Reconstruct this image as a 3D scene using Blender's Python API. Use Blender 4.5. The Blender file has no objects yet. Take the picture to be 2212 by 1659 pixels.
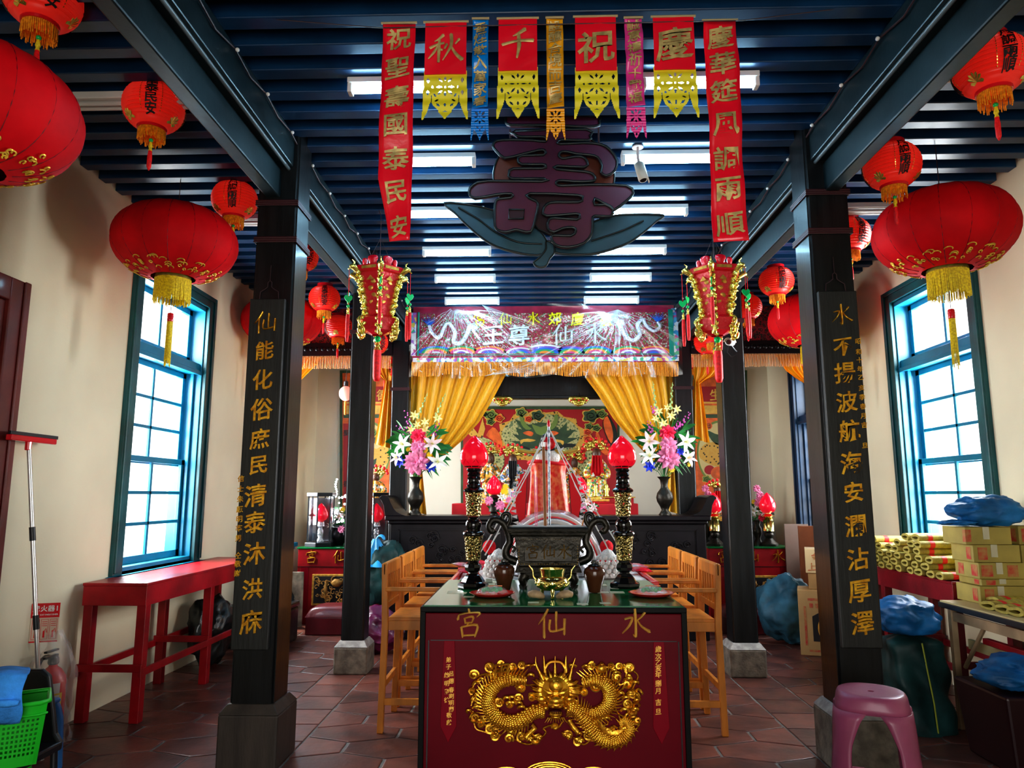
import bpy, math, random
from math import sin, cos, pi, radians as R
from mathutils import Vector, Matrix
random.seed(7)
SC = bpy.context.scene
COL = SC.collection
# ---------- calibrated camera (used to turn measured picture points into metres) ----------
F, CX, CY, H = 1555., 1106., 829.5, 1.5
PITCH = math.atan(241/F); YAW = math.atan(44/F*cos(PITCH))
def at(px, py, Y=None, z=None, x=None):
    a = (px-CX)/F; b = -(py-CY)/F
    d = (a, cos(PITCH)-b*sin(PITCH), sin(PITCH)+b*cos(PITCH))
    c, s = cos(YAW), sin(YAW)
    d = Vector((d[0]*c-d[1]*s, d[0]*s+d[1]*c, d[2]))
    t = Y/d.y if Y is not None else ((z-H)/d.z if z is not None else x/d.x)
    return d*t+Vector((0, 0, H))

# ---------- mesh builder ----------
class MB:
    def __init__(s):
        s.v = []; s.f = []; s.mi = []; s.M = Matrix(); s.cur = 0
    def add(s, vs, fs, mi=None):
        o = len(s.v); M_ = s.M
        s.v += [tuple(M_ @ Vector(p)) for p in vs]
        s.f += [tuple(i+o for i in f) for f in fs]
        s.mi += [s.cur if mi is None else mi]*len(fs)
        return s
    def box(s, x0, y0, z0, x1, y1, z1):
        return s.add([(x0,y0,z0),(x1,y0,z0),(x1,y1,z0),(x0,y1,z0),(x0,y0,z1),(x1,y0,z1),(x1,y1,z1),(x0,y1,z1)],
                     [(0,3,2,1),(4,5,6,7),(0,1,5,4),(1,2,6,5),(2,3,7,6),(3,0,4,7)])
    def tube(s, pts, r, n=8, closed=False, sq=1.0, cap=True):
        pts = [Vector(p) for p in pts]; m = len(pts)
        rr = r if isinstance(r, (list, tuple)) else [r]*m
        vs = []; up = None
        for i, p in enumerate(pts):
            a = pts[(i-1) % m] if (closed or i > 0) else p
            b = pts[(i+1) % m] if (closed or i < m-1) else p
            t = (b-a)
            if t.length < 1e-9: t = Vector((0,0,1))
            t.normalize()
            if up is None: up = Vector((0,0,1)) if abs(t.z) < .9 else Vector((0,1,0))
            sd = t.cross(up)
            if sd.length < 1e-4: sd = t.cross(Vector((1,0,0)))
            sd.normalize(); up2 = sd.cross(t).normalized(); up = up2
            for k in range(n):
                an = 2*pi*k/n
                vs.append(p+sd*(cos(an)*rr[i])+up2*(sin(an)*rr[i]*sq))
        fs = []
        for i in range(m if closed else m-1):
            j = (i+1) % m
            for k in range(n):
                k2 = (k+1) % n
                fs.append((i*n+k, i*n+k2, j*n+k2, j*n+k))
        if not closed and cap:
            fs.append(tuple(range(n-1, -1, -1))); fs.append(tuple((m-1)*n+k for k in range(n)))
        return s.add(vs, fs)
    def lathe(s, prof, c=(0,0,0), n=24, sx=1, sy=1, rot=0, cap=True):
        vs = []; fs = []; m = len(prof)
        for (r, z) in prof:
            for k in range(n):
                a = 2*pi*k/n+rot
                vs.append((c[0]+r*cos(a)*sx, c[1]+r*sin(a)*sy, c[2]+z))
        for i in range(m-1):
            for k in range(n):
                k2 = (k+1) % n
                fs.append((i*n+k, i*n+k2, (i+1)*n+k2, (i+1)*n+k))
        if cap:
            fs.append(tuple(range(n-1, -1, -1))); fs.append(tuple((m-1)*n+k for k in range(n)))
        return s.add(vs, fs)
    def ell(s, c, r, n=16, m=10, noise=0, seed=0):
        if not isinstance(r, (tuple, list)): r = (r, r, r)
        rnd = random.Random(seed); vs = [(c[0], c[1], c[2]-r[2])]; fs = []
        for i in range(1, m):
            ph = -pi/2+pi*i/m
            for k in range(n):
                a = 2*pi*k/n; q = 1+(rnd.random()-.5)*noise
                vs.append((c[0]+r[0]*cos(ph)*cos(a)*q, c[1]+r[1]*cos(ph)*sin(a)*q, c[2]+r[2]*sin(ph)*q))
        vs.append((c[0], c[1], c[2]+r[2])); L = len(vs)-1
        for k in range(n):
            k2 = (k+1) % n
            fs.append((0, 1+k2, 1+k))
            for i in range(m-2): fs.append((1+i*n+k, 1+i*n+k2, 1+(i+1)*n+k2, 1+(i+1)*n+k))
            fs.append((L, 1+(m-2)*n+k, 1+(m-2)*n+k2))
        return s.add(vs, fs)
    def prism(s, poly, y0, y1):
        """polygon in the XZ plane, from y0 (front) to y1"""
        n = len(poly)
        ar = sum(poly[i][0]*poly[(i+1) % n][1]-poly[(i+1) % n][0]*poly[i][1] for i in range(n))
        if ar < 0: poly = poly[::-1]
        vs = [(p[0], y0, p[1]) for p in poly]+[(p[0], y1, p[1]) for p in poly]
        fs = [tuple(range(n)), tuple(range(2*n-1, n-1, -1))]
        for i in range(n):
            j = (i+1) % n
            fs.append((i, i+n, j+n, j))
        return s.add(vs, fs)
    def grid(s, fn, nu, nv):
        vs = [fn(i/nu, j/nv) for j in range(nv+1) for i in range(nu+1)]
        fs = [(j*(nu+1)+i, j*(nu+1)+i+1, (j+1)*(nu+1)+i+1, (j+1)*(nu+1)+i) for j in range(nv) for i in range(nu)]
        return s.add(vs, fs)
    def stroke(s, pts, w, th=.01, y=0.):
        """brush stroke in XZ plane facing -Y with a raised ridge"""
        P = smooth([(p[0], p[1], 0) for p in pts], 4) if len(pts) > 2 else [Vector((p[0], p[1], 0)) for p in pts]
        if len(P) == 2: P = [P[0].lerp(P[1], t/4) for t in range(5)]
        m = len(P); W = []
        for i in range(m):
            t = i/(m-1)*(len(w)-1); a = int(min(t, len(w)-2)); W.append(w[a]+(w[a+1]-w[a])*(t-a))
        vs = []; fs = []
        for i, p in enumerate(P):
            t = (P[min(i+1, m-1)]-P[max(i-1, 0)]).normalized(); nn = Vector((-t.y, t.x, 0))*W[i]/2
            ext = t*(-W[i]*.25 if i == 0 else (W[i]*.25 if i == m-1 else 0))
            for q, h in ((p+nn, 0), (p+nn*.55, th*.8), (p+ext, th), (p-nn*.55, th*.8), (p-nn, 0)):
                vs.append((q.x, y-h, q.y))
        for i in range(m-1):
            for k in range(4):
                fs.append((i*5+k+5, i*5+k+6, i*5+k+1, i*5+k))
        fs.append((0,1,2,3,4)); e = (m-1)*5; fs.append((e+4,e+3,e+2,e+1,e))
        return s.add(vs, [f[::-1] for f in fs])
    def build(s, name, mats, parent=None, smooth_=None, bevel=0, bs=2, loc=None, sub=0, solid=0):
        me = bpy.data.meshes.new(name); me.from_pydata(s.v, [], s.f)
        if not isinstance(mats, (list, tuple)): mats = [mats]
        for m in mats: me.materials.append(m)
        if len(mats) > 1: me.polygons.foreach_set('material_index', s.mi)
        if smooth_ is not None:
            me.polygons.foreach_set('use_smooth', [True]*len(me.polygons))
            if smooth_ < 170: me.set_sharp_from_angle(angle=R(smooth_))
        me.update()
        o = bpy.data.objects.new(name, me); COL.objects.link(o)
        if loc is not None: o.location = loc
        if parent is not None: o.parent = parent
        if solid:
            d = o.modifiers.new('solid', 'SOLIDIFY'); d.thickness = solid
        if bevel:
            b = o.modifiers.new('bevel', 'BEVEL'); b.width = bevel; b.segments = bs; b.limit_method = 'ANGLE'; b.angle_limit = R(40)
            b.harden_normals = False
        if sub:
            b = o.modifiers.new('sub', 'SUBSURF'); b.levels = sub; b.render_levels = sub
        return o

def smooth(pts, k=4, closed=False):
    P = [Vector(p) for p in pts]; n = len(P); out = []
    rng = range(n) if closed else range(n-1)
    for i in rng:
        if closed: a, b, c, d = P[i-1], P[i], P[(i+1) % n], P[(i+2) % n]
        else: a, b, c, d = P[max(i-1, 0)], P[i], P[i+1], P[min(i+2, n-1)]
        for j in range(k):
            t = j/k
            out.append(.5*((2*b)+(c-a)*t+(2*a-5*b+4*c-d)*t*t+(3*b-a-3*c+d)*t**3))
    if not closed: out.append(P[-1])
    return out
def lerp(a, b, t): return a+(b-a)*t

def tag(o, label=None, cat=None, group=None, kind=None):
    if label: o['label'] = label
    if cat: o['category'] = cat
    if group: o['group'] = group
    if kind: o['kind'] = kind
    return o
def thing(name, label, cat, loc=(0,0,0), rz=0, group=None, scale=1, kind=None):
    o = bpy.data.objects.new(name, None); COL.objects.link(o)
    o.location = loc; o.rotation_euler = (0, 0, rz); o.scale = (scale,)*3
    o.empty_display_size = .1
    return tag(o, label, cat, group, kind)
def dup(o, parent=None, **kw):
    c = o.copy(); COL.objects.link(c)
    if parent is not None: c.parent = parent
    for ch in list(o.children): dup(ch, c)
    return c
def place(proto, used, loc, rz=0, label=None, group=None, scale=None):
    o = dup(proto) if used[0] else proto
    used[0] = True
    o.location = loc; o.rotation_euler = (0, 0, rz)
    if label: o['label'] = label
    if group: o['group'] = group
    if scale: o.scale = (scale,)*3
    return o

# ---------- materials ----------
def M(name, col, rough=.5, metal=0., var=0., vs=6., bump=0., bs=40., emit=0., ecol=None, alpha=1., trans=0., coat=0., spec=.5,
      col2=None, island=0., stretch=None):
    m = bpy.data.materials.new(name); m.use_nodes = True
    nt = m.node_tree; N = nt.nodes; L = nt.links; b = N['Principled BSDF']
    b.inputs['Base Color'].default_value = (*col, 1); b.inputs['Roughness'].default_value = rough
    b.inputs['Metallic'].default_value = metal; b.inputs['Alpha'].default_value = alpha
    b.inputs['Transmission Weight'].default_value = trans; b.inputs['Coat Weight'].default_value = coat
    b.inputs['Coat Roughness'].default_value = .08
    b.inputs['Specular IOR Level'].default_value = spec
    if emit:
        b.inputs['Emission Color'].default_value = (*(ecol or col), 1); b.inputs['Emission Strength'].default_value = emit
    tc = None
    if var or bump:
        tc = N.new('ShaderNodeTexCoord'); src = tc.outputs['Object']
        if stretch:
            mp = N.new('ShaderNodeMapping'); mp.inputs['Scale'].default_value = stretch; L.new(src, mp.inputs[0]); src = mp.outputs[0]
    if var:
        n = N.new('ShaderNodeTexNoise'); n.inputs['Scale'].default_value = vs; n.inputs['Detail'].default_value = 4
        L.new(src, n.inputs['Vector'])
        r = N.new('ShaderNodeValToRGB'); c2 = col2 or tuple(c*(1-var) for c in col)
        c1 = col if col2 else tuple(min(1, c*(1+var)) for c in col)
        r.color_ramp.elements[0].position = .35; r.color_ramp.elements[1].position = .65
        r.color_ramp.elements[0].color = (*c2, 1); r.color_ramp.elements[1].color = (*c1, 1)
        L.new(n.outputs['Fac'], r.inputs[0])
        out = r.outputs[0]
        if island:
            g = N.new('ShaderNodeNewGeometry'); hs = N.new('ShaderNodeHueSaturation')
            mr = N.new('ShaderNodeMapRange'); mr.inputs['To Min'].default_value = 1-island; mr.inputs['To Max'].default_value = 1+island
            L.new(g.outputs['Random Per Island'], mr.inputs['Value']); L.new(mr.outputs[0], hs.inputs['Value']); L.new(out, hs.inputs['Color']); out = hs.outputs[0]
        L.new(out, b.inputs['Base Color'])
    if bump:
        n2 = N.new('ShaderNodeTexNoise'); n2.inputs['Scale'].default_value = bs; n2.inputs['Detail'].default_value = 5
        L.new(src, n2.inputs['Vector'])
        bp = N.new('ShaderNodeBump'); bp.inputs['Strength'].default_value = bump; bp.inputs['Distance'].default_value = .01
        L.new(n2.outputs['Fac'], bp.inputs['Height']); L.new(bp.outputs[0], b.inputs['Normal'])
    return m
def MV(name, cols, scale=30., rough=.6, feature='F1', bump=.3, metal=0., rnd=1.):
    """cell pattern of several flat colours"""
    m = bpy.data.materials.new(name); m.use_nodes = True
    nt = m.node_tree; N = nt.nodes; L = nt.links; b = N['Principled BSDF']
    b.inputs['Roughness'].default_value = rough; b.inputs['Metallic'].default_value = metal
    tc = N.new('ShaderNodeTexCoord'); v = N.new('ShaderNodeTexVoronoi'); v.inputs['Scale'].default_value = scale; v.inputs['Randomness'].default_value = rnd
    L.new(tc.outputs['Object'], v.inputs['Vector'])
    r = N.new('ShaderNodeValToRGB'); r.color_ramp.interpolation = 'CONSTANT'
    while len(r.color_ramp.elements) < len(cols): r.color_ramp.elements.new(.5)
    for i, c in enumerate(cols):
        r.color_ramp.elements[i].position = i/len(cols); r.color_ramp.elements[i].color = (*c, 1)
    if feature == 'cell':
        sp = N.new('ShaderNodeSeparateColor'); L.new(v.outputs['Color'], sp.inputs[0]); L.new(sp.outputs[0], r.inputs[0])
    else:
        L.new(v.outputs['Distance'], r.inputs[0])
    L.new(r.outputs[0], b.inputs['Base Color'])
    bp = N.new('ShaderNodeBump'); bp.inputs['Strength'].default_value = bump; bp.inputs['Distance'].default_value = .01
    L.new(v.outputs['Distance'], bp.inputs['Height']); L.new(bp.outputs[0], b.inputs['Normal'])
    return m
cream = M('cream_plaster', (.76,.71,.52), .85, var=.06, vs=1.2, bump=.08, bs=60)
pale = M('pale_plaster', (.70,.66,.54), .85, var=.05, vs=1.5, bump=.05, bs=60)
darkwood = M('black_lacquered_wood', (.008,.009,.010), .34, var=.4, vs=3, bump=.12, bs=14, coat=.10, spec=.35, stretch=(6,6,.6))
teal = M('dark_teal_beam_paint', (.009,.022,.028), .36, var=.35, vs=3, bump=.1, bs=20, coat=.05, spec=.35)
joistm = M('ceiling_joist_paint', (.006,.040,.105), .36, var=.25, vs=4, bump=.05, bs=30)
deckm = M('ceiling_deck_paint', (.010,.028,.055), .6, var=.3, vs=3)
stone = M('grey_plinth_stone', (.16,.14,.11), .8, var=.35, vs=14, bump=.4, bs=60)
stonel = M('pale_plinth_stone', (.34,.33,.31), .75, var=.25, vs=20, bump=.3, bs=60)
tile = M('terracotta_tile', (.185,.062,.045), .36, var=.45, vs=4.5, bump=.35, bs=14, island=.38, col2=(.085,.036,.030))
grout = M('floor_grout', (.17,.16,.15), .9, var=.3, vs=10)
blue_p = M('teal_blue_window_paint', (.0,.19,.33), .4, var=.12, vs=4, bump=.05)
green_p = M('shaded_teal_casing_paint', (.004,.085,.10), .4, var=.3, vs=4, bump=.05)  # darker copy of the window paint, shade put into the colour
glass = bpy.data.materials.new('window_glass'); glass.use_nodes = True
_n = glass.node_tree.nodes; _l = glass.node_tree.links; _n.remove(_n['Principled BSDF'])
_t = _n.new('ShaderNodeBsdfTransparent'); _g = _n.new('ShaderNodeBsdfGlossy'); _g.inputs['Roughness'].default_value = .05
_x = _n.new('ShaderNodeMixShader'); _x.inputs[0].default_value = .06
_l.new(_t.outputs[0], _x.inputs[1]); _l.new(_g.outputs[0], _x.inputs[2]); _l.new(_x.outputs[0], _n['Material Output'].inputs[0])
redtab = M('red_table_paint', (.30,.004,.010), .38, var=.3, vs=4, bump=.1, coat=.12, spec=.35)
maroon = M('maroon_lacquer', (.13,.0005,.008), .45, var=.15, vs=2, coat=.03, spec=.12)
maroon2 = M('maroon_lacquer_strip', (.22,.001,.012), .45, coat=.03, spec=.12)
gold = M('gilt', (1.,.43,.045), .28, metal=.85, var=.35, vs=30, bump=.3, bs=60)
goldp = M('gold_paint', (.75,.42,.08), .4, metal=.55, var=.25, vs=30)
goldl = M('bright_gilt', (1.,.72,.16), .25, metal=.85, var=.3, vs=40)
brass = M('polished_brass', (.95,.72,.25), .16, metal=1, var=.2, vs=25, bump=.15, bs=70)
blackedge = M('black_edging', (.004,.004,.004), .5, spec=.15)
blackgloss = M('black_gloss', (.006,.005,.006), .12, coat=.6)
white_p = M('white_plastic', (.8,.8,.78), .4)
tubem = M('lit_fluorescent_tube', (.8,.95,1.), .4, emit=26, ecol=(.42,.76,1.))
redsilk = M('red_silk', (.66,.003,.010), .7, spec=.2, var=.18, vs=3, bump=.1, bs=50)
redlan = M('red_pleated_paper', (.85,.03,.02), .4, var=.08, vs=5, emit=.10, ecol=(1,.03,.015))
redgloss = M('red_gloss', (.70,.01,.02), .22, coat=.4)
orangef = M('orange_fringe', (.95,.30,.01), .6, var=.3, vs=80)
yellowf = M('yellow_fringe', (.90,.62,.02), .6, var=.3, vs=80)
redtas = M('red_tassel_thread', (.85,.01,.015), .55, var=.2, vs=60)
inkm = M('black_ink', (.01,.008,.01), .6)
greenb = M('green_plastic_bead', (.0,.5,.12), .25)
wire = M('dark_wire', (.05,.02,.025), .5)
redpaper = M('red_glossy_paper', (.95,.010,.035), .28, var=.08, vs=4, bump=.6, bs=7, coat=.3)
yellowpaper = M('yellow_paper', (.88,.78,.03), .55, var=.08, vs=8)
goldink = M('gold_brush_ink', (.62,.48,.20), .4, metal=.25, var=.35, vs=20)
pinewood = M('honey_pine_wood', (.56,.20,.025), .38, var=.22, vs=4, bump=.08, bs=20, stretch=(3,3,.8), coat=.2)
steel = M('brushed_aluminium', (.6,.6,.6), .3, metal=.9)
black = M('black_plastic', (.01,.012,.016), .4)

# ---------- characters ----------
_G = {}
def glyph_data(ch):
    if ch not in _G:
        cu = bpy.data.curves.new('g', 'FONT'); cu.body = ch; cu.size = 1; cu.extrude = .02; cu.resolution_u = 2; cu.offset = .016
        o = bpy.data.objects.new('g', cu); COL.objects.link(o)
        e = o.evaluated_get(bpy.context.evaluated_depsgraph_get()); me = e.to_mesh()
        cx = .5 if ord(ch) > 0x2000 else (max(v.co.x for v in me.vertices)+min(v.co.x for v in me.vertices))/2
        cy = .38 if ord(ch) > 0x2000 else .35
        _G[ch] = ([(v.co.x-cx, v.co.y-cy, v.co.z) for v in me.vertices], [tuple(p.vertices) for p in me.polygons])
        e.to_mesh_clear(); bpy.data.objects.remove(o); bpy.data.curves.remove(cu)
    return _G[ch]
BR = {
'水': [([(.5,.98),(.52,.5),(.51,.06),(.42,.14)],[.10,.085,.09,.02]), ([(.14,.64),(.40,.68),(.30,.42),(.05,.18)],[.05,.08,.07,.02]),
      ([(.84,.84),(.72,.70),(.58,.60)],[.09,.06,.03]), ([(.56,.62),(.72,.38),(.98,.20)],[.04,.07,.11])],
'仙': [([(.36,.97),(.22,.72),(.03,.48)],[.09,.08,.02]), ([(.23,.70),(.22,.40),(.23,.04)],[.06,.08,.09]),
      ([(.64,.88),(.63,.5),(.64,.24)],[.09,.07,.07]), ([(.43,.62),(.43,.24),(.90,.30)],[.08,.07,.07]), ([(.92,.64),(.91,.4),(.90,.12)],[.09,.08,.08])],
'宮': [([(.50,1.0),(.53,.88)],[.07,.10]), ([(.16,.80),(.12,.64)],[.05,.09]), ([(.16,.79),(.5,.85),(.90,.84),(.80,.70)],[.05,.06,.09,.03]),
      ([(.36,.68),(.39,.50)],[.07,.06]), ([(.36,.67),(.66,.71),(.62,.52)],[.04,.08,.05]), ([(.39,.51),(.62,.52)],[.05,.05]), ([(.5,.50),(.42,.40)],[.05,.04]),
      ([(.24,.38),(.30,.04)],[.08,.07]), ([(.24,.37),(.80,.42),(.73,.04)],[.05,.09,.06]), ([(.30,.08),(.73,.09)],[.06,.06])],
'千': [([(.72,.98),(.55,.86),(.36,.76)],[.12,.09,.03]), ([(.04,.50),(.5,.60),(.96,.58)],[.09,.075,.11]), ([(.52,.82),(.54,.45),(.47,.02)],[.09,.11,.05])],
'秋': [([(.44,.97),(.33,.86),(.18,.76)],[.10,.07,.03]), ([(.04,.56),(.26,.66),(.46,.70)],[.09,.07,.07]), ([(.32,.86),(.31,.45),(.30,.06)],[.07,.09,.07]),
      ([(.28,.62),(.16,.40),(.00,.20)],[.05,.08,.03]), ([(.33,.52),(.42,.46)],[.05,.07]), ([(.54,.66),(.47,.50)],[.08,.05]), ([(.90,.80),(.78,.64)],[.08,.04]),
      ([(.66,.98),(.66,.60),(.42,.12)],[.10,.09,.03]), ([(.66,.58),(.80,.32),(1.0,.10)],[.05,.09,.12])],
}
def write(mb, ch, x, z, size, y=0., th=.004, shear=.10, wide=1., brush=True):
    """one character, centred at x,z on the plane y, facing -Y"""
    if brush and ch in BR:
        M0 = mb.M.copy()
        for pts, w in BR[ch]:
            mb.stroke([(x+(p[0]-.5)*size*wide, z+(p[1]-.5)*size+shear*.4*(p[0]-.5)*size) for p in pts], [q*size*1.15 for q in w], th*1.6, y)
        mb.M = M0; return
    vs, fs = glyph_data(ch)
    mb.add([(x+v[0]*size*wide, y-(v[2]+.02)/.04*th, z+(v[1]+shear*v[0])*size+.02*size*sin(v[0]*9+v[1]*5)) for v in vs], fs)

# ---------- camera, world, lights ----------
cam = bpy.data.cameras.new('camera'); co = bpy.data.objects.new('camera', cam); COL.objects.link(co); SC.camera = co
cam.sensor_width = 36; cam.lens = 36*F/2212; cam.clip_start = .05
co.location = (0, 0, H); co.rotation_euler = (pi/2+PITCH, 0, YAW)
w = bpy.data.worlds.new('world'); SC.world = w; w.use_nodes = True
bg = w.node_tree.nodes['Background']; bg.inputs[0].default_value = (.93,.97,1,1); bg.inputs[1].default_value = 1.6
SC.view_settings.view_transform = 'Standard'; SC.view_settings.look = 'Medium High Contrast'
SC.view_settings.exposure = 0.75; SC.view_settings.gamma = 1.0
SC.cycles.use_denoising = True
SC.cycles.adaptive_threshold = .035; SC.cycles.max_bounces = 6; SC.cycles.diffuse_bounces = 4; SC.cycles.glossy_bounces = 3; SC.cycles.transparent_max_bounces = 12
SC.cycles.sample_clamp_indirect = 6; SC.cycles.caustics_reflective = False; SC.cycles.caustics_refractive = False
def area(name, loc, rot, sx, sy, power, col=(1,1,1)):
    l = bpy.data.lights.new(name, 'AREA'); l.shape = 'RECTANGLE'; l.size = sx; l.size_y = sy; l.energy = power; l.color = col
    o = bpy.data.objects.new(name, l); COL.objects.link(o); o.location = loc; o.rotation_euler = rot; return o

XL, XR, YB, ZC = -3.12, 3.38, 10.3, 3.76
YF = -2.0
# ---------- floor ----------
mb = MB(); mb.box(XL-.1, YF-.1, -.1, XR+.1, YB+.1, -.006); mb.cur = 1
def ftile(poly):
    n = len(poly); cx = sum(p[0] for p in poly)/n; cy = sum(p[1] for p in poly)/n
    def sh(k): return [(cx+(p[0]-cx)*(1-k/max(.01, math.hypot(p[0]-cx, p[1]-cy))), cy+(p[1]-cy)*(1-k/max(.01, math.hypot(p[0]-cx, p[1]-cy)))) for p in poly]
    a, b = sh(.010), sh(.017); dz = random.uniform(-.001, .001)
    vs = [(p[0], p[1], -.008) for p in a]+[(p[0], p[1], -.003+dz) for p in a]+[(p[0], p[1], dz-.001) for p in b]
    fs = [tuple(range(2*n, 3*n))]
    for k in (0, 1):
        for i in range(n):
            j = (i+1) % n; fs.append((k*n+i, k*n+j, (k+1)*n+j, (k+1)*n+i))
    mb.add(vs, fs)
STR = [(-1.76, -1.42), (1.65, 2.0)]
def clip(poly, x0, x1):
    def half(P, X, sgn):
        out = []
        for i in range(len(P)):
            a, b = P[i], P[(i+1) % len(P)]; ia, ib = (a[0]-X)*sgn >= 0, (b[0]-X)*sgn >= 0
            if ia: out.append(a)
            if ia != ib:
                t = (X-a[0])/(b[0]-a[0]); out.append((X, a[1]+(b[1]-a[1])*t))
        return out
    P = half(poly, x0, 1)
    return half(P, x1, -1) if len(P) > 2 else []
wx, sy, dy = .56, .175, .10
for x0, x1 in ((XL, STR[0][0]), (STR[0][1], STR[1][0]), (STR[1][1], XR)):
    r = 0; yy = YF
    while yy < YB:
        c = x0-wx+(wx/2 if r % 2 else 0)
        while c < x1+wx:
            hexa = [(c-wx/2, yy-sy/2), (c, yy-sy/2-dy), (c+wx/2, yy-sy/2), (c+wx/2, yy+sy/2), (c, yy+sy/2+dy), (c-wx/2, yy+sy/2)]
            q = clip(hexa, x0, x1)
            if len(q) > 2 and max(p[0] for p in q)-min(p[0] for p in q) > .04: ftile(q)
            c += wx
        yy += sy+dy; r += 1
for x0, x1 in STR:
    yy = YF
    while yy < YB: ftile([(x0, yy), (x1, yy), (x1, yy+.335), (x0, yy+.335)]); yy += .335
tag(mb.build('floor', [grout, tile]), 'dark red terracotta floor of long six-sided tiles with grey grout', kind='structure')

# ---------- walls with window openings ----------
WL = [(5.45, 6.67, .93, 3.28), (8.05, 9.27, .93, 3.15)]
WR = [(5.45, 6.67, .93, 3.28), (8.05, 9.27, .93, 3.05)]
def wall(name, xa, xb, wins, label):
    mb = MB(); ys = [YF]
    for (a, b, c, d) in wins:
        mb.box(xa, ys[-1], -.05, xb, a, 4.1); mb.box(xa, a, -.05, xb, b, c); mb.box(xa, a, d, xb, b, 4.1); ys.append(b)
    mb.box(xa, ys[-1], -.05, xb, YB, 4.1)
    tag(mb.build(name, cream), label, kind='structure')
wall('wall_left', XL-.28, XL, WL, 'cream plastered wall on the door side')
wall('wall_right', XR, XR+.28, WR, 'cream plastered wall behind the yellow cartons')
mb = MB(); mb.box(XL-.28, YB, -.05, XR+.28, YB+.2, 4.1); tag(mb.build('wall_back', pale), 'pale plastered wall behind the painted murals', kind='structure')
mb = MB(); mb.box(XL-.28, YF-.2, -.05, -1.5, YF, 4.1); mb.box(1.7, YF-.2, -.05, XR+.28, YF, 4.1); mb.box(-1.5, YF-.2, 2.9, 1.7, YF, 4.1)
tag(mb.build('wall_front', cream), 'cream plastered entrance wall', kind='structure')
# ---------- ceiling ----------
mb = MB(); mb.box(XL-.28, YF-.2, ZC+.13, XR+.28, YB+.2, ZC+.2)
ceil = tag(mb.build('ceiling', deckm), 'dark blue boarded ceiling carried on close joists', kind='structure')
mb = MB(); mb.box(XL, -.045, ZC, XR, .045, ZC+.13)
j0 = mb.build('joist', joistm, ceil, bevel=.006)
y = 1.0; first = True
while y < YB-.05:
    o = j0 if first else j0.copy()
    if not first: COL.objects.link(o)
    first = False; o.parent = ceil; o.location = (0, y, 0); y += .2145

# ---------- windows ----------
win_dk = M('dark_blue_window_paint', (.004,.035,.09), .4, var=.2, vs=4)
def window(idx, side, a, b, z0, z1, label):
    blue_p, green_p = (win_dk, win_dk) if idx == 3 else (globals()['blue_p'], globals()['green_p'])
    s = 1 if side == 'L' else -1; X = XL if side == 'L' else XR
    root = thing('window_%d' % idx, label, None, (X, 0, 0), kind='structure')
    def bx(mb, u0, u1, y0, y1, c0, c1):  # u = distance from the wall face into the room (+) or outward (-)
        x0, x1 = sorted((u0*s, u1*s)); mb.box(x0, y0, c0, x1, y1, c1)
    mb = MB()
    bx(mb, -.02, .035, a-.09, a+.03, z0-.02, z1+.11); bx(mb, -.02, .035, b-.03, b+.09, z0-.02, z1+.11); bx(mb, -.02, .035, a+.03, b-.03, z1, z1+.11)
    bx(mb, .035, .05, a-.09, a-.05, z0, z1+.11); bx(mb, .035, .05, b+.05, b+.09, z0, z1+.11); bx(mb, .035, .05, a-.05, b+.05, z1+.07, z1+.11)
    mb.build('casing', green_p, root, bevel=.004)
    mb = MB()
    bx(mb, -.24, 0, a, a+.045, z0, z1); bx(mb, -.24, 0, b-.045, b, z0, z1); bx(mb, -.24, 0, a, b, z1-.04, z1); bx(mb, -.26, 0, a, b, z0-.03, z0+.03)
    zt = z1-.60
    bx(mb, -.20, -.02, a, b, zt-.05, zt+.05); bx(mb, -.02, .0, a+.04, b-.04, zt-.06, zt-.02)
    bx(mb, -.09, -.06, a+.045, a+.075, z0, zt); bx(mb, -.09, -.06, b-.075, b-.045, z0, zt)
    mb.build('frame', blue_p, root, bevel=.004)
    mb = MB(); bx(mb, .0, .10, a-.13, b+.13, z0-.075, z0-.02); bx(mb, .0, .07, a-.11, b+.11, z0-.11, z0-.075)
    mb.build('sill', blue_p, root, bevel=.012, bs=3)
    def sash(u, c0, c1, nr):
        mb = MB(); w = .06; y0, y1 = a+.05, b-.05
        bx(mb, u-.03, u, y0, y0+w, c0, c1); bx(mb, u-.03, u, y1-w, y1, c0, c1)
        bx(mb, u-.03, u, y0, y1, c0, c0+w); bx(mb, u-.03, u, y0, y1, c1-w*.8, c1)
        bx(mb, u-.025, u-.004, (y0+y1)/2-.016, (y0+y1)/2+.016, c0, c1)
        for k in range(1, nr):
            zz = c0+w+(c1-w-c0-w*.8)*k/nr; bx(mb, u-.025, u-.004, y0, y1, zz-.014, zz+.014)
        sa = mb.build('sash', blue_p, root, bevel=.003)
        mb = MB(); bx(mb, u-.017, u-.014, y0+.03, y1-.03, c0+.03, c1-.03); mb.build('pane', glass, sa)
    zm = z0+.03+(zt-.05-z0-.03)*.5
    sash(-.10, z0+.03, zm+.03, 3); sash(-.14, zm-.03, zt-.05, 3); sash(-.12, zt+.05, z1-.04, 1)
    return root
window(1, 'L', *WL[0], 'tall teal sash window above the bare red table')
window(2, 'R', *WR[0], 'tall teal sash window behind the stacked yellow cartons')
window(3, 'R', *WR[1], 'dark framed window beyond the couplet column, above the orange board')
window(4, 'L', *WL[1], 'teal sash window beside the altar with the glass lantern cases')
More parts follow.
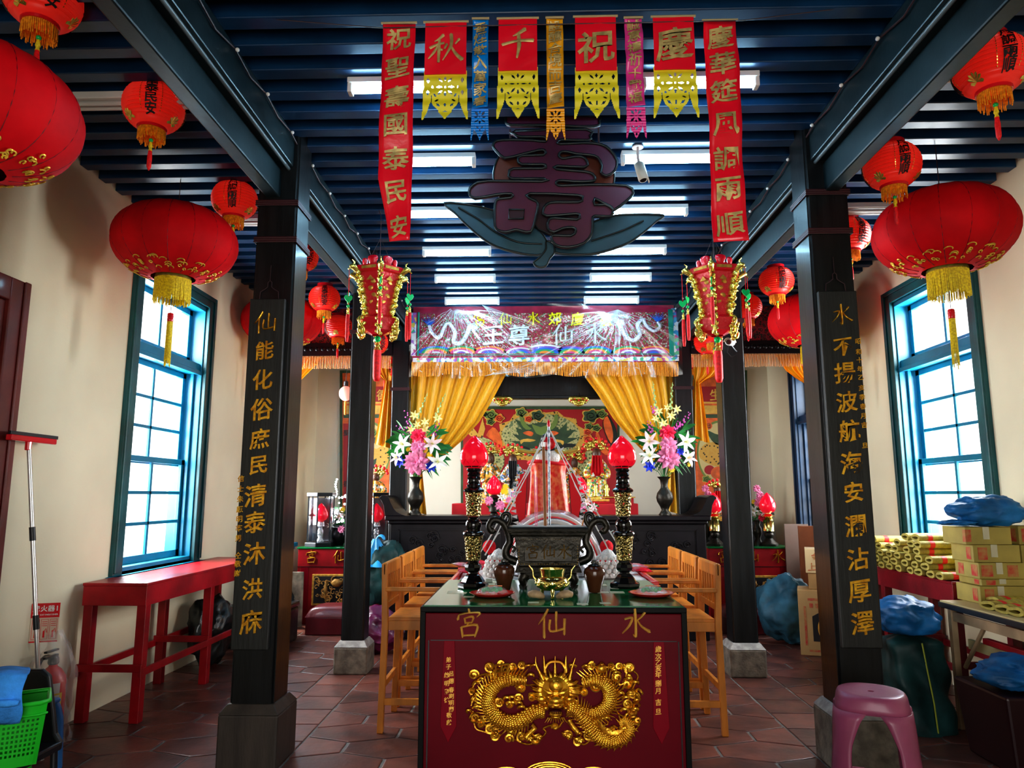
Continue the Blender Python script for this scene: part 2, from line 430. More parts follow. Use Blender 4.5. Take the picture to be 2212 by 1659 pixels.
# mottled grey yard wall seen through the lower panes of window 1
yard = M('mottled_yard_wall', (.42,.44,.43), .9, var=.9, vs=1.6, bump=.3, bs=8, col2=(.035,.04,.038))
mb = MB(); mb.box(-4.6, 4.5, -1, -4.5, 7.6, 2.05)
tag(mb.build('wall_yard', yard), 'mottled grey yard wall seen through the left window', kind='structure')
grd = M('yard_ground', (.45,.45,.42), .9, var=.3, vs=2)
mb = MB(); mb.box(-9, -12, -.5, XL-.3, 14, -.4); mb.box(XR+.3, -12, -.5, 9, 14, -.4); mb.box(-9, -12, -.5, 9, YF-.2, -.12)
tag(mb.build('ground_outside', grd), 'pale paving outside the hall', kind='structure')
for i, (side, (a, b, c, d), p) in enumerate((('L', WL[0], 190), ('L', WL[1], 260), ('R', WR[0], 230), ('R', WR[1], 70))):
    area('window_daylight', ((XL-.5) if side == 'L' else (XR+.5), (a+b)/2, (c+d)/2+.15), (0, (R(-78) if side == 'L' else R(78)), 0), d-c, b-a, p, (.95,.98,1))
area('entrance_daylight', (.1, YF-.4, 1.7), (R(97), 0, 0), 3.0, 2.4, 45, (1,.95,.86))

sun = bpy.data.lights.new('sun', 'SUN'); sun.energy = 5; sun.angle = R(2); sun.color = (1,.90,.72); so = bpy.data.objects.new('sun', sun); COL.objects.link(so)
so.rotation_euler = Vector((.62,-.42,-2.0)).to_track_quat('-Z','Y').to_euler()
# ---------- columns ----------
bandm = M('dark_red_cable', (.045,.008,.012), .45)
def column(x, y, w, label, plinth=stone, cap=stonel, pz=.31, band=(2.9,), topz=ZC+.13):
    c = thing('column', label, 'column', (x, y, 0))
    mb = MB(); h = w/2; k = .014
    # shaft with a small moulded corner bead
    prof = [(-h+k,-h),(h-k,-h),(h-k,-h+k*.4),(h-k*.4,-h+k),(h,-h+k),(h,h-k),(h-k,h),(-h+k,h),(-h,h-k),(-h,-h+k),(-h+k*.4,-h+k),(-h+k,-h+k*.4)]
    n = len(prof)
    vs = [(p[0], p[1], pz+.02) for p in prof]+[(p[0], p[1], topz) for p in prof]
    mb.add(vs, [tuple(range(n-1,-1,-1)), tuple(range(n, 2*n))]+[(i, (i+1) % n, (i+1) % n+n, i+n) for i in range(n)])
    mb.build('shaft', darkwood, c)
    mb = MB(); q = h+.045; mb.box(-q, -q, 0, q, q, pz-.03); mb.build('plinth', plinth, c, bevel=.012)
    mb = MB(); q2 = h+.008
    mb.add([(-q,-q,pz-.03),(q,-q,pz-.03),(q,q,pz-.03),(-q,q,pz-.03),(-q2,-q2,pz+.02),(q2,-q2,pz+.02),(q2,q2,pz+.02),(-q2,q2,pz+.02)],
           [(0,3,2,1),(4,5,6,7),(0,1,5,4),(1,2,6,5),(2,3,7,6),(3,0,4,7)])
    mb.build('plinth_cap', cap, c, bevel=.004)
    for bz in band:
        mb = MB(); g = h+.006
        for d in (0, .013, .026): mb.tube([(-g,-g,bz+d),(g,-g,bz+d),(g,g,bz+d),(-g,g,bz+d)], .007, 6, closed=True)
        mb.build('cable_band', bandm, c, smooth_=60)
    return c
CL, CR = -1.59, 1.82
stoneD = M('brown_plinth', (.05,.038,.03), .6, var=.3, vs=4, bump=.2, stretch=(3,3,.5))
cfl = column(CL, 4.37, .25, 'black lacquered column carrying the couplet board beside the bare red table', stoneD, stoneD, .32, (3.06, 3.30))
cfr = column(CR, 4.37, .25, 'black lacquered column carrying the couplet board behind the pink stool', stone, stonel, .32, (3.08, 3.33))
column(-1.552, 6.5, .20, 'bare black column between the bar chairs and the altar with glass lantern cases', stone, stonel, .25, (2.97,))
column(1.80, 6.5, .215, 'bare black column with a security camera at its top', stone, stonel, .25, (3.05,))
column(-1.58, 8.6, .21, 'black column beside the gold curtain, behind the left bouquet', stone, stonel, .25, (2.75,))
column(1.80, 8.6, .21, 'black column beside the gold curtain, behind the right bouquet', stone, stonel, .25, (2.75,))
# ---------- beams ----------
for x, lab, lab2 in ((CL, 'dark teal ceiling beam running from the couplet column over the door side', 'l'), (CR, 'dark teal ceiling beam running from the couplet column over the pink stool side', 'r')):
    sg = 1 if x < 0 else -1
    b = thing('ceiling_beam', lab, 'beam', (x, 0, 0))
    mb = MB(); mb.box(min(-.03*sg-.045, -.03*sg+.045), 1.0, 3.35, max(-.03*sg-.045, -.03*sg+.045), YB, 3.535); mb.build('lower_beam', teal, b, bevel=.01)
    mb = MB(); mb.box(-.09, 1.0, 3.55, .09, YB, ZC); mb.build('upper_beam', teal, b, bevel=.008)
    mb = MB()
    mb.tube([(sg*.06, 1.0, 3.54), (sg*.06, YB, 3.54)], .012, 8)
    mb.build('bead_moulding', M('highlit_bead', (.12,.16,.18), .3), b, smooth_=60)  # pale colour paints the highlight along the groove between the beams
    s = 1 if x < 0 else -1
    # a string of small white bulbs pinned along the beam
    t = thing('light_string', 'dark cable with small white bulbs along the %s beam' % ('door side' if x < 0 else 'carton side'), 'light string', (x+(.055 if x < 0 else -.055), 0, 0))
    mb = MB(); pts = []; yy = 1.6
    bl = MB()
    while yy < 8.4:
        zz = 3.71+.02*sin(yy*2.1); pts.append((s*.05, yy, zz-.0)); pts.append((s*.05, yy+.2, zz-.03)); 
        bl.ell((s*.062, yy, zz-.006), .011, 8, 6); yy += .42
    mb.tube(pts, .005, 5); mb.build('cable', wire, t, smooth_=60)
    tag(bl.build('bulb', white_p, t, smooth_=60), kind='stuff')
mb = MB(); mb.box(XL, -.1, 3.45, XR, .1, 3.74)
tag(mb.build('cross_beam', darkwood, bevel=.01, loc=(0, 9.5, 0)), 'dark cross beam high above the altar table behind the gold curtains', 'beam')
z0, z1 = at(1190, 905, Y=9.3).z, at(1190, 812, Y=9.3).z
mb = MB(); lz = at(1190, 861, Y=9.2).z; mb.box(-1.47, 0, lz, 1.69, .12, 3.25); mb.box(-1.47, -.01, lz, 1.69, 0, lz+.04)
tag(mb.build('lintel_board', darkwood, bevel=.01, loc=(0, 9.2, 0)), 'dark lintel board between the two gold curtains', 'beam')

# ---------- fluorescent lights ----------
def make_light():
    t = thing('tube_light', 'x', 'light')
    mb = MB(); mb.box(-.315, -.035, .03, .315, .035, .062); mb.build('housing', white_p, t, bevel=.004)
    for a_ in (-.315, .29): mb = MB(); mb.box(a_, -.028, -.022, a_+.025, .028, .032); mb.build('end_cap', white_p, t, bevel=.004)
    mb = MB(); mb.tube([(-.29,0,0),(.29,0,0)], .018, 12); mb.build('tube', tubem, t, smooth_=60)
    return t
proto = make_light(); used = [False]
ords = ['nearest', 'second', 'third', 'fourth', 'fifth', 'sixth']
for i, y in enumerate((3.6, 4.49, 5.39, 6.31, 7.14, 8.01)):
    for x, sd in ((-.685, 'left'), (.915, 'right')):
        place(proto, used, (x, y+.03, ZC-.064), label='lit white tube light, %s from the camera in the %s row of the nave ceiling' % (ords[i], sd), group='lit tube lights on the nave ceiling')
offt = M('unlit_tube', (.62,.62,.6), .3)
def off_light(x, y, lab):
    t = thing('tube_light', lab, 'light', (x, y, ZC-.062))
    mb = MB(); mb.box(-.62, -.05, .02, .62, .05, .062); mb.build('housing', white_p, t, bevel=.004)
    for s in (-1, 1):
        mb = MB(); mb.tube([(-.6,s*.025,0),(.6,s*.025,0)], .014, 10); mb.build('tube', offt, t, smooth_=60)
off_light(-2.45, 3.75, 'unlit twin tube light behind the lanterns on the door side ceiling')
off_light(-2.42, 5.55, 'unlit twin tube light behind the couplet column on the door side ceiling')
off_light(2.62, 3.6, 'unlit twin tube light behind the nearest round lantern on the pink stool side')
off_light(2.5, 5.45, 'unlit twin tube light showing beside the right couplet column')
# =====================================================================  hanging lanterns
def lantern_small(name_text, lab):
    """round pleated lantern, radius .165, hung at origin = body centre"""
    t = thing('paper_lantern', lab, 'lantern')
    mb = MB(); prof = []; n = 15
    for i in range(n*2+1):
        ph = -1.12+2.24*i/(n*2); r = .165*cos(ph)**.85; prof.append((r*(1.0 if i % 2 else .93), .128*sin(ph)/sin(1.12)))
    mb.lathe(prof, n=28, cap=False); mb.build('pleated_body', redlan, t, smooth_=80)
    mb = MB(); mb.lathe([(.055,.118),(.082,.122),(.08,.155),(.074,.155),(.074,.122)], n=24, cap=False); mb.build('top_ring', redgloss, t, smooth_=40)
    mb = MB(); mb.lathe([(.075,-.118),(.080,-.122),(.078,-.142),(.070,-.142)], n=24, cap=False); mb.build('bottom_ring', redgloss, t, smooth_=40)
    mb = MB()
    for k in range(54):
        a = 2*pi*k/54; r = .068; L = .078+random.uniform(-.014, .012); q = random.uniform(-.005, .005)
        p0 = (r*cos(a), r*sin(a), -.128); p1 = ((r+q)*cos(a+.03), (r+q)*sin(a+.03), -.128-L)
        mb.tube([p0, p1], [.0045, .003], 4)
    tag(mb.build('fringe', orangef, t, smooth_=80), kind='stuff')
    mb = MB(); mb.ell((0,0,-.20), .012, 10, 8); mb.build('bead', greenb, t, smooth_=80)
    mb = MB(); mb.lathe([(.003,-.20),(.009,-.225),(.012,-.24),(.007,-.25),(.011,-.265)], n=10); mb.build('tassel_knot', yellowf, t, smooth_=80)
    mb = MB(); mb.lathe([(.009,-.262),(.013,-.30),(.012,-.36),(.004,-.38)], n=8); mb.build('tassel', redtas, t, smooth_=80)
    mb = MB(); mb.tube([(-.07,0,.15),(-.03,0,.20),(0,0,.215),(.03,0,.20),(.07,0,.15)], .0025, 5); mb.tube([(0,0,.215),(0,0,.30)], .0025, 5); mb.build('hanger', wire, t)
    # writing, gold dashes and gold motifs wrapped on the body
    def wrap(mb_, ang, fn):
        m2 = MB(); fn(m2); out = []
        for (x, y, z) in m2.v:
            zz = max(-.125, min(.125, z)); ph = math.asin(zz/.128*sin(1.12)); rr = .165*cos(ph)**.85+.004-y
            a = -pi/2+ang+x/.165; out.append((rr*cos(a), rr*sin(a), z))
        mb_.add(out, m2.f)
    ink = MB(); gd = MB()
    for q in range(3):
        an = q*2*pi/3
        wrap(ink, an, lambda m: [write(m, c, 0, .088-.055*i, .060, 0, .002, .12, 1.15) for i, c in enumerate(name_text[q % 2])])
        def dashes(m):
            for s in (-1, 1):
                for i in range(15): m.prism([(s*.055-.0016, -.085+i*.0125), (s*.055+.0016, -.085+i*.0125), (s*.055+.0016, -.078+i*.0125), (s*.055-.0016, -.078+i*.0125)], -.001, .001)
        wrap(gd, an, dashes)
        def motif(m):
            for k in range(7):
                a = pi*k/6; m.prism([(.0, -.11), (.034*cos(a-.2), -.11+.034*sin(a-.2)), (.045*cos(a), -.11+.042*sin(a)), (.034*cos(a+.2), -.11+.034*sin(a+.2))], -.0015, .001)
        wrap(gd, an+pi/3, motif)
    ink.build('lettering', inkm, t); gd.build('gold_motif', goldl, t)
    return t
TX = ('國泰民安', '風調雨順')
ltA = lantern_small((TX[0], TX[1]), 'x'); ltB = lantern_small((TX[1], TX[0]), 'x')
ua, ub = [False], [False]
def lan(px, py, Y, kind, rz, lab):
    p = at(px, py, Y=Y)
    place(ltA if kind == 'A' else ltB, ua if kind == 'A' else ub, p, rz, 'round red paper lantern '+lab, 'round red paper lanterns')
    top = p.z+.30
    if top < ZC: # hanging wire up to the joists
        pass
    return p
LP = []
def lan2(*a):
    p = lan(*a); LP.append(p)
lan2(93, -4, 2.95, 'A', .9, 'cut by the top edge above the huge red silk lantern')
lan2(332, 232, 3.75, 'A', .41, 'with black writing hanging in front of the white unlit tube light')
lan2(507, 432, 4.98, 'B', .29, 'beside the left couplet column, above the silk lantern by the window')
lan2(648, 553, 6.15, 'A', .9, 'mostly hidden behind the left couplet column')
lan2(701, 645, 7.3, 'A', .28, 'hanging just left of the left palace lantern')
lan2(731, 706, 8.3, 'B', 1.1, 'just below its neighbour by the left palace lantern')
lan2(808, 740, 8.1, 'A', .9, 'behind the tassels of the left palace lantern')
lan2(832, 776, 8.9, 'B', -.2, 'between the bare left column and the gold curtain, second from below')
lan2(850, 790, 9.3, 'B', .5, 'rearmost and lowest beside the left gold curtain')
lan2(2141, 143, 3.25, 'B', -.10, 'nearest on the carton side, at the top right')
lan2(1927, 359, 4.22, 'B', -.03, 'above the big silk lantern by the right window')
lan2(1834, 508, 5.6, 'A', .2, 'mostly hidden behind the right couplet column')
lan2(1677, 608, 6.75, 'B', .02, 'hanging between the right palace lantern and the couplet column')
lan2(1613, 664, 7.7, 'A', -.25, 'behind the right edge of the right palace lantern')
lan2(1540, 715, 7.9, 'B', 1.2, 'partly behind the bottom of the right palace lantern')
lan2(1526, 742, 8.5, 'A', .5, 'beside the security camera column, second from below')
lan2(1506, 773, 9.0, 'A', .9, 'lowest beside the right gold curtain')
# one hanging cord per lantern
for i, p in enumerate(LP):
    ztop = 3.21 if abs(p.x-CL) < .12 or abs(p.x-CR) < .12 else ZC
    if ztop-(p.z+.29) > .02:
        mb = MB(); mb.tube([(0,0,.29),(0.01,0,.29+(ztop-p.z-.29)*.5),(0,0,ztop-p.z)], .002, 5)
        o = mb.build('hanging_cord', wire, None, loc=p)
        tag(o, 'thin dark cord holding up a round paper lantern', 'cord', 'cords of the round paper lanterns')

lanternlab = 'big oval red silk lantern '
goldembr = M('gold_embroidery', (.80,.50,.07), .4, metal=.5, var=.4, vs=40)
def big_lantern():
    t = thing('silk_lantern', 'x', 'lantern'); A, B = .42, .26
    mb = MB(); n = 48; m = 18; vs = []; fs = []
    for i in range(m+1):
        ph = -1.30+2.60*i/m
        for k in range(n):
            a = 2*pi*k/n; sc = 1-.022*abs(cos(a*8))**6
            r = A*cos(ph)**.8*sc; vs.append((r*cos(a), r*sin(a), B*sin(ph)/sin(1.3)))
    for i in range(m):
        for k in range(n): fs.append((i*n+k, i*n+(k+1) % n, (i+1)*n+(k+1) % n, (i+1)*n+k))
    mb.add(vs, fs); mb.build('silk_body', redsilk, t, smooth_=80)
    mb = MB()
    for k in range(16):
        a = pi/16+2*pi*k/16*1.0
        mb.tube([((A*cos(ph)**.8)*.992*cos(a), (A*cos(ph)**.8)*.992*sin(a), B*sin(ph)/sin(1.3)) for ph in [-1.25+2.5*i/14 for i in range(15)]], .0034, 4)
    mb.build('rib', M('dark_red_seam', (.16,.0,.008), .6), t, smooth_=80)
    mb = MB(); mb.lathe([(.118,-.245),(.120,-.275),(.112,-.275)], n=32, cap=False); mb.lathe([(.09,.25),(.10,.262),(.095,.285),(.0,.285)], n=24, cap=False)
    mb.build('gold_collar', goldl, t, smooth_=40)
    mb = MB()
    for k in range(110):
        a = 2*pi*k/110; r = .116; L = .165+random.uniform(-.012, .01)
        mb.tube([(r*cos(a), r*sin(a), -.27), ((r+random.uniform(-.004,.006))*cos(a+.02), (r+.003)*sin(a+.02), -.27-L)], [.0042, .0032], 4)
    tag(mb.build('fringe', yellowf, t, smooth_=80), kind='stuff')
    mb = MB(); mb.tube([(0,0,-.27),(0,0,-.52)], .002, 4); mb.build('string', wire, t)
    mb = MB(); mb.lathe([(.016,-.515),(.02,-.52),(.02,-.575),(.016,-.58)], n=12)
    for z in (-.535, -.555): mb.lathe([(.021,z),(.021,z-.008)], n=12, cap=False)
    tag(mb.build('tassel_cap', redgloss, t, smooth_=50))
    mb = MB()
    for k in range(16):
        a = 2*pi*k/16; mb.tube([(.015*cos(a), .015*sin(a), -.575), (.019*cos(a), .019*sin(a), -.84-random.random()*.06)], [.005, .003], 4)
    tag(mb.build('tassel', yellowf, t, smooth_=80), kind='stuff')
    # embroidered gold scrolls around the lower belly
    mb = MB(); rnd = random.Random(3)
    def P(a, ph): r = A*cos(ph)**.8+.003; return (r*cos(a), r*sin(a), B*sin(ph)/sin(1.3)-.002)
    for k in range(90):
        a0 = 2*pi*int(k/5)/18+rnd.uniform(-.10,.10); p0 = -.98+rnd.uniform(-.16,.17); dr = rnd.choice((-1, 1))
        pts = []
        for i in range(9):
            q = i/8*4.5; rr = .060*(1-i/11); pts.append(P(a0+dr*rr*cos(q)*1.25+.06*i/8, p0+rr*sin(q)*1.1))
        mb.tube(pts, [.004]*8+[.001], 4)
    mb.build('embroidery', goldembr, t, smooth_=80)
    return t
bg_ = big_lantern(); ubg = [False]
for px, py, Y, lab, s in ((-62, 238, 2.78, 'cut by the left edge, nearest the camera', 1.0), (380, 525, 4.85, 'in front of the left teal window', 1.0), (609, 694, 7.5, 'behind the left couplet column', 1.0),
                       (2038, 500, 4.5, 'in front of the right teal window', 1.0), (1752, 692, 7.2, 'behind the right couplet column', 1.0)):
    p = at(px, py, Y=Y); place(bg_, ubg, p, random.random(), lanternlab+lab, 'big oval silk lanterns', s)
    mb = MB(); mb.tube([(0,0,.28),(0,0,ZC-p.z)], .003, 5)
    tag(mb.build('hanging_cord', wire, None, loc=p), 'dark cord holding up the silk lantern '+lab, 'cord')

# =====================================================================  palace lanterns
redglass = M('red_faceted_plastic', (.62,.004,.018), .18, coat=.6, bump=.8, bs=55, emit=.03, ecol=(1,.0,.02))
def palace():
    t = thing('palace_lantern', 'x', 'lantern')
    def hexr(r, z, rot=pi/6): return [(r*cos(rot+pi/3*k), r*sin(rot+pi/3*k), z) for k in range(6)]
    RP = [(.175,.10),(.135,.0),(.105,-.16),(.10,-.22),(.15,-.25),(.115,-.34),(.05,-.37)]
    def rings(mb, rp):
        vs = []
        for r, z in rp: vs += hexr(r, z)
        fs = [(i*6+k, i*6+(k+1) % 6, (i+1)*6+(k+1) % 6, (i+1)*6+k) for i in range(len(rp)-1) for k in range(6)]
        fs = [f[::-1] for f in fs]
        mb.add(vs, fs)
    for nm, rp in (('glass_body', RP[:4]), ('lower_bowl', RP[3:])):
        mb = MB(); rings(mb, rp); mb.build(nm, redglass, t, smooth_=20)
    mb = MB(); rings(mb, [(.14,.17),(.20,.155),(.20,.11),(.175,.10)]); rings(mb, [(.05,.20),(.14,.17)]); mb.build('canopy', redglass, t, smooth_=20)
    for k in range(6):
        a = pi*k/3; mb = MB(); c, s = cos(a), sin(a)
        mb.M = Matrix.Translation((.115*c, .115*s, .205)) @ Matrix.Rotation(a+pi/2, 4, 'Z')
        mb.lathe([(.012,-.04),(.03,-.03),(.035,-.01),(.045,.01),(.040,.03),(.02,.038)], n=12, sy=.5)
        mb.build('lotus_finial', redglass, t, smooth_=60)
    # gold filigree along the six edges
    for k in range(6):
        a = pi/6+pi/3*k; mb = MB(); mb.M = Matrix.Rotation(a, 4, 'Z')
        for i in range(14):
            u = i/13; z = lerp(.10, -.21, u); r = lerp(.175, .10, u**.8)
            mb.ell((r+.013+.006*sin(i*2.1), .010*(-1)**i, z), (.026, .013, .019), 6, 5, noise=.6, seed=i+k)
            mb.ell((r+.008, -.012*(-1)**i, z-.01), (.020, .012, .015), 6, 5, noise=.6, seed=i*3+k)
        pts = [(.12,0,-.24),(.16,0,-.25),(.165,0,-.29),(.13,0,-.33),(.125,0,-.37),(.16,0,-.375),(.17,0,-.34)]
        mb.tube(smooth(pts, 3), .013, 6)
        for i in range(7): mb.ell((.145+.02*sin(i*2), .012*(-1)**i, -.25-.022*i), .018, 6, 5, noise=.6, seed=i)
        mb.build('gold_filigree', goldl, t, smooth_=60)
        mb = MB(); mb.M = Matrix.Rotation(a, 4, 'Z')   # little dragon head arm
        mb.tube(smooth([(.17,0,.10),(.205,0,.115),(.235,0,.135),(.265,0,.13)], 3), [.014,.016,.019,.021,.023,.025,.025,.022,.016,.010], 7)
        mb.tube([(.23,0,.14),(.225,0,.175),(.245,0,.19)], [.008,.006,.002], 5); mb.tube([(.25,0,.125),(.278,0,.105)], [.008,.004], 5)
        mb.ell((.245,.012,.148), .006, 6, 5); mb.ell((.245,-.012,.148), .006, 6, 5)
        mb.build('dragon_arm', goldl, t, smooth_=60)
        # gold label bars on each canopy face and figures on each face
        a2 = pi/3*k
        mb = MB(); mb.M = Matrix.Rotation(a2+pi/2, 4, 'Z') @ Matrix.Translation((0, 0, 0))
        mb.box(-.06, -.180, .122, .06, -.172, .144)
        for i in range(4): mb.ell((.014*(-1)**i, -.128+.012*i, .03-.05*i), (.022, .008, .018), 6, 5, noise=.6, seed=i)
        mb.prism([(-.03,.04),(0,.075),(.03,.04)], -.150, -.135)
        mb.build('gold_plaque', goldp, t, smooth_=50)
    for k in range(6):
        a = pi/6+pi/3*k; x, y = .268*cos(a), .268*sin(a); L = [.16, .21, .14, .24, .12, .2][k]
        d = thing('pendant', None, None); d.parent = t; d.location = (x, y, .12)
        for kk in ('label', 'category'):
            if kk in d: del d[kk]
        mb = MB(); mb.tube([(0,0,0),(0,0,-L-.12)], .002, 4); mb.build('thread', redtas, d)
        mb = MB()
        hp = [(0,-.038),(-.022,-.018),(-.032,.004),(-.024,.02),(-.01,.02),(0,.008),(.01,.02),(.024,.02),(.032,.004),(.022,-.018)]
        mb.M = Matrix.Translation((0,0,-L)) @ Matrix.Rotation(a*1.7, 4, 'Z'); mb.prism(hp, -.004, .004); mb.build('heart', greenb, d, bevel=.002)
        mb = MB(); mb.ell((0,0,-L-.065), .013, 10, 8); mb.build('bead', greenb, d, smooth_=80)
        mb = MB(); mb.lathe([(.004,-L-.08),(.011,-L-.10),(.007,-L-.105),(.013,-L-.13)], n=8); mb.build('gold_cap', goldl, d, smooth_=60)
        mb = MB(); mb.lathe([(.011,-L-.125),(.014,-L-.17),(.014,-L-.30),(.009,-L-.34)], n=8); mb.build('tassel', redtas, d, smooth_=80)
    mb = MB(); mb.ell((0,0,-.40), .026, 12, 8); mb.build('bead', greenb, t, smooth_=80)
    mb = MB(); mb.lathe([(.01,-.42),(.024,-.45),(.016,-.46),(.03,-.49)], n=10); mb.build('gold_cap', goldl, t, smooth_=60)
    mb = MB(); mb.lathe([(.028,-.485),(.032,-.53),(.03,-.70),(.02,-.73)], n=10); mb.build('tassel', redtas, t, smooth_=80)
    mb = MB(); mb.tube([(0,0,.19),(0,0,.60)], .003, 5); mb.tube([(-.1,0,.2),(0,0,.42),(.1,0,.2)], .002, 5); mb.build('hanger', wire, t)
    return t
pl = palace(); up = [False]
for px, lab, rz in ((819, 'red and gold six-sided palace lantern with green hearts, beside the left lit tubes', .25), (1545, 'red and gold six-sided palace lantern with green hearts, above the security camera', -.35)):
    p = at(px, 625, Y=5.45); place(pl, up, p, rz, lab, 'palace lanterns', 1.0)
    s = -1 if px < 1000 else 1
    mb = MB(); mb.tube([(0,0,.60),(s*.02,0,ZC-p.z-.0)], .003, 5)
    tag(mb.build('hanging_cord', wire, None, loc=p), 'dark cord holding the %s palace lantern' % ('door side' if s < 0 else 'camera side'), 'cord')

# =====================================================================  paper banners on the front wire
YBN = 3.12
bw = thing('banner_wire', 'thin wire stretched below the ceiling carrying the row of paper banners', 'wire', (0, YBN, 0))
pa, pb = at(820, 60, Y=YBN), at(1605, 44, Y=YBN)
mb = MB(); mb.tube([(CL+.11, .0, pa.z+.08), (pa.x, 0, pa.z), (pb.x, 0, pb.z), (CR-.11, 0, pb.z+.08)], .0025, 5); mb.build('wire', wire, bw)
def banner(px0, px1, py0, py1, mat, label, cat_, kind, text, size, ys, group, shift=0, yoff=0., curl=0):
    a = at(px0, py0, Y=YBN); b = at(px1, py0, Y=YBN); cx = (a.x+b.x)/2; w = (b.x-a.x); zt = a.z; zb = at((px0+px1)/2, py1, Y=YBN).z
    t = thing('paper_banner', label, 'banner', (cx, YBN+yoff, zt), group=group)
    mb = MB()
    if kind == 'long':
        L = zt-zb
        def fn(u, v):
            x = (u-.5)*w; z = -v*L; y = .012*sin(v*9+u*2)+.008*sin(v*23)
            if curl: x += max(0, v-.72)*curl*w*(1-u); 
            return (x, y, z)
        mb.grid(fn, 6, 40); mb.build('sheet', mat, t, smooth_=80, solid=.0008)
    mb2 = MB(); mb2.tube([(-w*.55,.0,.0),(w*.55,.0,.0)], .006, 8); mb2.build('bamboo_rod', M('rod', (.5,.4,.22), .6), t, smooth_=60)
    tx = MB()
    for c, y in zip(text, ys):
        z = at((px0+px1)/2, y, Y=YBN).z-zt
        write(tx, c, shift*w, z, size, -.007 if kind == 'long' else -.006, .002, .14, 1.05)
    if kind == 'long':
        L = zt-zb
        def bend(q):
            v = -q[2]/L; u = q[0]/w+.5; return (q[0]+(max(0, v-.72)*curl*w*(1-u) if curl else 0), q[1]+.012*sin(v*9+u*2)+.008*sin(v*23), q[2])
        tx.v = [bend(q) for q in tx.v]
    tx.build('lettering', goldink, t)
    return t, w, zt-zb
def papercut(mb, w, ztop, h, holes, sc=1., fork=True):
    """cut paper end: outline with lobes, plus forked side tails; openings built as real gaps in a cell grid"""
    nx, nz = 64, int(64*h/w)
    def inside(x, z):
        u = x/(w/2); v = (ztop-z)/h
        if v < 0 or v > 1 or abs(u) > 1.04+.08*v: return False
        tail = abs(u) > .66
        if tail:
            lim = .60+.40*((abs(u)-.66)/.38) if abs(u) < 1.04+.08*v else 0
            if v > lim and v > .55: return False
            if .66 < abs(u) < .69+.0*v and v > .5: return False
        else:
            body = .60+.22*math.sqrt(max(0, 1-(u/.66)**2)); tip = .82+.18*max(0, 1-abs(u)/.34) if abs(u) < .34 else 0
            if v > max(body, tip): return False
        for (hx, hv, ra, rb, an) in holes:
            dx, dz = (u-hx), (v-hv)*h/(w/2); c, s = cos(an), sin(an)
            p, q = dx*c+dz*s, -dx*s+dz*c
            if abs(p)/(ra*1.2)+abs(q)/(rb*1.2) < 1: return False
        return True
    idx = {}; vs = []; fs = []
    def vid(i, j):
        if (i, j) not in idx:
            idx[(i, j)] = len(vs); vs.append(((i/nx-.5)*w*1.16, .004*sin(j*.3), ztop-j/nz*h))
        return idx[(i, j)]
    for i in range(nx):
        for j in range(nz):
            if inside((i+.5-nx/2)/nx*w*1.16, ztop-(j+.5)/nz*h): fs.append((vid(i, j), vid(i, j+1), vid(i+1, j+1), vid(i+1, j)))
    mb.add(vs, fs)
FL = [(0,.32,.05,.06,0),(0,.17,.06,.12,0),(0,.48,.05,.11,0),(-.3,.32,.14,.05,0),(.3,.32,.14,.05,0)]+[(sx*.25, .32+sz*.13, .13,.05, sx*sz*.75) for sx in (-1,1) for sz in (-1,1)]+\
     [(sx*.84, v, .07, .12, 0) for sx in (-1,1) for v in (.2,.45)]+[(sx*.42, .60, .11,.05, sx*.5) for sx in (-1,1)]+[(sx*.34, .70, .12,.05, sx*-.7) for sx in (-1,1)]+[(0,.70,.05,.10,0),(0,.82,.11,.03,0),(-.62,.32,.05,.07,0),(.62,.32,.05,.07,0),(-.5,.5,.07,.05,.7),(.5,.5,.07,.05,-.7)]
grp = 'square red banners with yellow cut paper ends'
for px0, px1, py0, py1, ch, ym, lab, yy in ((919,1008,48,160,'秋',103,'red banner reading 秋 with yellow cut paper end, beside the blue strip', 258), (1077,1160,40,152,'千',92,'red banner reading 千 with yellow cut paper end, between the blue and orange strips', 255),
                              (1242,1330,36,152,'祝',98,'red banner reading 祝 with yellow cut paper end, between the orange and pink strips', 255), (1410,1498,36,150,'慶',92,'red banner reading 慶 with yellow cut paper end, right of the pink strip', 253)):
    t, w, L = banner(px0, px1, py0, py1, redpaper, lab, 'banner', 'sq', ch, .172 if ch in '慶祝' else .155, [ym+4], 'red banners with yellow cut paper ends')
    mb = MB(); mb.grid(lambda u, v: ((u-.5)*w, .002*sin(u*6+v*8), -v*L), 8, 10); mb.build('red_sheet', redpaper, t, smooth_=80)
    zz = at(px0, yy, Y=YBN).z-at(px0, py0, Y=YBN).z
    mb = MB(); mb.M = Matrix.Translation((0, .006, 0)); papercut(mb, w*.98, -L+.02, -zz-L+.02, FL); mb.build('cut_paper_end', yellowpaper, t)
def strip(px0, px1, py0, py1, mat, text, y0, y1, lab):
    ye = py1-68
    t, w, L = banner(px0, px1, py0, ye, mat, lab, 'banner', 'long', text, .062, [lerp(y0, y1, i/(len(text)-1)) for i in range(len(text))], 'narrow coloured paper strips')
    zz = at(px0, py1, Y=YBN).z-at(px0, py0, Y=YBN).z
    FS = [(0,.27,.09,.09,0),(0,.10,.12,.24,0),(0,.43,.12,.22,0),(-.5,.27,.3,.11,0),(.5,.27,.3,.11,0)]+[(sx*.42, .27+sz*.12, .30,.12, sx*sz*.8) for sx in (-1,1) for sz in (-1,1)]+[(-.3,.6,.2,.09,.6),(.3,.6,.2,.09,-.6),(0,.68,.1,.17,0),(0,.86,.1,.15,0)]
    mb = MB(); papercut(mb, w, -L, -zz-L, FS); mb.build('cut_paper_end', mat, t)
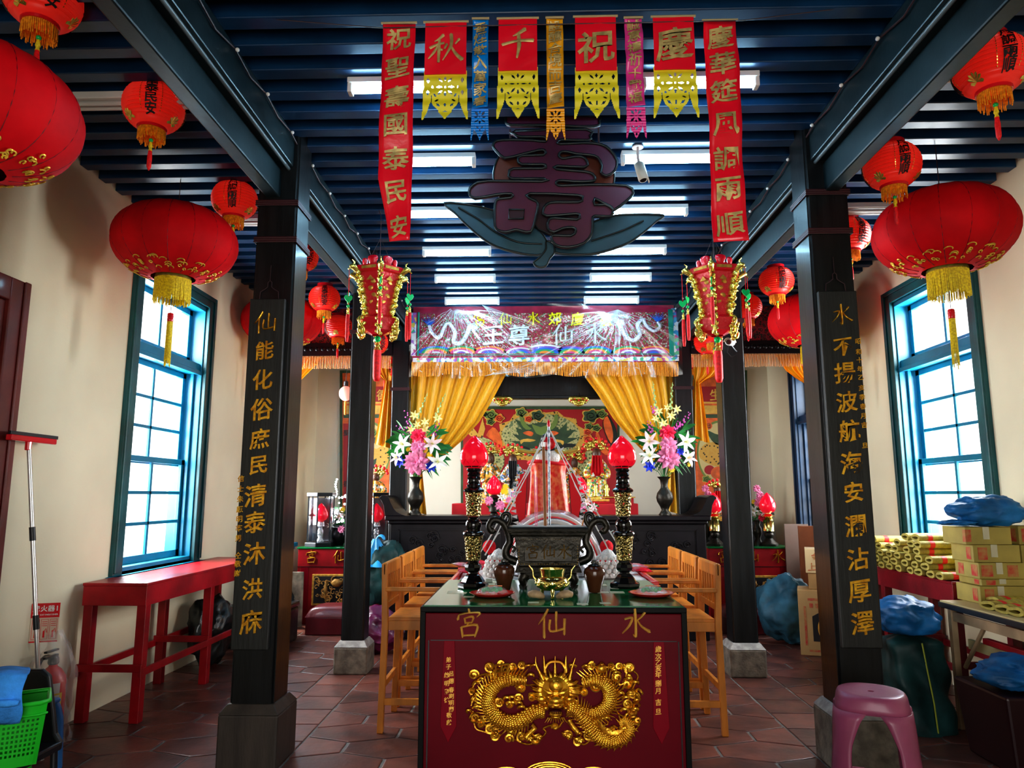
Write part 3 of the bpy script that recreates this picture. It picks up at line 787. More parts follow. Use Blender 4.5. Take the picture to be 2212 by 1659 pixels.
bluepaper = M('blue_glossy_paper', (.0,.25,.80), .25, coat=.3, bump=.4, bs=9); orpaper = M('orange_glossy_paper', (.90,.42,.01), .3, coat=.3, bump=.4, bs=9); pkpaper = M('pink_glossy_paper', (.85,.06,.36), .3, coat=.3, bump=.4, bs=9)
strip(1021, 1055, 40, 303, bluepaper, '香煙散入萬家春', 58, 219, 'narrow blue paper strip with gold writing, between 秋 and 千')
strip(1180, 1216, 38, 303, orpaper, '設醮合境而吉慶', 55, 213, 'narrow orange paper strip with gold writing, between 千 and 祝')
strip(1349, 1387, 38, 300, pkpaper, '誠意禱祈千載福', 53, 211, 'narrow pink paper strip with gold writing, between 祝 and 慶')
t, w, L = banner(827, 897, 50, 522, redpaper, 'long red vertical paper banner reading 祝聖壽國泰民安 with a curled bottom', 'banner', 'long', '祝聖壽國泰民安', .118, [82, 148, 212, 272, 342, 412, 490], 'long red couplet banners', curl=1.4)
t, w, L = banner(1522, 1593, 38, 520, redpaper, 'long red vertical paper banner reading 慶華筵風調雨順', 'banner', 'long', '慶華筵風調雨順', .122, [73, 133, 194, 265, 338, 402, 480], 'long red couplet banners', yoff=.02)

# =====================================================================  the big longevity neon sign
neonred = M('maroon_sign_board', (.075,.014,.040), .42, var=.2, vs=3); peachm = M('brown_peach_board', (.14,.035,.02), .6, var=.2, vs=2); leafm = M('slate_blue_leaf_board', (.022,.085,.125), .5, var=.25, vs=3)
neontube = M('dark_unlit_neon_tube', (.012,.022,.026), .3); darkb = M('dark_sign_backing', (.025,.006,.015), .6)
YS = 4.2
o0 = at(1190, 420, Y=YS)
def C(x, y): p = at(950+x/4.514, 240+y/4.514, Y=YS); return (p.x-o0.x, p.z-o0.z)
sg = thing('longevity_sign', 'large dark maroon 壽 shaped neon sign on a peach with two slate leaves', 'sign', (o0.x, YS, o0.z))
MAIN = [(740,255),(1420,240),(1455,300),(1440,345),(1190,340),(1150,357),(1165,380),(1400,370),(1560,385),(1650,440),(1715,540),(1690,640),(1610,685),(1560,650),(1570,590),(1530,510),(1450,485),(1330,475),(1240,455),(1180,455),(1155,490),(1190,520),(1260,510),(1370,500),(1430,550),(1400,603),(1140,590),(1135,622),(1400,645),(1480,670),(1505,715),(1470,738),(1300,740),(1180,730),(1130,745),(1150,778),(1250,778),(1500,770),(1800,780),(1870,850),(1800,930),(1690,1010),(1660,985),(1570,940),(1500,903),(1500,965),(1600,962),(1670,1010),(1650,1075),(1500,1070),(1480,1110),(1475,1230),(1400,1330),(1250,1370),(1130,1350),(1085,1290),(1105,1255),(1270,1262),(1320,1215),(1290,1180),(1190,1190),(1110,1225),(1050,1190),(1060,1110),(1120,1090),(1330,1105),(1355,1070),(1320,1048),(1040,1070),(1005,1020),(1040,960),(1120,938),(1350,938),(1380,905),(1340,872),(880,855),(870,898),(940,930),(955,980),(930,1100),(890,1220),(800,1215),(740,1200),(650,1225),(560,1200),(540,1120),(545,960),(580,908),(700,895),(705,857),(560,865),(350,900),(295,840),(340,770),(480,735),(1000,740),(1015,712),(710,713),(680,660),(720,617),(1000,615),(1032,593),(1000,575),(800,575),(765,530),(800,492),(1010,485),(1020,442),(960,440),(800,480),(640,515),(560,450),(525,400),(560,350),(700,340),(900,345),(1030,357),(1030,320),(980,310),(800,312),(740,290)]
TOP = [(690,108),(1000,100),(1500,112),(1542,160),(1495,212),(1000,200),(690,197),(650,152)]
LFL = [(40,885),(300,905),(560,970),(900,1100),(1040,1250),(1010,1385),(800,1380),(550,1310),(400,1220),(250,1090),(140,980)]
LFR = [(2190,1005),(1950,995),(1700,1010),(1480,1080),(1100,1270),(1130,1370),(1400,1388),(1600,1360),(1850,1270),(2030,1140),(2120,1060)]
STM = [(1040,1270),(1035,1350),(970,1430),(915,1480),(960,1522),(1035,1510),(1070,1440),(1115,1385),(1110,1300)]
def plate(name, P, y, mat, r=.006, k=3):
    S = [(p.x, p.y) for p in smooth([(*C(*q), 0) for q in P], k, True)]
    mb = MB(); mb.prism(S, y, y+.03); o = mb.build(name, mat, sg)
    mb = MB(); mb.tube([(x, y-.004, z) for x, z in S], r, 6, closed=True); e = mb.build('neon_tube', neontube, o, smooth_=80)
    return o
plate('leaf', LFL, .02, leafm); plate('leaf', LFR, .02, leafm); plate('stem', STM, .0, leafm)
plate('peach_board', [(1112+588*cos(a), 650-450*sin(a)) for a in [2*pi*i/20 for i in range(20)]], -.02, peachm)
plate('backing', [(900,840),(1400,850),(1500,1050),(1300,1250),(960,1170),(900,1000)], -.035, darkb, .004)
plate('character_board', MAIN, -.075, neonred, .0085, 2); plate('top_stroke', TOP, -.075, neonred, .0085)
mb = MB(); mb.prism([C(680,1010), C(825,1012), C(820,1100), C(675,1100)], -.079, -.074); mb.build('hole_panel', darkb, sg)  # dark panel laid on the board in place of the hole's darkness
mb = MB(); pts = [C(680,1010), C(825,1012), C(820,1100), C(675,1100)]; mb.tube([(x, -.082, z) for x, z in pts], .006, 6, closed=True)
for q in ([(180,930),(380,1050),(540,1170),(760,1270),(1000,1290)], [(1990,1060),(1800,1150),(1600,1220),(1480,1260)]):
    mb.tube([(p.x, .012, p.y) for p in smooth([(*C(*k), 0) for k in q], 4)], .0055, 6)
mb.build('neon_vein', neontube, sg, smooth_=80)
mb = MB()
for x in (-.25, .3): mb.tube([(x, .0, .25), (x, .0, ZC-o0.z)], .006, 6)
mb.build('hanging_rod', wire, sg)

# =====================================================================  security cameras
def cctv(name, loc, lab, rz, hang):
    t = thing('security_camera', lab, 'security camera', loc, rz)
    mb = MB(); mb.M = Matrix.Rotation(R(62 if hang else 8), 4, 'X'); mb.tube([(0,.0,0),(0,-.13,0)], .030, 16); mb.build('housing', white_p, t, smooth_=50, bevel=.004)
    mb = MB(); mb.M = Matrix.Rotation(R(62 if hang else 8), 4, 'X'); mb.add([(.036*cos(a), y, .036*sin(a)) for y in (.01, -.16) for a in [pi*i/8-.1 for i in range(9)]], [(i, i+1, i+10, i+9) for i in range(8)])
    mb.build('sunshade', M('cream_metal_shade', (.62,.5,.38), .5), t, smooth_=80, solid=.003)
    mb = MB(); mb.M = Matrix.Rotation(R(62 if hang else 8), 4, 'X'); mb.tube([(0,-.129,0),(0,-.133,0)], .022, 16); mb.build('lens', blackgloss, t, smooth_=50)
    mb = MB()
    if hang: mb.tube([(0,.0,.02),(0,.02,.07),(0,.02,.14)], .010, 8); mb.lathe([(.036,.14),(.036,.148),(.02,.152)], c=(0,.02,0), n=20)
    else: mb.tube([(0,-.05,-.03),(.02,.02,-.07),(.02,.06,-.07)], .009, 8); mb.tube([(-.03,.0,-.03),(-.05,.02,-.08),(-.02,.03,-.12),(.03,.03,-.1)], .004, 5)
    mb.build('bracket', M('pinkish_bracket', (.6,.45,.4), .5) if hang else black, t, smooth_=60)
    return t
p = at(1382, 395, Y=4.42); p.z = ZC-.152
cctv('c', (p.x, p.y, p.z), 'cream security camera hanging from the nave ceiling right of the longevity sign', .2, True)
p = at(1588, 735, Y=6.2); cctv('c', (p.x, 6.30, p.z+.0), 'white security camera fixed to the bare right column', -.5, False)

# =====================================================================  couplet boards
boardm = M('black_couplet_board', (.012,.013,.012), .5, var=.4, vs=5, bump=.15, bs=12, stretch=(8,8,.8))
def couplet(xc, w, ztop, zbot, chars, small, col, lab):
    t = thing('couplet_board', lab, 'couplet board', (xc, 4.245, zbot)); hh = ztop-zbot
    mb = MB(); mb.box(-w/2, -.035, 0, w/2, 0, hh); mb.build('board', boardm, t, bevel=.006)
    mb = MB()
    for c, px, py, sz in chars:
        p = at(px, py, Y=4.21); write(mb, c, p.x-xc, p.z-zbot, sz*.92, -.036, .006, .14, .98)
    mb.build('gilt_lettering', gold, t, smooth_=35)
    mb = MB()
    for c, px, py, sz in small:
        p = at(px, py, Y=4.21); write(mb, c, p.x-xc, p.z-zbot, sz, -.036, .003, .1)
    if small: mb.build('small_lettering', gold, t)
    mb = MB(); z = hh
    mb.tube([(-.06,-.01,z),(-.055,-.01,z+.05),(-.03,-.01,z+.065),(-.012,-.01,z+.08),(-.012,-.01,z+.11),(0,-.01,z+.12),(.012,-.01,z+.11),(.012,-.01,z+.08),(.03,-.01,z+.065),(.055,-.01,z+.05),(.06,-.01,z)], .003, 6)
    mb.tube([(0,-.01,z+.12),(0,-.006,z+.22)], .002, 5); mb.build('wire_hanger', wire, t, smooth_=80)
zt = at(578, 645, Y=4.21).z; zb = at(540, 1405, Y=4.21).z
L1 = [('仙',574,697,.155),('能',572,757,.13),('化',568,820,.14),('俗',566,884,.15),('庶',562,948,.135),('民',560,1003,.13),('清',553,1070,.15),('泰',551,1128,.14),('沐',550,1195,.145),('洪',546,1272,.135),('庥',543,1343,.145)]
S1 = [(c, 521-(i*1.0), 1040+i*23.5, .048) for i, c in enumerate('信士朱願明率男文雄全敬謝')]
S1 = [(c, 521-i*.9, y, .040) for i, (c, y) in enumerate(zip('信士朱願明率男仝敬謝', (1034,1056,1078,1100,1121,1141,1162,1200,1218,1238)))]
couplet(at(578, 645, Y=4.21).x, .215, zt, zb, L1, S1, 0, 'black board with gilt couplet ending 沐洪庥, hung on the left column')
zt = at(1809, 628, Y=4.21).z; zb = at(1865, 1401, Y=4.21).z
L2 = [('水',1817,680,.14),('不',1820,748,.13),('揚',1824,805,.14),('波',1828,868,.14),('航',1834,930,.14),('海',1838,1000,.145),('安',1843,1063,.13),('瀾',1848,1135,.14),('沾',1852,1207,.14),('厚',1856,1275,.145),('澤',1862,1345,.145)]
S2 = [(c, 1853+i*1.5, y, .036) for i, (c, y) in enumerate(zip('昭和十年乙亥季春月吉旦', (737,760,778,797,815,838,858,878,898,918,962)))]
couplet(at(1809, 628, Y=4.21).x, .225, zt, zb, L2, S2, 0, 'black board with gilt couplet beginning 水不揚波, hung on the right column')
# =====================================================================  front altar table
TZ = 1.02
AX = .088
gold2 = M('bright_letter_gilt', (1.,.55,.12), .35, metal=.25, var=.2, vs=30)
ft = thing('altar_table', 'maroon lacquered altar table with gilt dragon relief and green glass top', 'altar table', (AX, 3.30, 0))
mb = MB(); mb.box(-.565, 0, 0, .565, .98, TZ-.035); mb.build('cabinet', maroon, ft, bevel=.004)
mb = MB()
for s in (-1, 1): mb.box(s*.575-.012, -.006, 0, s*.575+.012, 1.0, TZ-.012)
mb.box(-.587, -.008, TZ-.03, .587, 1.0, TZ-.008); mb.build('black_edging', blackedge, ft, bevel=.003)
greenm = M('green_baize', (.004,.12,.035), .10, var=.25, vs=8, spec=.45)
mb = MB(); mb.box(-.575, .004, TZ-.010, .575, .985, TZ-.002); mb.build('green_top', greenm, ft, bevel=.002)
paperm = M('faded_paper', (.50,.52,.36), .4, coat=.2)
mb = MB(); rnd = random.Random(5)
for i in range(16):
    x = rnd.choice((-1,1))*rnd.uniform(.25,.5); y = rnd.uniform(.22,.9); w_, h_ = rnd.uniform(.02,.05), rnd.uniform(.015,.04)
    mb.box(x-w_, y-h_, TZ-.0025, x+w_, y+h_, TZ-.0014+i*.00003)
for x, y in ((.13,.06),(-.09,.1),(.235,.09),(-.4,.28)): mb.box(x-.02, y-.02, TZ-.0025, x+.03, y+.02, TZ-.001)
tag(mb.build('paper_slip', paperm, ft), kind='stuff')
def FP(px, py): p = at(px, py, Y=3.296); return (p.x-AX, p.z)
mb = MB(); a, b = FP(930, 1383), FP(1462, 1383); mb.box(a[0], -.004, a[1]-.002, b[0], 0, a[1]+.002); mb.box(-.55, -.003, .05, -.545, 0, a[1]); mb.box(.545, -.003, .05, .55, 0, a[1])
mb.build('panel_line', blackgloss, ft)
for xs, n1, n2 in ((956, 985, 0), (1409, 1438, 1)):
    mb = MB(); x0, x1 = FP(xs, 1400)[0], FP(n1, 1400)[0]; d = .006
    mb.prism([(x0+d, a[1]), (x1-d, a[1]), (x1+d, FP(0,1560)[1]), ((x0+x1)/2, FP(0,1595)[1]), (x0-d, FP(0,1560)[1])], -.004, 0); mb.build('ribbon_panel', maroon2, ft, bevel=.0015)
mb = MB()
for c, px, sz in (('宮',1012,.125), ('仙',1193,.130), ('水',1372,.128)):
    q = FP(px, 1346); write(mb, c, q[0], q[1], sz, -.001, .011, .1)
mb.build('gilt_lettering', gold2, ft, smooth_=50)
mb = MB()
for col_, px, y0, dy in (('弟子', 969, 1425, 15), ('呂德', 975, 1455, 16), ('春劉明蘭', 975, 1490, 14), ('啟明發徐', 965, 1458, 18), ('敬獻', 970, 1545, 15)):
    for i, c in enumerate(col_): q = FP(px, y0+dy*i); write(mb, c, q[0], q[1], .024, -.004, .001, .1)
for i, (c, y) in enumerate(zip('歲次乙亥年捌月吉旦', (1402,1418,1431,1444,1457,1476,1492,1517,1537))):
    q = FP(1422, y); write(mb, c, q[0], q[1], .028, -.004, .001, .1)
mb.build('small_lettering', goldp, ft)
# ---- dragon relief
def D(x, y, d=0.): p = at(1000+x/5.53, 1390+y/5.53, Y=3.296); return (p.x-AX, -d, p.z)
dr = MB()
U = .00037
def spiral(mb, x, y, r, turns=1.6, dr_=1, a0=0, th=.0058, d=.009):
    n = int(14*turns); pts = []
    for i in range(n+1):
        t = i/n; a = a0+dr_*2*pi*turns*t; q = r*(1-.86*t); c = D(x+q*cos(a), y+q*sin(a)); pts.append((c[0], -d-.006*t, c[2]))
    mb.tube(pts, [th]*n+[th*.6], 5)
    c = D(x, y); mb.ell((c[0], -.001, c[2]), (r*U*.95, .005, r*U*.85), 12, 6)
def body(mb, P, r, d=.012):
    pts = smooth([D(x, y, d) for x, y in P], 5); m = len(pts)
    rr = [r[0]+(r[1]-r[0])*i/(m-1) if len(r) == 2 else lerp(r[min(int(i/(m-1)*(len(r)-1)), len(r)-2)], r[min(int(i/(m-1)*(len(r)-1)), len(r)-2)+1], (i/(m-1)*(len(r)-1)) % 1 if i < m-1 else 1) for i in range(m)]
    mb.tube(pts, rr, 12, sq=1)
    # overlapping scales
    for i in range(1, m-1, 1):
        t = (pts[min(i+1, m-1)]-pts[i-1]).normalized(); nn = Vector((-t.z, 0, t.x))
        for k in range(-3, 4):
            q = (k+(.5 if i % 2 else 0))/3.8
            if abs(q) > .95: continue
            c = pts[i]+nn*(rr[i]*q)+Vector((0, -rr[i]*math.sqrt(1-q*q), 0)); s_ = rr[i]*.30
            mb.ell(tuple(c), (s_, s_*.75, s_), 7, 5)
    return pts, rr
def fins(mb, pts, rr, side, L=.03, step=2):
    for i in range(2, len(pts)-2, step):
        t = (pts[i+1]-pts[i-1]).normalized(); nn = Vector((-t.z, 0, t.x))*side
        p = pts[i]+nn*rr[i]*.8; q = p+nn*L-t*L*.7
        mb.tube([tuple(p), tuple(p.lerp(q, .5)+Vector((0,-.004,0))), tuple(q)], [.005, .0035, .0008], 5)
pts, rr = body(dr, [(760,430),(600,420),(450,450),(340,540),(300,660),(330,790),(430,890),(570,940),(720,890),(860,800),(980,800)], [.018,.026,.029,.029,.026]); fins(dr, pts[:44], rr, -1, .036, 1); fins(dr, pts[:40], rr, 1, .012, 2)
pts, rr = body(dr, [(1420,470),(1560,430),(1680,460),(1740,560),(1740,680),(1670,780),(1540,820),(1400,790)], [.018,.026,.028,.026,.018]); fins(dr, pts, rr, 1, .036, 1)
pts, rr = body(dr, [(1240,760),(1350,790),(1450,900),(1540,1030),(1650,1130),(1790,1165),(1920,1120),(1995,1020),(1975,935),(1905,915),(1885,965)], [.026,.027,.024,.018,.010]); fins(dr, pts, rr, 1, .038, 1); fins(dr, pts, rr, -1, .02, 2)
for P, w in (([(820,960),(860,1000),(800,1060),(760,1100)], .012), ([(1260,900),(1310,980),(1370,1050)], .012)): dr.tube([D(x, y, .014) for x, y in P], w, 8)
for cx_, cy_ in ((790,1100),(900,1080),(1250,1060),(1390,1120)):
    for k in range(5):
        a = pi*.15+k*pi*.2; dr.tube(smooth([D(cx_, cy_, .016), D(cx_+45*cos(a), cy_+38*sin(a), .024), D(cx_+75*cos(a+.3), cy_+55*sin(a+.3), .01)], 2), [.007,.007,.006,.005,.001], 6)
CL_ = [(130,370,60),(320,275,62),(590,270,48),(690,530,62),(440,700,58),(555,720,42),(660,650,55),(110,560,40),(140,880,55),(210,960,48),(330,1020,62),(380,1100,58),(550,1130,55),(700,1110,60),(870,1140,55),(820,640,48),
       (1540,265,52),(1770,260,38),(1860,270,45),(1990,290,70),(1590,510,62),(1440,580,45),(1330,740,70),(2020,590,58),(1960,720,58),(2040,820,40),(2080,910,45),(1770,1030,38),(1370,1170,58),(1490,1090,55),(1250,1080,55),(1100,990,40),(1840,400,58),(1960,480,60),(450,240,40),(700,250,45)]
for i, (x, y, r) in enumerate(CL_): spiral(dr, x, y, r, 1.5, 1 if i % 2 else -1, i*1.1)
for P in ([(130,420),(200,380),(300,360),(420,400)], [(90,620),(140,480),(220,440)], [(100,740),(130,650),(220,580)], [(120,800),(150,1000),(260,1050),(420,1110)], [(620,1140),(760,1200),(900,1160),(990,1060),(960,1010),(1080,970),(1130,1010),(1190,930)],
          [(1920,240),(1950,330),(1930,460),(1860,490)], [(2040,330),(2090,400),(2020,540)], [(2030,640),(2070,700),(1990,760)], [(1980,790),(1990,880),(2060,860)], [(2110,960),(2050,1040),(2020,1070)], [(1400,1190),(1460,1200),(1540,1130)],
          [(920,510),(850,490),(750,490),(740,380),(680,330)], [(1280,510),(1340,490),(1460,500),(1480,370),(1510,330)], [(1690,880),(1730,960),(1600,980)], [(1820,780),(1860,840),(1950,880)], [(1800,430),(1870,480)]):
    dr.tube([tuple(q) for q in smooth([D(x, y, .008) for x, y in P], 4)], .0042, 6)
rnd = random.Random(12)
for k in range(64):    # wisps of cloud and flame round the border of the carving
    a = 2*pi*k/64; ex = (abs(cos(a))**3+abs(sin(a))**3)**(-1/3); x = 1090+960*ex*cos(a); y = 690+ (400 if sin(a) > 0 else 420)*ex*sin(a)
    if 860 < x < 1330: continue
    x += rnd.uniform(-60, 40)*(1 if x > 1090 else -1); s_ = rnd.choice((-1, 1)); L = rnd.uniform(50, 95)
    dr.tube([tuple(q) for q in smooth([D(x, y, .004), D(x+L*.5*s_, y-25, .012), D(x+L*s_, y+rnd.uniform(-30,30), .010), D(x+L*.8*s_, y+35, .006)], 3)], [.006]*8+[.003,.001], 6)
for k in range(24):
    x, y = rnd.choice(((rnd.uniform(660,900), rnd.uniform(260,420)), (rnd.uniform(1300,1540), rnd.uniform(260,420)), (rnd.uniform(1560,1960), rnd.uniform(860,1060)), (rnd.uniform(1800,2050), rnd.uniform(420,800)), (rnd.uniform(440,700), rnd.uniform(640,800))))
    dr.tube([tuple(q) for q in smooth([D(x, y, .004), D(x+30, y-28, .016), D(x+70, y-20, .014), D(x+85, y+22, .006)], 3)], [.007]*8+[.004,.001], 6)
rnd = random.Random(11)
for k in range(74):    # mane and beard flames around the head
    a = rnd.uniform(0, 2*pi); 
    if .30*pi < a < .70*pi: continue
    r0 = 140; r1 = rnd.uniform(240, 330); cx_, cy_ = 1105, 560
    p0 = (cx_+r0*cos(a), cy_+r0*sin(a)*.95); p1 = (cx_+r1*cos(a+.12), cy_+r1*sin(a+.12)*.85)
    dr.tube([tuple(q) for q in smooth([D(*p0, .02), D((p0[0]+p1[0])/2+20*rnd.uniform(-1,1), (p0[1]+p1[1])/2, .028), D(*p1, .008)], 3)], [.011,.010,.009,.007,.005,.003,.001], 6)
for P in ([(960,420),(900,300),(870,230),(870,145)], [(980,330),(970,230),(965,135)], [(1230,330),(1225,220),(1230,135)], [(1270,420),(1300,280),(1340,160)], [(1100,400),(1098,260),(1100,140)]):
    m_ = smooth([D(x, y, .024) for x, y in P], 3); dr.tube([tuple(q) for q in m_], [lerp(.0095, .001, i/(len(m_)-1)) for i in range(len(m_))], 7)
for s in (-1, 1): dr.tube([tuple(q) for q in smooth([D(1100+s*100, 390, .02), D(1100+s*120, 290, .024), D(1100+s*70, 215, .024), D(1100, 200, .024)], 4)], .007, 6)
def E_(x, y, d, rx, ry, rz, mb_=None, noise=0): c = D(x, y, d); (mb_ or dr).ell(c, (rx*U, ry, rz*U), 14, 9, noise=noise)
E_(1105, 560, .02, 180, .035, 190); E_(1108, 480, .045, 85, .018, 75); E_(1108, 640, .05, 95, .028, 60); E_(1108, 690, .055, 105, .02, 42)
E_(1070, 700, .072, 26, .010, 20); E_(1150, 700, .072, 26, .010, 20)
for s in (-1, 1):
    E_(1105+s*85, 600, .05, 36, .016, 34); E_(1105+s*118, 730, .045, 40, .018, 34); E_(1105+s*165, 640, .03, 60, .015, 40)
    dr.tube([D(1105+s*30, 560, .06), D(1105+s*90, 545, .065), D(1105+s*150, 510, .05)], [.006,.009,.002], 6)
E_(1105, 820, .03, 85, .022, 30); E_(1105, 860, .02, 60, .015, 26)
for k in range(7): c = D(1040+k*21, 770, .06); dr.tube([c, (c[0], c[1], c[2]-.016)], [.003, .0006], 5)
for k in range(9): c = D(1020+k*22, 870, .02); dr.tube([c, (c[0]+.004*(k-4), c[1], c[2]-.022)], [.004, .0006], 5)
dr.box(D(390,0)[0], -.02, D(0,420)[2], D(560,0)[0], -.012, D(0,412)[2]); 
for gx in (400, 470, 545): dr.tube([D(gx-20, 420, .022), D(gx, 240, .022)], .0045, 5)
for gy in (250, 335, 415): dr.tube([D(385, gy, .022), D(555, gy-15, .022)], .0045, 5)
E_(1655, 290, .015, 62, .018, 58); E_(1655, 240, .02, 28, .012, 28)
rel = dr.build('dragon_relief', gold, ft, smooth_=60)
mb = MB()   # dark mouth
c = D(1105, 780, .045); mb.ell(c, (70*U, .012, 22*U), 12, 6); mb.build('mouth', M('dark_red_hollow', (.05,.0,.005), .6), rel, smooth_=80)
mb = MB()   # gold arcs at the very bottom
for cx_, r in ((1188, .085), (1095, .055), (1282, .055), (1030,.035), (1345,.035)):
    for k in range(4):
        q = FP(cx_, 1662); rr_ = r-.012*k
        if rr_ > .01: mb.tube([(q[0]+1.35*rr_*cos(t), -.006, q[1]-.03+.7*rr_*sin(t)) for t in [pi*i/16 for i in range(17)]], .0035, 5)
mb.build('lower_scroll', gold, ft, smooth_=60)

# =====================================================================  things on the front table
def tz(px, py, z=TZ): return at(px, py, z=z)
cupm = MV('pierced_gold_cup', [(.85,.66,.22),(.90,.72,.30),(.015,.01,.005),(.8,.6,.2),(.4,.02,.02)], 75, .3, 'F1', .9, .8)
peachglass = M('red_peach_glass', (.80,.004,.028), .12, coat=.5, emit=.22, ecol=(1,.012,.035))
def peach(mb, z, r, h, n=28):
    pr = [(.35,0),(.72,.07),(.92,.18),(1.0,.32),(.95,.48),(.80,.63),(.58,.77),(.34,.88),(.14,.96),(.0,1.0)]
    pr = [(p.x, p.y) for p in smooth([(a, b, 0) for a, b in pr], 3)]
    mb.lathe([(max(0.0005, a)*r, z+b*h) for a, b in pr], n=n)
def lamp_stand():
    t = thing('peach_lamp', 'x', 'altar lamp'); k = .00064
    def L(rows): return [(r*k, (1550-y)*k) for r, y in rows]
    mb = MB(); mb.lathe(L([(125,1550),(130,1535),(125,1515),(100,1505),(85,1480),(60,1450),(45,1440),(42,1430),(66,1412),(72,1390),(64,1365),(48,1350),(50,1335)]), n=8); 
    mb.build('octagonal_base', blackgloss, t, smooth_=25)
    for nm, rows in (('lower_stem', [(50,1135),(88,1128),(92,1112),(84,1098),(60,1092),(62,1070),(70,1050),(66,1020),(50,1000),(40,990),(50,975)]), ('upper_stem', [(50,775),(86,770),(90,755),(78,742),(58,730),(62,712),(50,700),(58,690),(52,672),(60,655),(50,640),(58,625),(48,605),(60,590),(62,575),(50,568)])):
        mb = MB(); mb.lathe(L(rows), n=24); mb.build(nm, blackgloss, t, smooth_=50)
    for rows in ([(56,1335),(62,1325),(66,1240),(78,1150),(84,1135),(60,1132)], [(56,972),(62,965),(64,880),(72,790),(78,776),(60,773)]):
        mb = MB(); mb.lathe(L(rows), n=28); mb.lathe([(r*1.02, z) for r, z in L([(68,1250) if rows[0][1] > 1000 else (66,890), (71,1220) if rows[0][1] > 1000 else (69,860)])], n=28, cap=False)
        mb.build('gold_filigree_cup', cupm, t, smooth_=60)
    mb = MB(); peach(mb, (1550-572)*k, 122*k, 282*k); g = mb.build('peach_globe', peachglass, t, smooth_=80)
    mb = MB(); 
    for i in range(8):
        a = 2*pi*i/8; n = 7; vs = []; fs = []
        for j in range(n):
            aa = a+(j/(n-1)-.5)*.7; zt_ = 1-abs(j/(n-1)-.5)*2
            for zz in (0.03, .10, .10+.16*zt_):
                rr = (.55+.36*min(1, zz/.17)+.10*max(0, (zz-.17)/.15))*1.02; rr = min(rr, 1.015)
                vs.append((122*k*rr*cos(aa), 122*k*rr*sin(aa), (1550-572)*k+zz*282*k))
        for j in range(n-1):
            for q in range(2): fs.append((j*3+q, (j+1)*3+q, (j+1)*3+q+1, j*3+q+1))
        mb.add(vs, fs)
    tag(mb.build('black_lace_band', MV('black_lace', [(.01,.0,.0),(.012,.0,.0),(.02,.0,.0),(.6,.01,.02)], 130, .3, 'cell', 0), g, smooth_=80), kind=None)
    return t
ls = lamp_stand(); ul = [False]
for px, lab in ((1022, 'tall black and gold altar lamp with red peach globe, left of the censer'), (1350, 'tall black and gold altar lamp with red peach globe, right of the censer')):
    p = tz(px, 1268); place(ls, ul, p, .2, lab, 'tall peach lamps on the front table')
# ---- large censer
bronze = M('dark_bronze', (.028,.024,.018), .38, metal=.6, var=.4, vs=12, bump=.35, bs=50)
dimgold = M('worn_gilt_letter', (.35,.22,.07), .45, metal=.6)
p = tz(1184, 1268)
ce = thing('incense_censer', 'large dark bronze rectangular censer with scroll ears and characters 宮仙水', 'censer', p)
k = .00066
def frus(mb, z0, z1, a0, a1, b0, b1): mb.add([(-a0,-b0,z0),(a0,-b0,z0),(a0,b0,z0),(-a0,b0,z0),(-a1,-b1,z1),(a1,-b1,z1),(a1,b1,z1),(-a1,b1,z1)], [(0,3,2,1),(4,5,6,7),(0,1,5,4),(1,2,6,5),(2,3,7,6),(3,0,4,7)])
mb = MB()
frus(mb, .055, .085, .155, .145, .10, .09); frus(mb, .085, .115, .175, .165, .115, .105); frus(mb, .115, .27, .155, .175, .095, .11); frus(mb, .27, .285, .185, .20, .12, .125); frus(mb, .285, .305, .205, .215, .13, .135); frus(mb, .305, .318, .215, .205, .135, .125)
mb.build('body', bronze, ce, bevel=.004)
for sx_ in (-1, 1):
    for sy_ in (-1, 1):
        mb = MB(); mb.tube(smooth([(sx_*.12, sy_*.08, .07), (sx_*.135, sy_*.09, .045), (sx_*.125, sy_*.085, .02), (sx_*.14, sy_*.095, .006)], 3), [.030,.030,.028,.024,.020,.018,.018,.018,.020,.022], 8); mb.build('leg', bronze, ce, smooth_=70)
    mb = MB()
    P = [(.165,.13),(.215,.15),(.225,.19),(.205,.235),(.215,.29),(.235,.33),(.27,.35),(.30,.345),(.315,.315),(.30,.29),(.285,.30)]
    mm = smooth([(sx_*a, 0, b) for a, b in P], 4); mb.tube([tuple(q) for q in mm], [lerp(.016,.012, i/len(mm)) for i in range(len(mm))], 8, sq=1.4)
    P = [(.225,.31),(.205,.345),(.205,.375),(.225,.385),(.245,.372),(.24,.355)]
    mb.tube([tuple(q) for q in smooth([(sx_*a, 0, b) for a, b in P], 3)], .012, 8)
    mb.tube([tuple(q) for q in smooth([(sx_*a, 0, b) for a, b in [(.17,.27),(.20,.25),(.195,.215),(.175,.20),(.19,.18)]], 3)], .008, 6)
    mb.build('dragon_ear', bronze, ce, smooth_=80)
mb = MB()
for i in range(24): mb.ell((-.15+i*.013, -.1055, .255), .0038, 6, 4); mb.ell((-.15+i*.013, -.098, .127), .0038, 6, 4)
for i in range(9):
    for s in (-1, 1): mb.ell((s*.153, -.102, .14+i*.013), .0038, 6, 4)
tag(mb.build('bead_border', dimgold, ce, smooth_=80), kind='stuff')
mb = MB(); mb.M = Matrix.Translation((0,-.0975,.19)) @ Matrix.Rotation(R(-5), 4, 'X'); mb.box(-.125, -.006, -.05, .125, .01, .05); mb.build('name_plate', bronze, ce, bevel=.003)
mb = MB(); mb.M = Matrix.Translation((0,-.1035,.19)) @ Matrix.Rotation(R(-5), 4, 'X')
for c, x in (('宮',-.082), ('仙',0.), ('水',.082)): write(mb, c, x, 0, .075, -.001, .006, .1)
mb.build('lettering', dimgold, ce, smooth_=50)
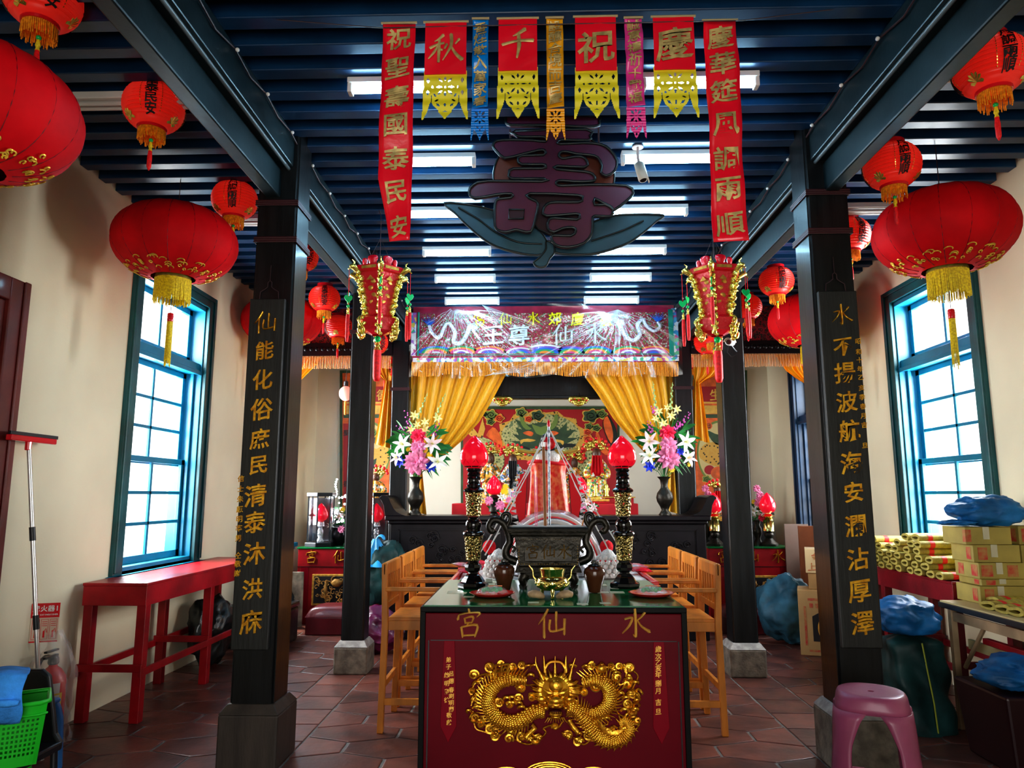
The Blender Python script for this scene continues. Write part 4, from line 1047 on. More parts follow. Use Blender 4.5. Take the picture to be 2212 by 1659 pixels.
mb = MB(); mb.box(-.19, -.11, .315, .19, .11, .3195); mb.build('ash', M('incense_ash', (.35,.33,.30), .95, bump=.5, bs=60), ce)
def stick(px0, py0, px1, py1, r, mat, lab, name='incense_stick', tip=None, cat='incense', Y=None):
    Yc = Y or p.y; a = at(px1, py1, Y=Yc); b = at(px0, py0, Y=Yc)
    t = thing(name, lab, cat, a); mb = MB(); d = b-a; mb.tube([(0,0,-.02), tuple(d)], r, 8); mb.build('stick', mat, t, smooth_=80)
    if tip: mb = MB(); mb.tube([tuple(d), tuple(d*1.06)], r*1.15, 8); mb.build('tip', tip, t, smooth_=80)
inc = M('brown_incense', (.30,.13,.05), .7); pinkst = M('pink_stick_end', (.75,.15,.3), .6)
stick(1174, 965, 1178, 1135, .0085, inc, 'thick brown incense stick with a silver tip standing in the bronze censer', tip=steel)
stick(1154, 1025, 1157, 1146, .0022, pinkst, 'thin incense stick, left one of the pair in the bronze censer')
stick(1160, 1030, 1160, 1146, .0022, pinkst, 'thin incense stick, right one of the pair in the bronze censer')
stick(1262, 1118, 1252, 1146, .004, pinewood, 'short wooden stirring stick with round head at the right rim of the censer', 'stirring_stick', cat='stick')
# ---- small brass censer
q = tz(1193, 1288); sc_ = thing('brass_censer', 'small shiny brass three legged censer in front of the dark bronze one', 'censer', q)
mb = MB(); mb.lathe([(.03,.028),(.055,.032),(.074,.05),(.078,.068),(.070,.085),(.056,.094),(.058,.10),(.064,.125),(.066,.13),(.058,.13),(.052,.10),(.05,.06)], n=32, cap=True); mb.build('bowl', brass, sc_, smooth_=50)
mb = MB()
for i in range(26):
    a = 2*pi*i/26; mb.ell((.077*cos(a), .077*sin(a), .063+.008*sin(i*2)), (.008,.008,.010), 6, 5, noise=.5, seed=i)
mb.build('raised_pattern', brass, sc_, smooth_=80)
for i in range(3):
    a = -pi/2+i*2*pi/3; mb = MB(); mb.tube([(.05*cos(a), .05*sin(a), .04), (.056*cos(a), .056*sin(a), .02), (.052*cos(a), .052*sin(a), .005), (.058*cos(a), .058*sin(a), .0)], [.012,.009,.006,.009], 8); mb.build('leg', brass, sc_, smooth_=80)
for s in (-1, 1):
    mb = MB(); mb.tube(smooth([(s*.07,0,.07),(s*.09,0,.09),(s*.094,0,.12),(s*.112,0,.145)], 3), .0045, 6); mb.build('handle', brass, sc_, smooth_=80)
# ---- moon blocks
blk = M('worn_wood_block', (.45,.30,.17), .6, var=.3, vs=20, bump=.3, bs=40)
for px, lab, s in ((1157, 'left crescent wooden divination block beside the small brass censer', 1), (1221, 'right crescent wooden divination block beside the small brass censer', -1)):
    q = tz(px, 1293); mb = MB(); P = smooth([(-.035,0,.016),(-.015,-.006,.022),(.008,-.004,.020),(.030,.010,.010),(.038,.016,.006)], 3)
    mb.tube([(a.x*s, a.y, a.z) for a in P], [.006]+[.018]*2+[.022]*3+[.021]*2+[.018]*2+[.013]*2+[.006], 10, sq=.85); tag(mb.build('divination_block', blk, None, smooth_=80, loc=q), lab, 'divination block')
# ---- brown jars
jarm = M('brown_lacquer_jar', (.09,.028,.012), .22, var=.25, vs=4, coat=.4)
for px, lab in ((1089, 'small brown lidded jar left of the bronze censer'), (1285, 'small brown lidded jar right of the bronze censer')):
    q = tz(px, 1274 if px < 1200 else 1279); t = thing('jar', lab, 'jar', q)
    mb = MB(); mb.lathe([(.030,0),(.033,.008),(.040,.04),(.052,.075),(.055,.095),(.0545,.097),(.055,.099),(.050,.115),(.034,.125),(.030,.127)], n=28); mb.build('body', jarm, t, smooth_=50)
    mb = MB(); mb.lathe([(.03,.126),(.034,.130),(.02,.137),(.010,.141)], n=20); mb.tube(smooth([(-.015,0,.14),(-.008,0,.152),(.006,0,.150),(.012,0,.142),(.02,0,.146)], 2), .006, 6); mb.build('lid', bronze, t, smooth_=60)
# ---- red plates with packets
platem = M('red_plastic_plate', (.85,.02,.02), .25, coat=.4); film = M('clear_film', (.9,.95,.9), .08, alpha=.28, coat=1); candy = M('green_candy', (.02,.38,.10), .35, var=.5, vs=40)
for px, lab, lb2 in ((1063, 'red plastic plate in front of the left altar lamp', 'clear packet of green sweets on the left red plate'), (1407, 'red plastic plate in front of the right altar lamp', 'clear packet of green sweets on the right red plate')):
    q = tz(px, 1287); mb = MB(); mb.lathe([(.0005,.004),(.06,.004),(.085,.008),(.108,.018),(.111,.017),(.088,.003),(.06,.0),(.0005,.0)], n=40, sy=.95, cap=False)
    tag(mb.build('plate', platem, None, smooth_=70, loc=q), lab, 'plate')
    t = thing('sweet_packet', lb2, 'packet', q+Vector((.0,0,.012)), .1)
    mb = MB()
    for i in range(9): mb.ell((-.04+i*.010, -.004+.012*(i % 2), .014+.003*(i % 3)), (.012,.018,.010), 8, 6, noise=.2, seed=i)
    mb.build('sweet', candy, t, smooth_=80)
    mb = MB(); mb.grid(lambda u, v: ((u-.5)*.15, (v-.5)*.085, .004+.03*(sin(pi*u)*sin(pi*v))**.5+.004*sin(u*21+v*13)), 16, 10); mb.build('film', film, t, smooth_=80)
    mb = MB(); mb.box(-.02, .012, .030, .05, .03, .034); mb.build('paper_label', M('orange_label', (.8,.2,.05), .5), t)
mb = MB(); mb.box(-.02, -.012, 0, .02, .012, .022); tag(mb.build('small_box', white_p, None, bevel=.003, loc=tz(1057, 1258)), 'tiny white box beside the left lamp base', 'box')

# =====================================================================  rear offering table with tray and rice turtle
T2 = .955
t = thing('offering_table', 'dark wooden offering table between the bar chairs, mostly hidden', 'table', (.115, 5.4, 0))
mb = MB(); mb.box(-.44, -1.05, T2-.05, .44, .95, T2); mb.build('tabletop', M('brown_table_wood', (.12,.055,.025), .45, var=.3, vs=4), t, bevel=.005)
for sx_ in (-1, 1):
    for sy_ in (-1, 1): mb = MB(); mb.box(sx_*.38-.03, sy_*.9-.03, 0, sx_*.38+.03, sy_*.9+.03, T2-.05); mb.build('leg', darkwood, t, bevel=.004)
trayz = T2; tr = thing('offering_tray', 'wide red tray lined with white cloth behind the bronze censer', 'tray', (.12, 5.0, trayz))
mb = MB(); mb.box(-.62, -.62, 0, .62, .62, .012)
for s in (-1, 1):
    mb.box(s*.61-.012, -.62, .012, s*.61+.012, .62, .045); mb.box(-.62, s*.61-.012, .012, .62, s*.61+.012, .045)
mb.build('rim', platem, tr, bevel=.004)
clothm = M('white_cloth', (.80,.76,.72), .8, var=.1, vs=6, bump=.4, bs=12)
mb = MB(); mb.grid(lambda u, v: ((u-.5)*1.18, (v-.5)*1.18, .022+.010*sin(u*17+v*5)*sin(v*13+1)), 30, 30); mb.build('cloth_liner', clothm, tr, smooth_=80)
silver = M('silver_cellophane', (.62,.64,.70), .22, metal=.7, var=.3, vs=30, bump=1., bs=24)
tt = thing('rice_turtle', 'domed offering turtle wrapped in silver cellophane with white beaded trim', 'offering', (.135, 5.15, trayz+.03))
mb = MB(); mb.lathe([(.36*cos(t), .43*sin(t)) for t in [pi/2*i/14 for i in range(15)]], n=40, sy=1.16); mb.build('silver_shell', silver, tt, smooth_=80)
mb = MB()
for s_, rr_ in ((1.015, .018), (.98, .02)):
    pass
for yo, rx in ((-.20, .325), (-.26, .29)):
    zr = .43*math.sqrt(max(0, 1-(yo/.42)**2)); xr = .36*math.sqrt(max(0, 1-(yo/.42)**2))
    mb.tube([(xr*cos(a)*1.01, yo, zr*sin(a)*1.01) for a in [pi*i/30 for i in range(31)]], .018, 8, sq=.7)
mb.build('white_border', clothm, tt, smooth_=80)
mb = MB(); yo = -.23; zr = .43*math.sqrt(1-(yo/.42)**2); xr = .36*math.sqrt(1-(yo/.42)**2); mb.tube([(xr*cos(a)*1.03, yo, zr*sin(a)*1.03) for a in [pi*i/30 for i in range(31)]], .006, 6); mb.build('red_piping', redgloss, tt, smooth_=80)
pearl = M('white_beads', (.82,.80,.76), .35, var=.1, vs=50, bump=1, bs=90)
for px, lab, s in ((1083, 'left white beaded rice mound on the red tray', -1), (1300, 'right white beaded rice mound on the red tray', 1)):
    q = at(px, 1232, z=trayz+.03); q.z = trayz+.03; t = thing('beaded_mound', lab, 'offering', (q.x, 4.75, q.z))
    mb = MB()
    for j, (r, z) in enumerate(((.085,.02),(.088,.045),(.078,.07),(.074,.095),(.058,.12))):
        for i in range(14): a = 2*pi*i/14+j*.2; mb.ell((r*cos(a), r*sin(a), z), .017, 8, 6)
    mb.lathe([(.07,0),(.075,.06),(.055,.13),(.03,.165),(.0,.18)], n=20); mb.build('bead_rings', pearl, t, smooth_=80)
    mb = MB(); mb.lathe([(.074,.10),(.080,.104),(.074,.11)], n=24, cap=False); mb.build('red_ring', redgloss, t, smooth_=80)
pom = M('red_pompom', (.85,.01,.02), .9, bump=1., bs=120)
for px, lab in ((1057, 'round red pompom beside the left beaded mound'), (1310, 'round red pompom beside the right beaded mound')):
    q = at(px, 1181, Y=4.95); mb = MB(); mb.ell((0,0,0), .045, 24, 16, noise=.05); mb.tube([(0,0,-.03),(0,0,-(q.z-trayz-.02))], .006, 6); tag(mb.build('pompom', pom, None, smooth_=100, loc=q), lab, 'pompom')
pk = [M('red_foil_packet', (.75,.01,.03), .25, metal=.3, var=.5, vs=14, bump=.6, bs=30), M('silver_red_packet', (.7,.66,.68), .25, metal=.4, var=.7, vs=12, col2=(.7,.02,.08), bump=.6, bs=30)]
for i, (px, py, rz, m_) in enumerate(((1050,1228,.3,0),(1075,1232,-.2,1),(1000,1222,.9,1),(1012,1234,.1,0),(1290,1230,-.3,0),(1318,1226,.5,1),(1345,1215,.8,0),(1375,1225,-.9,1),(1385,1232,.4,0),(1035,1216,.6,0))):
    q = at(px, py, z=trayz+.05); t_ = MB()
    if q.y > 5.5: q.y = 5.3
    L_, W_ = .10, .07
    for sg_ in (1, -1): t_.grid(lambda u, v: ((u-.5)*2*L_*(1 if sg_ > 0 else -1)*.7, (v-.5)*2*W_*.7, sg_*(.018*(sin(pi*u)*sin(pi*v))**.6+.002*sin(u*30))), 10, 8)
    lab = ['red foil packet', 'silver and red packet'][m_]+[' lying at the left front of the tray', ' beside the left mound on the tray', ' at the far left corner of the tray', ' at the left rim of the tray', ' in front of the right mound', ' against the right mound', ' behind the right altar lamp', ' at the right corner of the tray', ' at the right rim of the tray', ' behind the left altar lamp'][i]
    o = t_.build('offering_packet', pk[m_], None, smooth_=80, loc=(q.x, q.y, trayz+.055)); o.rotation_euler = (.15, .1, rz); tag(o, lab, 'packet')
# robed figure on the turtle
brocade = M('red_brocade', (.85,.012,.012), .4, var=.8, vs=34, col2=(.95,.22,.08), bump=.5, bs=12)
redvel = M('red_velvet_trim', (.85,.01,.02), .7, bump=.3, bs=60)
zb_ = at(1190, 1128, Y=5.15).z; zt_ = at(1190, 1000, Y=5.15).z
rf = thing('robed_figure', 'figure in red brocade robe and winged gold hat standing on the silver turtle', 'figurine', (at(1184, 1100, Y=5.15).x, 5.15, zb_))
hh = zt_-zb_
def robe(u, v):
    a = 2*pi*u; z = v*hh; r = lerp(.150, .115, v**.7)+.020*max(0, (v-.85)/.15)+.010*sin(a*9+v*3)*(1-v*.5)
    return (r*cos(a)*1.0, r*sin(a)*.7, z+(.03*cos(2*a) if v < .05 else 0))
mb = MB(); mb.grid(robe, 60, 24); mb.build('robe', brocade, rf, smooth_=80, solid=.004)
mb = MB(); mb.tube([(.155*cos(a), .11*sin(a), .004+.03*cos(2*a)) for a in [2*pi*i/40 for i in range(40)]], .016, 8, closed=True); mb.tube([(.136*cos(a), .095*sin(a), hh+.0+.01*sin(2*a)) for a in [2*pi*i/40 for i in range(40)]], .012, 8, closed=True); mb.build('velvet_trim', redvel, rf, smooth_=80)
mb = MB(); mb.ell((0,0,hh+.035), (.085,.07,.07), 18, 12, noise=.08); mb.build('white_hair', M('white_hair', (.85,.82,.78), .9, bump=1, bs=90), rf, smooth_=100)
mb = MB(); mb.ell((0,0,hh+.12), (.062,.06,.065), 18, 12); mb.ell((0,.02,hh+.165), (.05,.045,.05), 14, 10); mb.build('black_hat', black, rf, smooth_=80)
mb = MB(); mb.ell((0.005,-.055,hh+.135), (.050,.012,.048), 20, 10); mb.build('red_hat_boss', redgloss, rf, smooth_=80)
mb = MB()
for s in (-1, 1): mb.tube(smooth([(s*.04,0,hh+.09),(s*.10,-.01,hh+.075),(s*.17,0,hh+.085),(s*.215,0,hh+.10),(s*.20,0,hh+.12)], 3), [.02,.024,.028,.026,.024,.024,.026,.026,.026,.022,.02,.016,.01], 8, sq=.6)
mb.build('gold_wing', M('old_gold_cloth', (.62,.42,.08), .45, metal=.5, bump=.6, bs=40), rf, smooth_=80)
zig = M('white_flag_edge', (.85,.82,.8), .7)
for s, n_ in ((-1, 'left'), (1, 'right')):
    f = thing('flag', 'small red flag with white zigzag edge at the %s of the robed figure' % n_, 'flag', (rf.location.x+s*.165, 5.10, at(1190, 1128, Y=5.1).z-.06))
    top = at(1190, 1020, Y=5.1).z-f.location.z
    mb = MB(); mb.tube([(0,0,0),(s*-.02,0,top)], .003, 5); mb.build('pole', wire, f)
    mb = MB(); mb.prism([(s*-.02,top),(s*.045,top-.02),(s*.07,top*.5),(s*.03,.03),(0,.05)], -.002, .002); mb.build('cloth', redvel, f)
    zz = MB()
    for i in range(9):
        z = top-.02-i*(top-.05)/9; e = s*(.045+.03*sin(i/9*pi)); zz.prism([(e-s*.012, z), (e+s*.026, z-.012), (e-s*.012, z-.026)], -.004, .003)
    zz.build('zigzag_edge', zig, f)
# mast and light strings
hol = M('holographic_silver', (.30,.34,.40), .35, metal=.6, var=.7, vs=60)
bm_ = at(1187, 1140, Y=4.72); tm = at(1187, 922, Y=4.72)
mst = thing('silver_mast', 'thin silver tube standing on the turtle, red tipped, with light strings', 'mast', bm_)
mb = MB(); mb.tube([(0,0,-.03),(0,0,tm.z-bm_.z)], .008, 10); mb.build('tube', hol, mst, smooth_=80)
mb = MB(); mb.lathe([(.010,0),(.012,.015),(.008,.035),(.001,.05)], c=(0,0,tm.z-bm_.z), n=12); mb.build('red_tip', redgloss, mst, smooth_=80)
for j, (ex, ey, lab) in enumerate(((1052,1150,'left white light string sloping from the silver mast'), (1066,1150,'second left white light string sloping from the mast'), (1330,1190,'right white light string sloping from the silver mast'), (1345,1165,'outer right white light string sloping from the mast'))):
    e = at(ex, ey, Y=4.55); s0 = Vector((bm_.x, 4.72, tm.z-.01)); t = thing('light_string', lab, 'light string', s0)
    if j in (0, 1): e.z -= .14; e.x -= .05
    if j in (2, 3): e.z -= .08
    d = e-s0; pts = [d*(i/12)+Vector((0,0,-.02*sin(pi*i/12))) for i in range(13)]
    mb = MB(); mb.tube(pts, .0028, 5); mb.tube([q+Vector((.006*sin(i*2.), 0, .004*cos(i*2))) for i, q in enumerate(pts)], .002, 4); mb.build('cord', white_p, t, smooth_=80)
    mb = MB()
    for i in range(2, 12, 2): mb.tube([pts[i], pts[i]+Vector((.022*(1 if i % 4 else -1), 0, .012))], .0035, 5)
    tag(mb.build('bulb', white_p, t, smooth_=80), kind='stuff')

# =====================================================================  bar chairs
def bar_chair():
    t = thing('bar_chair', 'x', 'chair')    # faces +x, origin centred below the seat
    xb, xf, w = -.235, .20, .235
    mb = MB(); mb.box(xb+.02, -w+.02, .685, xf+.02, w-.02, .71); mb.build('seat', pinewood, t, bevel=.006)
    mb = MB(); mb.box(xb+.01, -w+.005, .63, xf, -w+.03, .69); mb.box(xb+.01, w-.03, .63, xf, w-.005, .69); mb.box(xf-.02, -w+.02, .63, xf, w-.02, .69); mb.box(xb, -w+.02, .63, xb+.02, w-.02, .69); mb.build('apron', pinewood, t, bevel=.003)
    for sy_ in (-1, 1):
        mb = MB(); y0 = sy_*w-.018
        mb.add([(xb-.03,y0,0),(xb+.01,y0,0),(xb+.01,y0+.036,0),(xb-.03,y0+.036,0),(xb-.015,y0,.66),(xb+.027,y0,.66),(xb+.027,y0+.036,.66),(xb-.015,y0+.036,.66),(xb-.025,y0,1.055),(xb+.012,y0,1.055),(xb+.012,y0+.036,1.055),(xb-.025,y0+.036,1.055)],
               [(0,3,2,1),(8,9,10,11),(0,1,5,4),(1,2,6,5),(2,3,7,6),(3,0,4,7),(4,5,9,8),(5,6,10,9),(6,7,11,10),(7,4,8,11)])
        mb.build('back_leg', pinewood, t, bevel=.005)
        mb = MB(); mb.box(xf-.02, sy_*w-.018, 0, xf+.018, sy_*w+.018, .88); mb.build('front_leg', pinewood, t, bevel=.004)
        mb = MB(); mb.box(xb+.005, sy_*w-.026, .878, xf+.05, sy_*w+.026, .903); mb.build('armrest', pinewood, t, bevel=.006)
        mb = MB(); mb.box(xb, sy_*w-.012, .17, xf, sy_*w+.012, .21); mb.build('stretcher', pinewood, t, bevel=.003)
    for x_, z in ((xb-.008, .26), (xf, .26)): mb = MB(); mb.box(x_-.012, -w, z, x_+.012, w, z+.04); mb.build('stretcher', pinewood, t, bevel=.003)
    mb = MB(); mb.box(xb-.02, -w-.018, .975, xb+.010, w+.018, 1.062); mb.build('top_rail', pinewood, t, bevel=.012, bs=3)
    mb = MB(); mb.box(xb-.012, -w, .76, xb+.01, w, .80); mb.build('lower_rail', pinewood, t, bevel=.003)
    for i in range(6): mb = MB(); y = -.17+i*.068; mb.box(xb-.008, y-.014, .79, xb+.006, y+.014, .985); mb.build('back_slat', pinewood, t, bevel=.002)
    return t
bc = bar_chair(); uc = [False]
for side, bx_ in (('left', -.735), ('right', .965)):
    for i, y in enumerate((5.10, 5.68, 6.26)):
        place(bc, uc, (bx_, y, 0), 0 if side == 'left' else pi, 'honey pine bar chair, %s on the %s side of the offering table' % (('nearest', 'middle one', 'farthest')[i], 'blue bag' if side == 'left' else 'camera column'), 'bar chairs along the offering table')

# =====================================================================  main long altar table
mt = thing('long_altar_table', 'long black carved altar table with scrolled ends carrying the two bouquets', 'altar table', (.155, 8.13, 0))
blackw = M('black_carved_wood', (.008,.006,.008), .35, var=.3, vs=4, coat=.08, spec=.25); hw = 1.745
mb = MB(); mb.box(-hw, -.30, 1.235, hw, .30, 1.285); mb.box(-hw+.03, -.27, 1.20, hw-.03, .27, 1.235); mb.build('tabletop', blackw, mt, bevel=.012, bs=3)
mb = MB(); mb.box(-hw+.05, -.24, 0.0, hw-.05, .24, 1.20); mb.build('body', blackw, mt, bevel=.01)
for s in (-1, 1):
    mb = MB(); P = smooth([(s*(hw-.22),1.285,0),(s*(hw-.12),1.33,0),(s*(hw-.06),1.42,0),(s*(hw-.03),1.48,0),(s*(hw+.03),1.505,0),(s*(hw+.07),1.475,0)], 3)
    a_ = [(q.x, q.y) for q in P]; b_ = [(s*(hw+.045),1.45),(s*(hw+.02),1.40),(s*(hw+.0),1.285)]
    mb.prism(a_+b_, -.29, .29); mb.build('scrolled_end', blackw, mt, bevel=.006)
carved = MB(); rnd = random.Random(2)
for cx_ in (-1.1, 0, 1.1):
    for i in range(26):
        x, z = cx_+rnd.uniform(-.42,.42), rnd.uniform(.72,1.08); r = rnd.uniform(.03,.06)
        carved.tube([(x+r*(1-k/14)*cos(k*.7), -.245-.004*k/8, z+r*(1-k/14)*sin(k*.7)) for k in range(13)], .009, 5)
    for z in (.66, 1.14): carved.box(cx_-.5, -.255, z-.01, cx_+.5, -.24, z+.01)
    for x in (cx_-.5, cx_+.5): carved.box(x-.01, -.255, .66, x+.01, -.24, 1.14)
carved.build('carved_front', blackw, mt, smooth_=60)
redcl = M('red_altar_cloth', (.62,.01,.02), .45, var=.2, vs=3)
mb = MB(); mb.box(-1.18, -.3, 1.22, 1.18, .3, 1.40); 
rs = thing('deity_table', 'red table behind the long altar carrying the deity statues', 'table', (.155, 9.55, 0))
mb.build('red_top', redcl, rs, bevel=.01); mb = MB(); mb.box(-1.1, -.26, 0, 1.1, .26, 1.22); mb.build('body', blackw, rs, bevel=.01)
mb = MB(); mb.box(.55, -.12, 1.40, 1.15, .25, 1.47); mb.build('stepped_plinth', redcl, rs, bevel=.006)
mb = MB(); mb.box(.52, -.14, 1.47, 1.17, .27, 1.485); mb.build('gold_plinth_top', goldp, rs, bevel=.003)

# =====================================================================  bouquets
wh = M('white_petal', (.86,.84,.78), .5); whp = M('pink_white_petal', (.85,.55,.58), .5, var=.4, vs=14, col2=(.88,.80,.78)); pkp = M('pink_petal', (.85,.22,.40), .5, var=.35, vs=16); rosep = M('rose_red_petal', (.85,.03,.10), .5, var=.2, vs=10)
blp = M('blue_petal', (.02,.05,.60), .5, var=.4, vs=20); yep = M('yellow_petal', (.90,.74,.30), .5, var=.3, vs=16); yeb = M('yellow_blossom', (.90,.60,.01), .5); mag = M('magenta_blossom', (.65,.10,.45), .5, var=.3, vs=30)
leafg = M('green_leaf', (.025,.20,.035), .45, var=.6, vs=6, coat=.2); leafl = M('light_green_bud', (.35,.50,.18), .5, var=.4, vs=20); stam = M('stamen', (.75,.75,.2), .6)
def petal(mb, L, W, az, tilt, curl=.5, n=6, cup=.2):
    """petal growing from the origin, axis -Y, spreading in XZ"""
    rows = []
    for i in range(n+1):
        t = i/n; wd = W*sin(pi*min(1, t*.93+.07))**.8*(1-.1*t); out = L*t*sin(tilt+curl*t); fw = L*t*cos(tilt+curl*t)
        rows.append([(q*wd, out, fw-abs(q)**2*wd*cup*-1) for q in (-1, -.5, 0, .5, 1)])
    vs = []
    for row in rows:
        for (s_, o_, f_) in row:
            vs.append((o_*cos(az)-s_*sin(az), -f_, o_*sin(az)+s_*cos(az)))
    mb.add(vs, [(i*5+j, i*5+j+1, (i+1)*5+j+1, (i+1)*5+j) for i in range(n) for j in range(4)])
def flower(parent, kind, loc, s, rx=0, rz=0, seed=0):
    mb = MB(); mb.M = Matrix.Rotation(rz, 4, 'Z') @ Matrix.Rotation(rx, 4, 'X'); rnd = random.Random(seed); a0 = rnd.uniform(0, 6)
    if kind in ('lily', 'plily', 'ylily'):
        for i in range(6): petal(mb, s, s*(.20 if i % 2 else .15), a0+i*pi/3, .55 if kind != 'ylily' else .35, .75, 7)
        m_ = {'lily': wh, 'plily': whp, 'ylily': yep}[kind]; nm = {'lily': 'white_lily', 'plily': 'pink_lily', 'ylily': 'yellow_freesia'}[kind]
    elif kind == 'blue':
        for i in range(7): petal(mb, s, s*.24, a0+i*2*pi/7, .8, .4, 5)
        for i in range(5): petal(mb, s*.6, s*.15, a0+i*2*pi/5, .3, .4, 5)
        m_, nm = blp, 'blue_gentian'
    elif kind in ('rose', 'peony'):
        for ring, (n, L, tl) in enumerate(((4,.45,.05),(5,.62,.3),(6,.8,.6),(8,1.0,.95),(9,1.02,1.25))):
            for i in range(n): petal(mb, s*L, s*(.34 if kind == 'rose' else .26), a0+ring*.5+i*2*pi/n, tl, .25 if kind == 'rose' else .45, 5, -.3)
        m_, nm = (rosep, 'red_rose') if kind == 'rose' else (pkp, 'pink_peony')
    elif kind == 'gerbera':
        for i in range(16): petal(mb, s, s*.13, a0+i*2*pi/16, 1.35, .15, 4)
        m_, nm = yeb, 'yellow_gerbera'
    o = mb.build(nm, m_, parent, smooth_=120, loc=loc)
    if kind in ('lily', 'plily'):
        mb = MB(); mb.M = Matrix.Rotation(rz, 4, 'Z') @ Matrix.Rotation(rx, 4, 'X')
        for i in range(5): a = i*1.3; mb.tube([(0,0,0),(s*.12*cos(a), -s*.55, s*.12*sin(a))], s*.02, 4)
        mb.build('stamen', stam, o)
    return o
def leaf(mb, p, L, W, az, droop=.4):
    vs = []; n = 7
    for i in range(n+1):
        t = i/n; w_ = W*sin(pi*min(1, .08+t*.92))**.7*(1-t*.3); d = L*t; z = L*t*(.25)-droop*L*t*t
        for q in (-1, 0, 1): vs.append((p[0]+cos(az)*d-sin(az)*w_*q*.0+0, p[1]-.25*d*.3+w_*q*.45, p[2]+sin(az)*d*1.0+z*.5+w_*q*.9*cos(az)*(1)-(.15*w_ if q == 0 else 0)))
    for i in range(n+1):
        pass
    mb.add(vs, [(i*3+j, i*3+j+1, (i+1)*3+j+1, (i+1)*3+j) for i in range(n) for j in range(2)])
def bouquet(base_px, Yb, zb, items, sprays, spikes, lab, seed, scale=1., vase_h=.42, group=None, leaves=95, oX=820, oY=640, cs=3.07, vm=None):
    p = at(base_px[0], base_px[1], z=zb) if Yb is None else Vector((at(base_px[0], base_px[1], Y=Yb).x, Yb, zb))
    t = thing('flower_arrangement', lab, 'flowers', p, group=group); Y = p.y; rnd = random.Random(seed)
    k = vase_h
    mb = MB(); mb.lathe([(.16*k,0),(.17*k,.02*k),(.13*k,.08*k),(.09*k,.14*k),(.12*k,.22*k),(.20*k,.36*k),(.22*k,.46*k),(.19*k,.58*k),(.10*k,.70*k),(.085*k,.78*k),(.11*k,.92*k),(.18*k,1.0*k),(.15*k,1.0*k),(.08*k,.85*k)], n=28); mb.build('vase', vm or bronze, t, smooth_=60)
    def Q(x, y, dy=0): q = at(oX+x/cs, oY+y/cs, Y=Y-dy); return (q.x-p.x, -dy, q.z-p.z)
    cxs = sum(i[1] for i in items)/len(items); cys = sum(i[2] for i in items)/len(items)
    mb = MB()
    for i, (kd, x, y, r) in enumerate(items):
        q = Q(x, y, .10); mb.tube([(0,0,k*.9), (q[0]*.4, -.02, (q[2]+k)/2), (q[0], q[1]+.03, q[2])], .004*scale, 5)
    mb.build('stem', leafg, t, smooth_=80)
    for i, (kd, x, y, r) in enumerate(items):
        dy = .16*(1-min(1, math.hypot(x-cxs, y-cys)/170))+.06; q = Q(x, y, dy*scale)
        flower(t, kd, q, r/cs*Y/1555*(1.30 if kd != 'ylily' else 1.15), rx=rnd.uniform(-.2,.2)+(.25 if y < cys else -.1), rz=(x-cxs)/260*.9, seed=seed*50+i)
    mb = MB()
    for i in range(leaves):
        a = rnd.uniform(0, 2*pi); r = rnd.uniform(60, 150)
        x, y = cxs+r*.9*cos(a), cys+25+r*1.0*sin(a); q = Q(x, y, rnd.uniform(-.10, .06)*scale)
        leaf(mb, q, rnd.uniform(.11,.19)*scale, rnd.uniform(.024,.042)*scale, -a+rnd.uniform(-.5,.5))
    tag(mb.build('foliage', leafg, t, smooth_=120), kind='stuff')
    for (x0, y0, x1, y1) in sprays:
        mb = MB(); 
        for i in range(11):
            u = i/10; q = Q(lerp(x0, x1, u)+14*sin(i*2.4), lerp(y0, y1, u), .02); mb.ell(q, tuple(v*scale for v in (.014-.007*u, .012-.005*u, .016-.008*u)), 7, 5, noise=.4, seed=i)
        mb.build('magenta_blossom_spray', mag, t, smooth_=80)
    for (x0, y0, x1, y1) in spikes:
        mb = MB(); a_, b_ = Q(x0, y0, 0), Q(x1, y1, 0); mb.tube([a_, b_], .003*scale, 5)
        for i in range(9): u = i/9; c_ = [lerp(a_[j], b_[j], u) for j in range(3)]; mb.ell((c_[0]+.008*(-1)**i*scale, c_[1], c_[2]), tuple(v*scale*(1.1-u*.8) for v in (.012,.012,.022)), 7, 5)
        mb.build('gladiolus_spike', leafl, t, smooth_=80)
    return t
IL = [('lily',160,985,62),('plily',345,978,58),('lily',378,1098,62),('plily',125,1072,50),('rose',258,928,42),('peony',255,1000,42),('peony',243,1102,68),('blue',142,1096,36),('blue',338,1132,38),('ylily',235,790,36),('ylily',300,880,38),('ylily',380,805,36),('ylily',215,880,34),('ylily',300,835,32),('ylily',250,850,30),('gerbera',330,1050,16),('gerbera',190,1015,14)]
bouquet((897, 1112), 8.02, 1.285, IL, [(200,900,178,760),(185,925,125,860),(360,930,395,790),(350,910,340,870)], [(255,800,318,640),(370,800,438,640)], 'large silk flower bouquet in a dark vase beside the left gold curtain', 1, group='large bouquets on the long altar')
IR = [('plily',1795,962,60),('lily',2020,965,62),('lily',1795,1062,60),('plily',2040,1075,55),('rose',1908,905,44),('peony',1917,985,46),('peony',1920,1068,64),('blue',1795,1130,36),('blue',1990,1030,26),('ylily',1850,760,34),('ylily',1930,790,36),('ylily',1965,750,34),('ylily',1880,840,36),('ylily',1830,810,30),('ylily',1905,735,28),('gerbera',1940,1150,16),('gerbera',2050,1115,14),('gerbera',1855,975,13)]
bouquet((1437, 1112), 8.02, 1.285, IR, [(1990,860,2060,770),(1960,880,1990,830),(1800,900,1790,830),(1830,780,1815,730)], [(1830,740,1812,565),(1930,740,1942,570)], 'large silk flower bouquet in a dark vase beside the right gold curtain', 2, group='large bouquets on the long altar')
